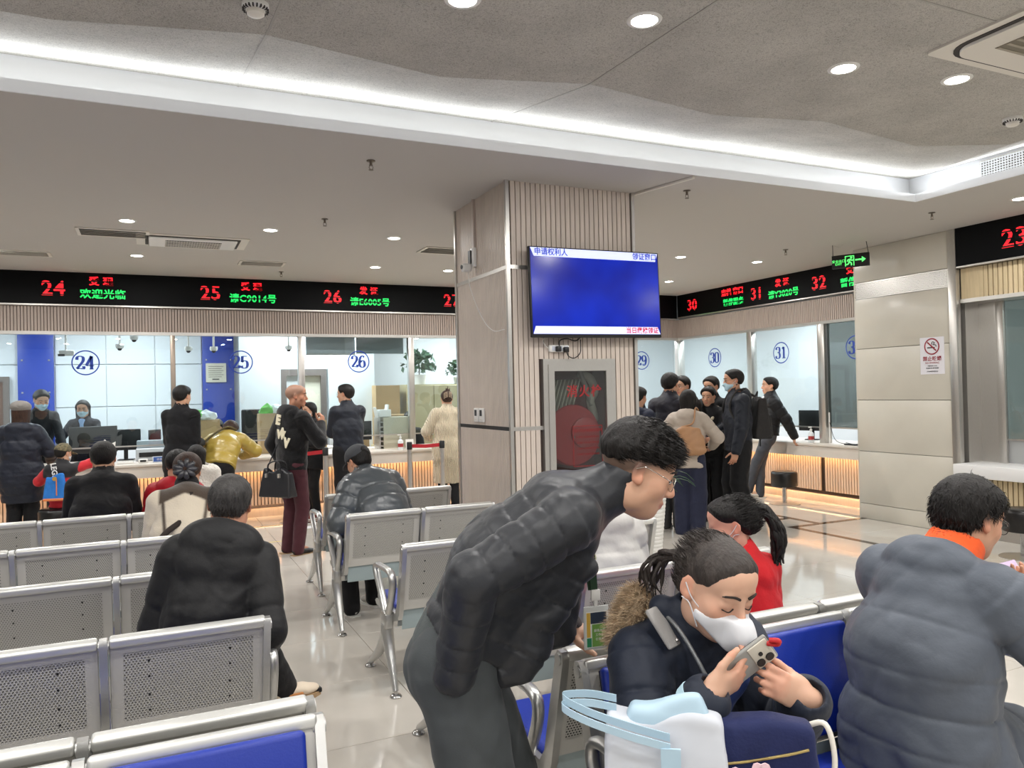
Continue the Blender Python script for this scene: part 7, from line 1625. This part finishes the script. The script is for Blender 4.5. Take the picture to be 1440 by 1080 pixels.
ms = mat('satin_black', (58, 58, 62), rough=0.25, spec=0.7)
for i in range(9):
    a = i * 0.698; c_ = p.hp(0.045 * math.cos(a), -0.118, 0.0 + 0.04 * math.sin(a)); bm = bmesh.new(); bmesh.ops.create_icosphere(bm, subdivisions=2, radius=1); Mx = Matrix.Translation(Vector(c_)) @ Matrix.Rotation(-a, 4, 'Y') @ Matrix.Diagonal((0.034, 0.018, 0.020, 1)); MB().bm(bm, Mx).build('scrunchie_fold', ms, p.root, 80)
# yellow puffer leaning on the counter
Ly, Ay = (0.72, 10.02), 22
p = Person('person', 'person in glossy mustard puffer leaning over counter 25', Ly, Ay, H=1.56, h=Q, lean=50, curve=0.05, head=(-10, 30, 0), hipz=0.80, girth=1.15, armR=dict(to=wl(Ly, Ay, (1.05, 10.50, 0.86)), hint=(1, -0.3, 0), dir=(-0.6, 0.8, 0)), armL=dict(to=wl(Ly, Ay, (0.72, 10.72, 0.88)), hint=(-1, -0.3, 0)))
p.body().jacket(mat('mustard_puffer', (172, 148, 66), rough=0.32, spec=0.6, bump=0.12, bscale=24), t=0.048, hem=0.05, quilt=(0.11, 0.010), collar=0.06, wr=0.006).trousers(C_black).shoes(S_black).hair(M_hairb, t=0.03, noise=0.003)
tubeline('strap', [p.shR + V3(-0.02, -0.02, 0.11), p.sh + V3(0.0, -0.06, 0.13), p.mid + V3(-0.16, -0.10, 0.10), p.hip + V3(-0.2, -0.05, 0.12)], 0.014, fabric('olive_strap', (84, 74, 44)), p.root)
p = Person('person', 'person in black bent low behind the glass of counter 25', (0.86, 12.12), 185, H=1.66, h=Q, pose='sit', seat=0.46, lean=14, head=(0, 30, 0)); p.body().face().jacket(C_black, t=0.02).trousers(C_black).shoes(S_black).hair(t=0.015)
# bald man
Lb, Ab = (1.27, 8.08), 62
p = Person('person', 'person in black fleece hoodie with white letters and maroon trousers', Lb, Ab, H=1.73, h=0.008, head=(38, 2, 0), lean=3, armR=dict(to=wl(Lb, Ab, (1.58, 8.12, 1.30)), hint=(0.7, -0.2, -1), dir=dwl(Ab, (0.3, 0.2, 0.9)), palm=(-0.9, -0.3, 0), curl=62), armL=dict(to=(-0.20, 0.06, 0.88), hint=(-0.8, -0.8, 0)), skin=(196, 142, 114))
p.body(stubble=(150, 118, 100)).face().jacket(fabric('black_fleece', (20, 20, 22), rough=0.95, sheen=0.2, bump=0.4, bscale=120), t=0.034, hem=0.05, hood=True, hoodp=(0.15, 0.12, 0.10), wr=0.006).trousers(fabric('maroon_cloth', (78, 40, 48)), t=0.016).shoes(S_black, S_gum, azR=0, azL=20)
for ch, off_, sc in (('E', (-0.03, 0.03), 0.13), ('A', (0.04, -0.09), 0.10), ('W', (0.02, -0.12), 0.11), ('V', (0.11, -0.20), 0.13)):
    o = link('lettering', text_mesh(ch, sc, mat('cream_felt', (224, 216, 190), rough=0.9), 0.004, bold=0.008), p.root, tuple(p.sh - p.chest * 0.150 + p.bx * off_[0] + p.up2 * (off_[1] - 0.10))); o.rotation_euler = (R(-4), R(8), 0)
hb_ = empty('handbag', (1.12, 7.98, 0.60), R(-50), 'black leather handbag with two handles carried beside the maroon trousers', 'bag')
bag_shape('bag_body', mat('black_leather2', (30, 30, 34), rough=0.35), hb_, (0, 0, 0.0), 0.20, 0.07, 0.27, 0.82, 4, 0.004, hh=0.008)
for y in (-0.05, 0.05): tubeline('handle', [(-0.08, y, 0.25), (-0.07, y, 0.33), (0.0, y * 0.6, 0.36), (0.07, y, 0.33), (0.08, y, 0.25)], 0.008, MATS['black_leather2'], hb_)
tubeline('long_strap', [(-0.17, 0, 0.22), (-0.10, 0.05, 0.42), (-0.02, 0.10, 0.62)], 0.006, MATS['black_leather2'], hb_)
for x in (-0.08, 0.08): MB().rbox(x - 0.012, x + 0.012, -0.085, -0.06, 0.20, 0.24, 0.004).build('buckle', M_steel, hb_)
p = Person('person', 'person in dark clothes, glasses and white mask behind the lettered hoodie', (1.90, 10.36), 242, H=1.52, h=Q, head=(0, 5, 0), armR=dict(to=(0.15, 0.3, 1.0)), armL=dict(to=(-0.15, 0.28, 1.0)))
p.body().face().jacket(C_black, t=0.03, skirt=0.4).trousers(C_black).shoes(mat('red_trainer', (130, 44, 44), rough=0.6), S_wsole).hair(style='bob', t=0.014).mask(M_maskw).glasses(M_blackrim)
rb_ = empty('shopping_bag', (1.66, 9.98, 0.36), R(20), 'red and white shopping bag beside the maroon trousers', 'bag'); bag_shape('bag_body', M_white, rb_, (0, 0, 0.10), 0.10, 0.03, 0.28, 0.9, 4, 0.003, hh=0.009); MB().box(-0.105, 0.105, -0.035, 0.035, 0.02, 0.10).build('red_base', M_belt, rb_); tubeline('handle', [(-0.05, 0, 0.36), (-0.03, 0, 0.48), (0.03, 0, 0.48), (0.05, 0, 0.36)], 0.006, M_belt, rb_)
Lx, Ax = (2.28, 9.92), -12
p = Person('person', 'person in dark blue jacket with folded arms facing counter 26', Lx, Ax, H=1.74, h=Q, head=(-40, 2, 0), girth=1.15, armR=dict(to=(-0.06, 0.24, 1.12), hint=(1, -0.2, -0.6), show=False), armL=dict(to=(0.06, 0.26, 1.08), hint=(-1, -0.2, -0.6), show=False))
p.body().face().jacket(fabric('ink_blue', (30, 34, 44), rough=0.55), t=0.028, hem=0.06, collar=0.06, wr=0.006, slv=1.1).trousers(C_black, t=0.025).shoes(S_black).hair(t=0.017).glasses(M_blackrim)
p = Person('person', 'person in long cream cable knit cardigan with a hair claw clip', (3.74, 10.18), 10, H=1.64, h=Q, head=(0, 6, 0), girth=1.1, armR=dict(to=(0.2, 0.28, 0.96), hint=(0.6, -0.7, -0.4)), armL=dict(to=(-0.24, 0.26, 0.98), hint=(-0.6, -0.7, -0.4)))
def knit():
    m = mat('cream_knit', (206, 192, 166), rough=0.95, noise=0.06, sheen=0.3); N = m.node_tree.nodes; L = m.node_tree.links; tc = N.new('ShaderNodeTexCoord'); wv = N.new('ShaderNodeTexWave'); wv.inputs['Scale'].default_value = 14; wv.inputs['Distortion'].default_value = 6; L.new(tc.outputs['Object'], wv.inputs[0]); b = N.new('ShaderNodeBump'); b.inputs['Strength'].default_value = 0.7; b.inputs['Distance'].default_value = 0.02; L.new(wv.outputs[0], b.inputs['Height']); L.new(b.outputs[0], N['Principled BSDF'].inputs['Normal']); return m
p.body().jacket(knit(), t=0.034, skirt=1.25, collar=0.035, wr=0.005, slv=1.25).trousers(C_black).shoes(S_black).hair(M_hairb, t=0.012)
F = Field(p.hc - 0.2, p.hc + 0.26, 0.007); F.ell(p.hp(0, -0.10, 0.03), V3(0.05, 0.04, 0.075), p.HB, 0.02)
for dx in (-0.03, 0.0, 0.035): F.cone(p.hp(dx * 0.4, -0.10, 0.08), p.hp(dx, -0.115, 0.19 - abs(dx)), 0.014, 0.003, 0.02)
F.build('hair_bun', M_hairb, p.root)
cl = MB()
for sg in (-1, 1):
    for i in range(4): cl.tube(catmull([p.hp(sg * 0.008, -0.150, 0.085 - i * 0.022), p.hp(sg * 0.045, -0.145, 0.075 - i * 0.022), p.hp(sg * 0.058, -0.10, 0.06 - i * 0.022)], 4), 0.004, 6)
cl.build('claw_clip', mat('horn_clip', (196, 176, 150), rough=0.3), p.root, 60)
p = Person('person', 'seated person in mask behind the glass beside the cream cardigan', (3.72, 11.95), 190, H=1.66, h=Q, pose='sit', seat=0.46, lean=8, head=(0, 18, 0)); p.body().face().jacket(C_black, t=0.02).trousers(C_black).shoes(S_black).hair(t=0.017).mask(M_maskb)
for x_, y_, az_, lb in ((0.86, 12.14, 185, 'office chair under the person bent low behind counter 25'), (3.72, 11.97, 190, 'office chair under the masked person near the tan cabinet')):
    r = empty('office_chair', (x_, y_, 0), R(-az_), lb, 'chair')
    MB().rbox(-0.22, 0.22, -0.28, -0.24, 0.55, 0.98, 0.02, 3).build('backrest', M_dark, r, 40); MB().rbox(-0.24, 0.24, -0.22, 0.26, 0.40, 0.46, 0.02, 3).build('seat', M_dark, r, 40); MB().tube([(0, 0, 0.05), (0, 0, 0.41)], 0.025, 8).build('post', M_dark, r)
    for k_ in range(5): a = k_ * 1.2566; MB().tube([(0, 0, 0.08), (0.28 * math.cos(a), 0.28 * math.sin(a), 0.03)], 0.018, 6).build('leg', M_dark, r)

# ---- group on the right
p = Person('person', 'person in dark jacket half hidden behind the slatted column', (4.92, 7.25), 70, H=1.62, h=Q, head=(0, 5, 0)); p.body().jacket(C_navy, t=0.04, hood=True).trousers(C_black).shoes(S_black).hair(t=0.016)
p = Person('person', 'person in dark quilted jacket and grey trousers with back turned', (5.34, 7.22), 55, H=1.77, h=Q, head=(8, 4, 0), girth=1.1); p.body().face().jacket(fabric('plum_black', (38, 38, 48), rough=0.5), t=0.036, hem=0.08, quilt=(0.14, 0.007), collar=0.05).trousers(fabric('mid_grey_trousers', (76, 76, 78)), t=0.025, wide=1.2).shoes(S_black).hair(t=0.020, noise=0.002).glasses(M_metalrim)
p = Person('person', 'person with glasses in a fur hooded dark coat facing the others', (5.86, 7.62), 265, H=1.74, h=Q, head=(-12, 4, 0)); p.body().face().jacket(fabric('brown_black', (38, 36, 36)), t=0.045, hood=True, skirt=0.5).trousers(C_black).shoes(S_white).hair(t=0.018).glasses(M_metalrim)
Lg, Ag = (5.30, 6.84), 48
p = Person('person', 'person in beige quilted jacket and wide navy trousers with tan shoulder bag', Lg, Ag, H=1.58, h=0.009, head=(10, 6, 0), armR=dict(to=(0.22, 0.24, 0.95), hint=(0.8, -0.8, 0)), armL=dict(to=(-0.2, 0.2, 1.0), hint=(-0.8, -0.7, -0.3)))
p.body().face().jacket(mat('beige_quilt', (178, 166, 154), rough=0.6, bump=0.12, bscale=28), t=0.034, hem=0.10, quilt=(0.075, 0.008), hood=True, hoodp=(0.13, 0.11, 0.085), wr=0.005).trousers(fabric('navy_trousers', (36, 40, 62)), t=0.025, wide=1.5).shoes(mat('dark_shoe_grey', (60, 60, 64), rough=0.6), S_wsole).hair(style='bob', t=0.012)
tg = empty('shoulder_bag', tuple(p.root.location), R(-Ag), 'soft tan leather shoulder bag on the beige quilted jacket', 'bag')
M_tanb = mat('tan_leather', (168, 126, 90), rough=0.5, noise=0.06); F = Field(p.mid - V3(0.35, 0.45, 0.35), p.mid + V3(0.35, 0.2, 0.3), 0.009); cb_ = p.mid - p.chest * 0.19 + p.bx * 0.06 - V3(0, 0, 0.03); F.slab(cb_ + V3(-0.03, 0, 0.10), cb_ + V3(0.0, -0.01, -0.10), V3(1, 0.1, 0), 0.13, 0.05, 0.19, 0.065, 0.05); F.wrinkle(0.010, 20, 3); F.build('bag_body', M_tanb, tg)
tubeline('strap', [cb_ + V3(-0.10, -0.01, 0.14), p.shR + V3(-0.06, -0.155, -0.04), p.shR + V3(-0.05, -0.06, 0.105), p.shR + V3(-0.04, 0.05, 0.095), p.shR + V3(-0.02, 0.12, -0.02)], 0.009, M_tanb, tg)
p = Person('person', 'person in black jacket with cream collar facing the group', (6.08, 7.42), 232, H=1.60, h=0.009, head=(8, 6, 0), armR=dict(to=(0.1, 0.3, 1.05), hint=(1, -0.5, -0.4)), armL=dict(to=(-0.1, 0.28, 1.0), hint=(-1, -0.5, -0.4)))
p.body().face().jacket(C_black, t=0.036, hood=True, hoodp=(0.14, 0.10, 0.08)).trousers(C_black).shoes(S_black).hair(t=0.022)
F = Field(p.neck - 0.2, p.neck + 0.2, 0.009); F.cone(p.neck + V3(-0.09, -0.02, 0.0), p.sh + V3(-0.05, 0.12, -0.1), 0.022, 0.02, 0.01); F.cone(p.neck + V3(0.09, -0.02, 0.0), p.sh + V3(0.05, 0.12, -0.1), 0.022, 0.02, 0.01); F.build('fleece_lapel', fabric('cream_fleece', (206, 194, 170), rough=0.95), p.root)
p = Person('person', 'person in plain black standing behind the cream collar', (6.30, 7.62), 250, H=1.73, h=Q, head=(0, 8, 0)); p.body().face().jacket(C_black, t=0.03).trousers(C_black).shoes(S_black).hair(t=0.02)
Lk, Ak = (6.12, 6.98), 292
p = Person('person', 'person in blue mask and navy hooded jacket wearing a backpack', Lk, Ak, H=1.80, h=0.008, head=(4, 4, 0), girth=1.08, armL=dict(to=(-0.20, 0.10, 0.86), hint=(-0.6, -1, 0), palm=(1, 0, 0), curl=28), armR=dict(to=(0.22, 0.28, 1.0)), legR=((0.10, 0.02, 0.08),), legL=((-0.10, -0.04, 0.08),), skin=(198, 150, 122))
p.body().face().jacket(fabric('dark_navy_shell', (28, 32, 42), rough=0.55), t=0.036, hem=0.08, hood=True, hoodp=(0.15, 0.12, 0.10), collar=0.08, wr=0.006).trousers(C_black, t=0.03, wide=1.2).shoes(S_black, S_wsole).hair(t=0.014, nape=-0.045).mask(M_maskb).glasses(M_blackrim)
bk = empty('backpack', tuple(p.root.location), R(-Ak), 'large dark grey backpack on the person in the blue mask', 'backpack'); M_pack = fabric('pack_grey', (44, 42, 42), bscale=140)
bag_shape('pack', M_pack, bk, tuple(p.mid - p.chest * 0.25 - V3(0, 0, 0.22)), 0.15, 0.10, 0.46, 0.85, 3, 0.004, hh=0.009); bag_shape('front_pocket', M_pack, bk, tuple(p.mid - p.chest * 0.335 - V3(0, 0, 0.20)), 0.12, 0.04, 0.26, 0.85, 4, 0.003, hh=0.009)
for sg in (-1, 1): tubeline('strap', [p.sh - p.chest * 0.17 + p.bx * sg * 0.09 + V3(0, 0, 0.0), p.sh + p.bx * sg * 0.10 + V3(0, 0.02, 0.075), p.sh + p.chest * 0.13 + p.bx * sg * 0.11 - V3(0, 0, 0.12), p.mid + p.chest * 0.06 + p.bx * sg * 0.19 - V3(0, 0, 0.05)], 0.014, M_pack, bk)
tubeline('grab_handle', [p.sh - p.chest * 0.22 + V3(-0.03, 0, -0.01), p.sh - p.chest * 0.24 + V3(0, 0, 0.05), p.sh - p.chest * 0.22 + V3(0.03, 0, -0.01)], 0.008, M_pack, bk)
tubeline('dangling_strap', [p.mid - p.chest * 0.3 + V3(0.1, 0, -0.2), p.mid - p.chest * 0.3 + V3(0.12, 0, -0.32)], 0.008, M_pack, bk)
Ll, Al = (7.93, 8.42), 300
p = Person('person', 'person in black puffer, white shirt and tie leaning on the counter', Ll, Al, H=1.72, h=0.008, head=(-2, -2, 0), lean=-6, armL=dict(to=wl(Ll, Al, (8.14, 8.12, 0.86)), hint=(-0.9, -0.6, 0), dir=(0, 0, -1), palm=(0, -1, 0), curl=35), armR=dict(to=(0.24, 0.05, 0.95), hint=(1, -0.5, 0)), legR=((0.06, 0.12, 0.075),), legL=((0.10, 0.28, 0.10),))
p.body().face().jacket(fabric('black_puffer', (20, 20, 23), rough=0.5), t=0.042, hem=0.0, quilt=(0.115, 0.010), collar=0.05, wr=0.004).trousers(fabric('slate_trousers', (70, 72, 78)), t=0.015).shoes(S_white, S_wsole, azL=-20).hair(t=0.019, noise=0.002)
F = Field(p.mid - 0.25, p.sh + 0.2, 0.008); F.slab(p.sh + p.chest * 0.095, p.mid + p.chest * 0.115 + p.up1 * 0.05, p.bx, 0.05, 0.035, 0.045, 0.035, 0.02); F.build('shirt', fabric('white_shirt', (226, 228, 232)), p.root)
F = Field(p.mid - 0.3, p.sh + 0.2, 0.008); F.slab(p.mid + p.chest * 0.112 + p.up1 * 0.02, p.hip + p.chest * 0.09 - p.up1 * 0.06, p.bx, 0.07, 0.035, 0.10, 0.04, 0.02); F.build('waistcoat', fabric('slate_vest', (74, 76, 84)), p.root)
tubeline('tie', [p.sh + p.chest * 0.135 + V3(0, 0, 0.0), p.mid + p.chest * 0.155 + V3(0, 0, 0.06)], 0.014, fabric('dark_tie', (40, 40, 50)), p.root)
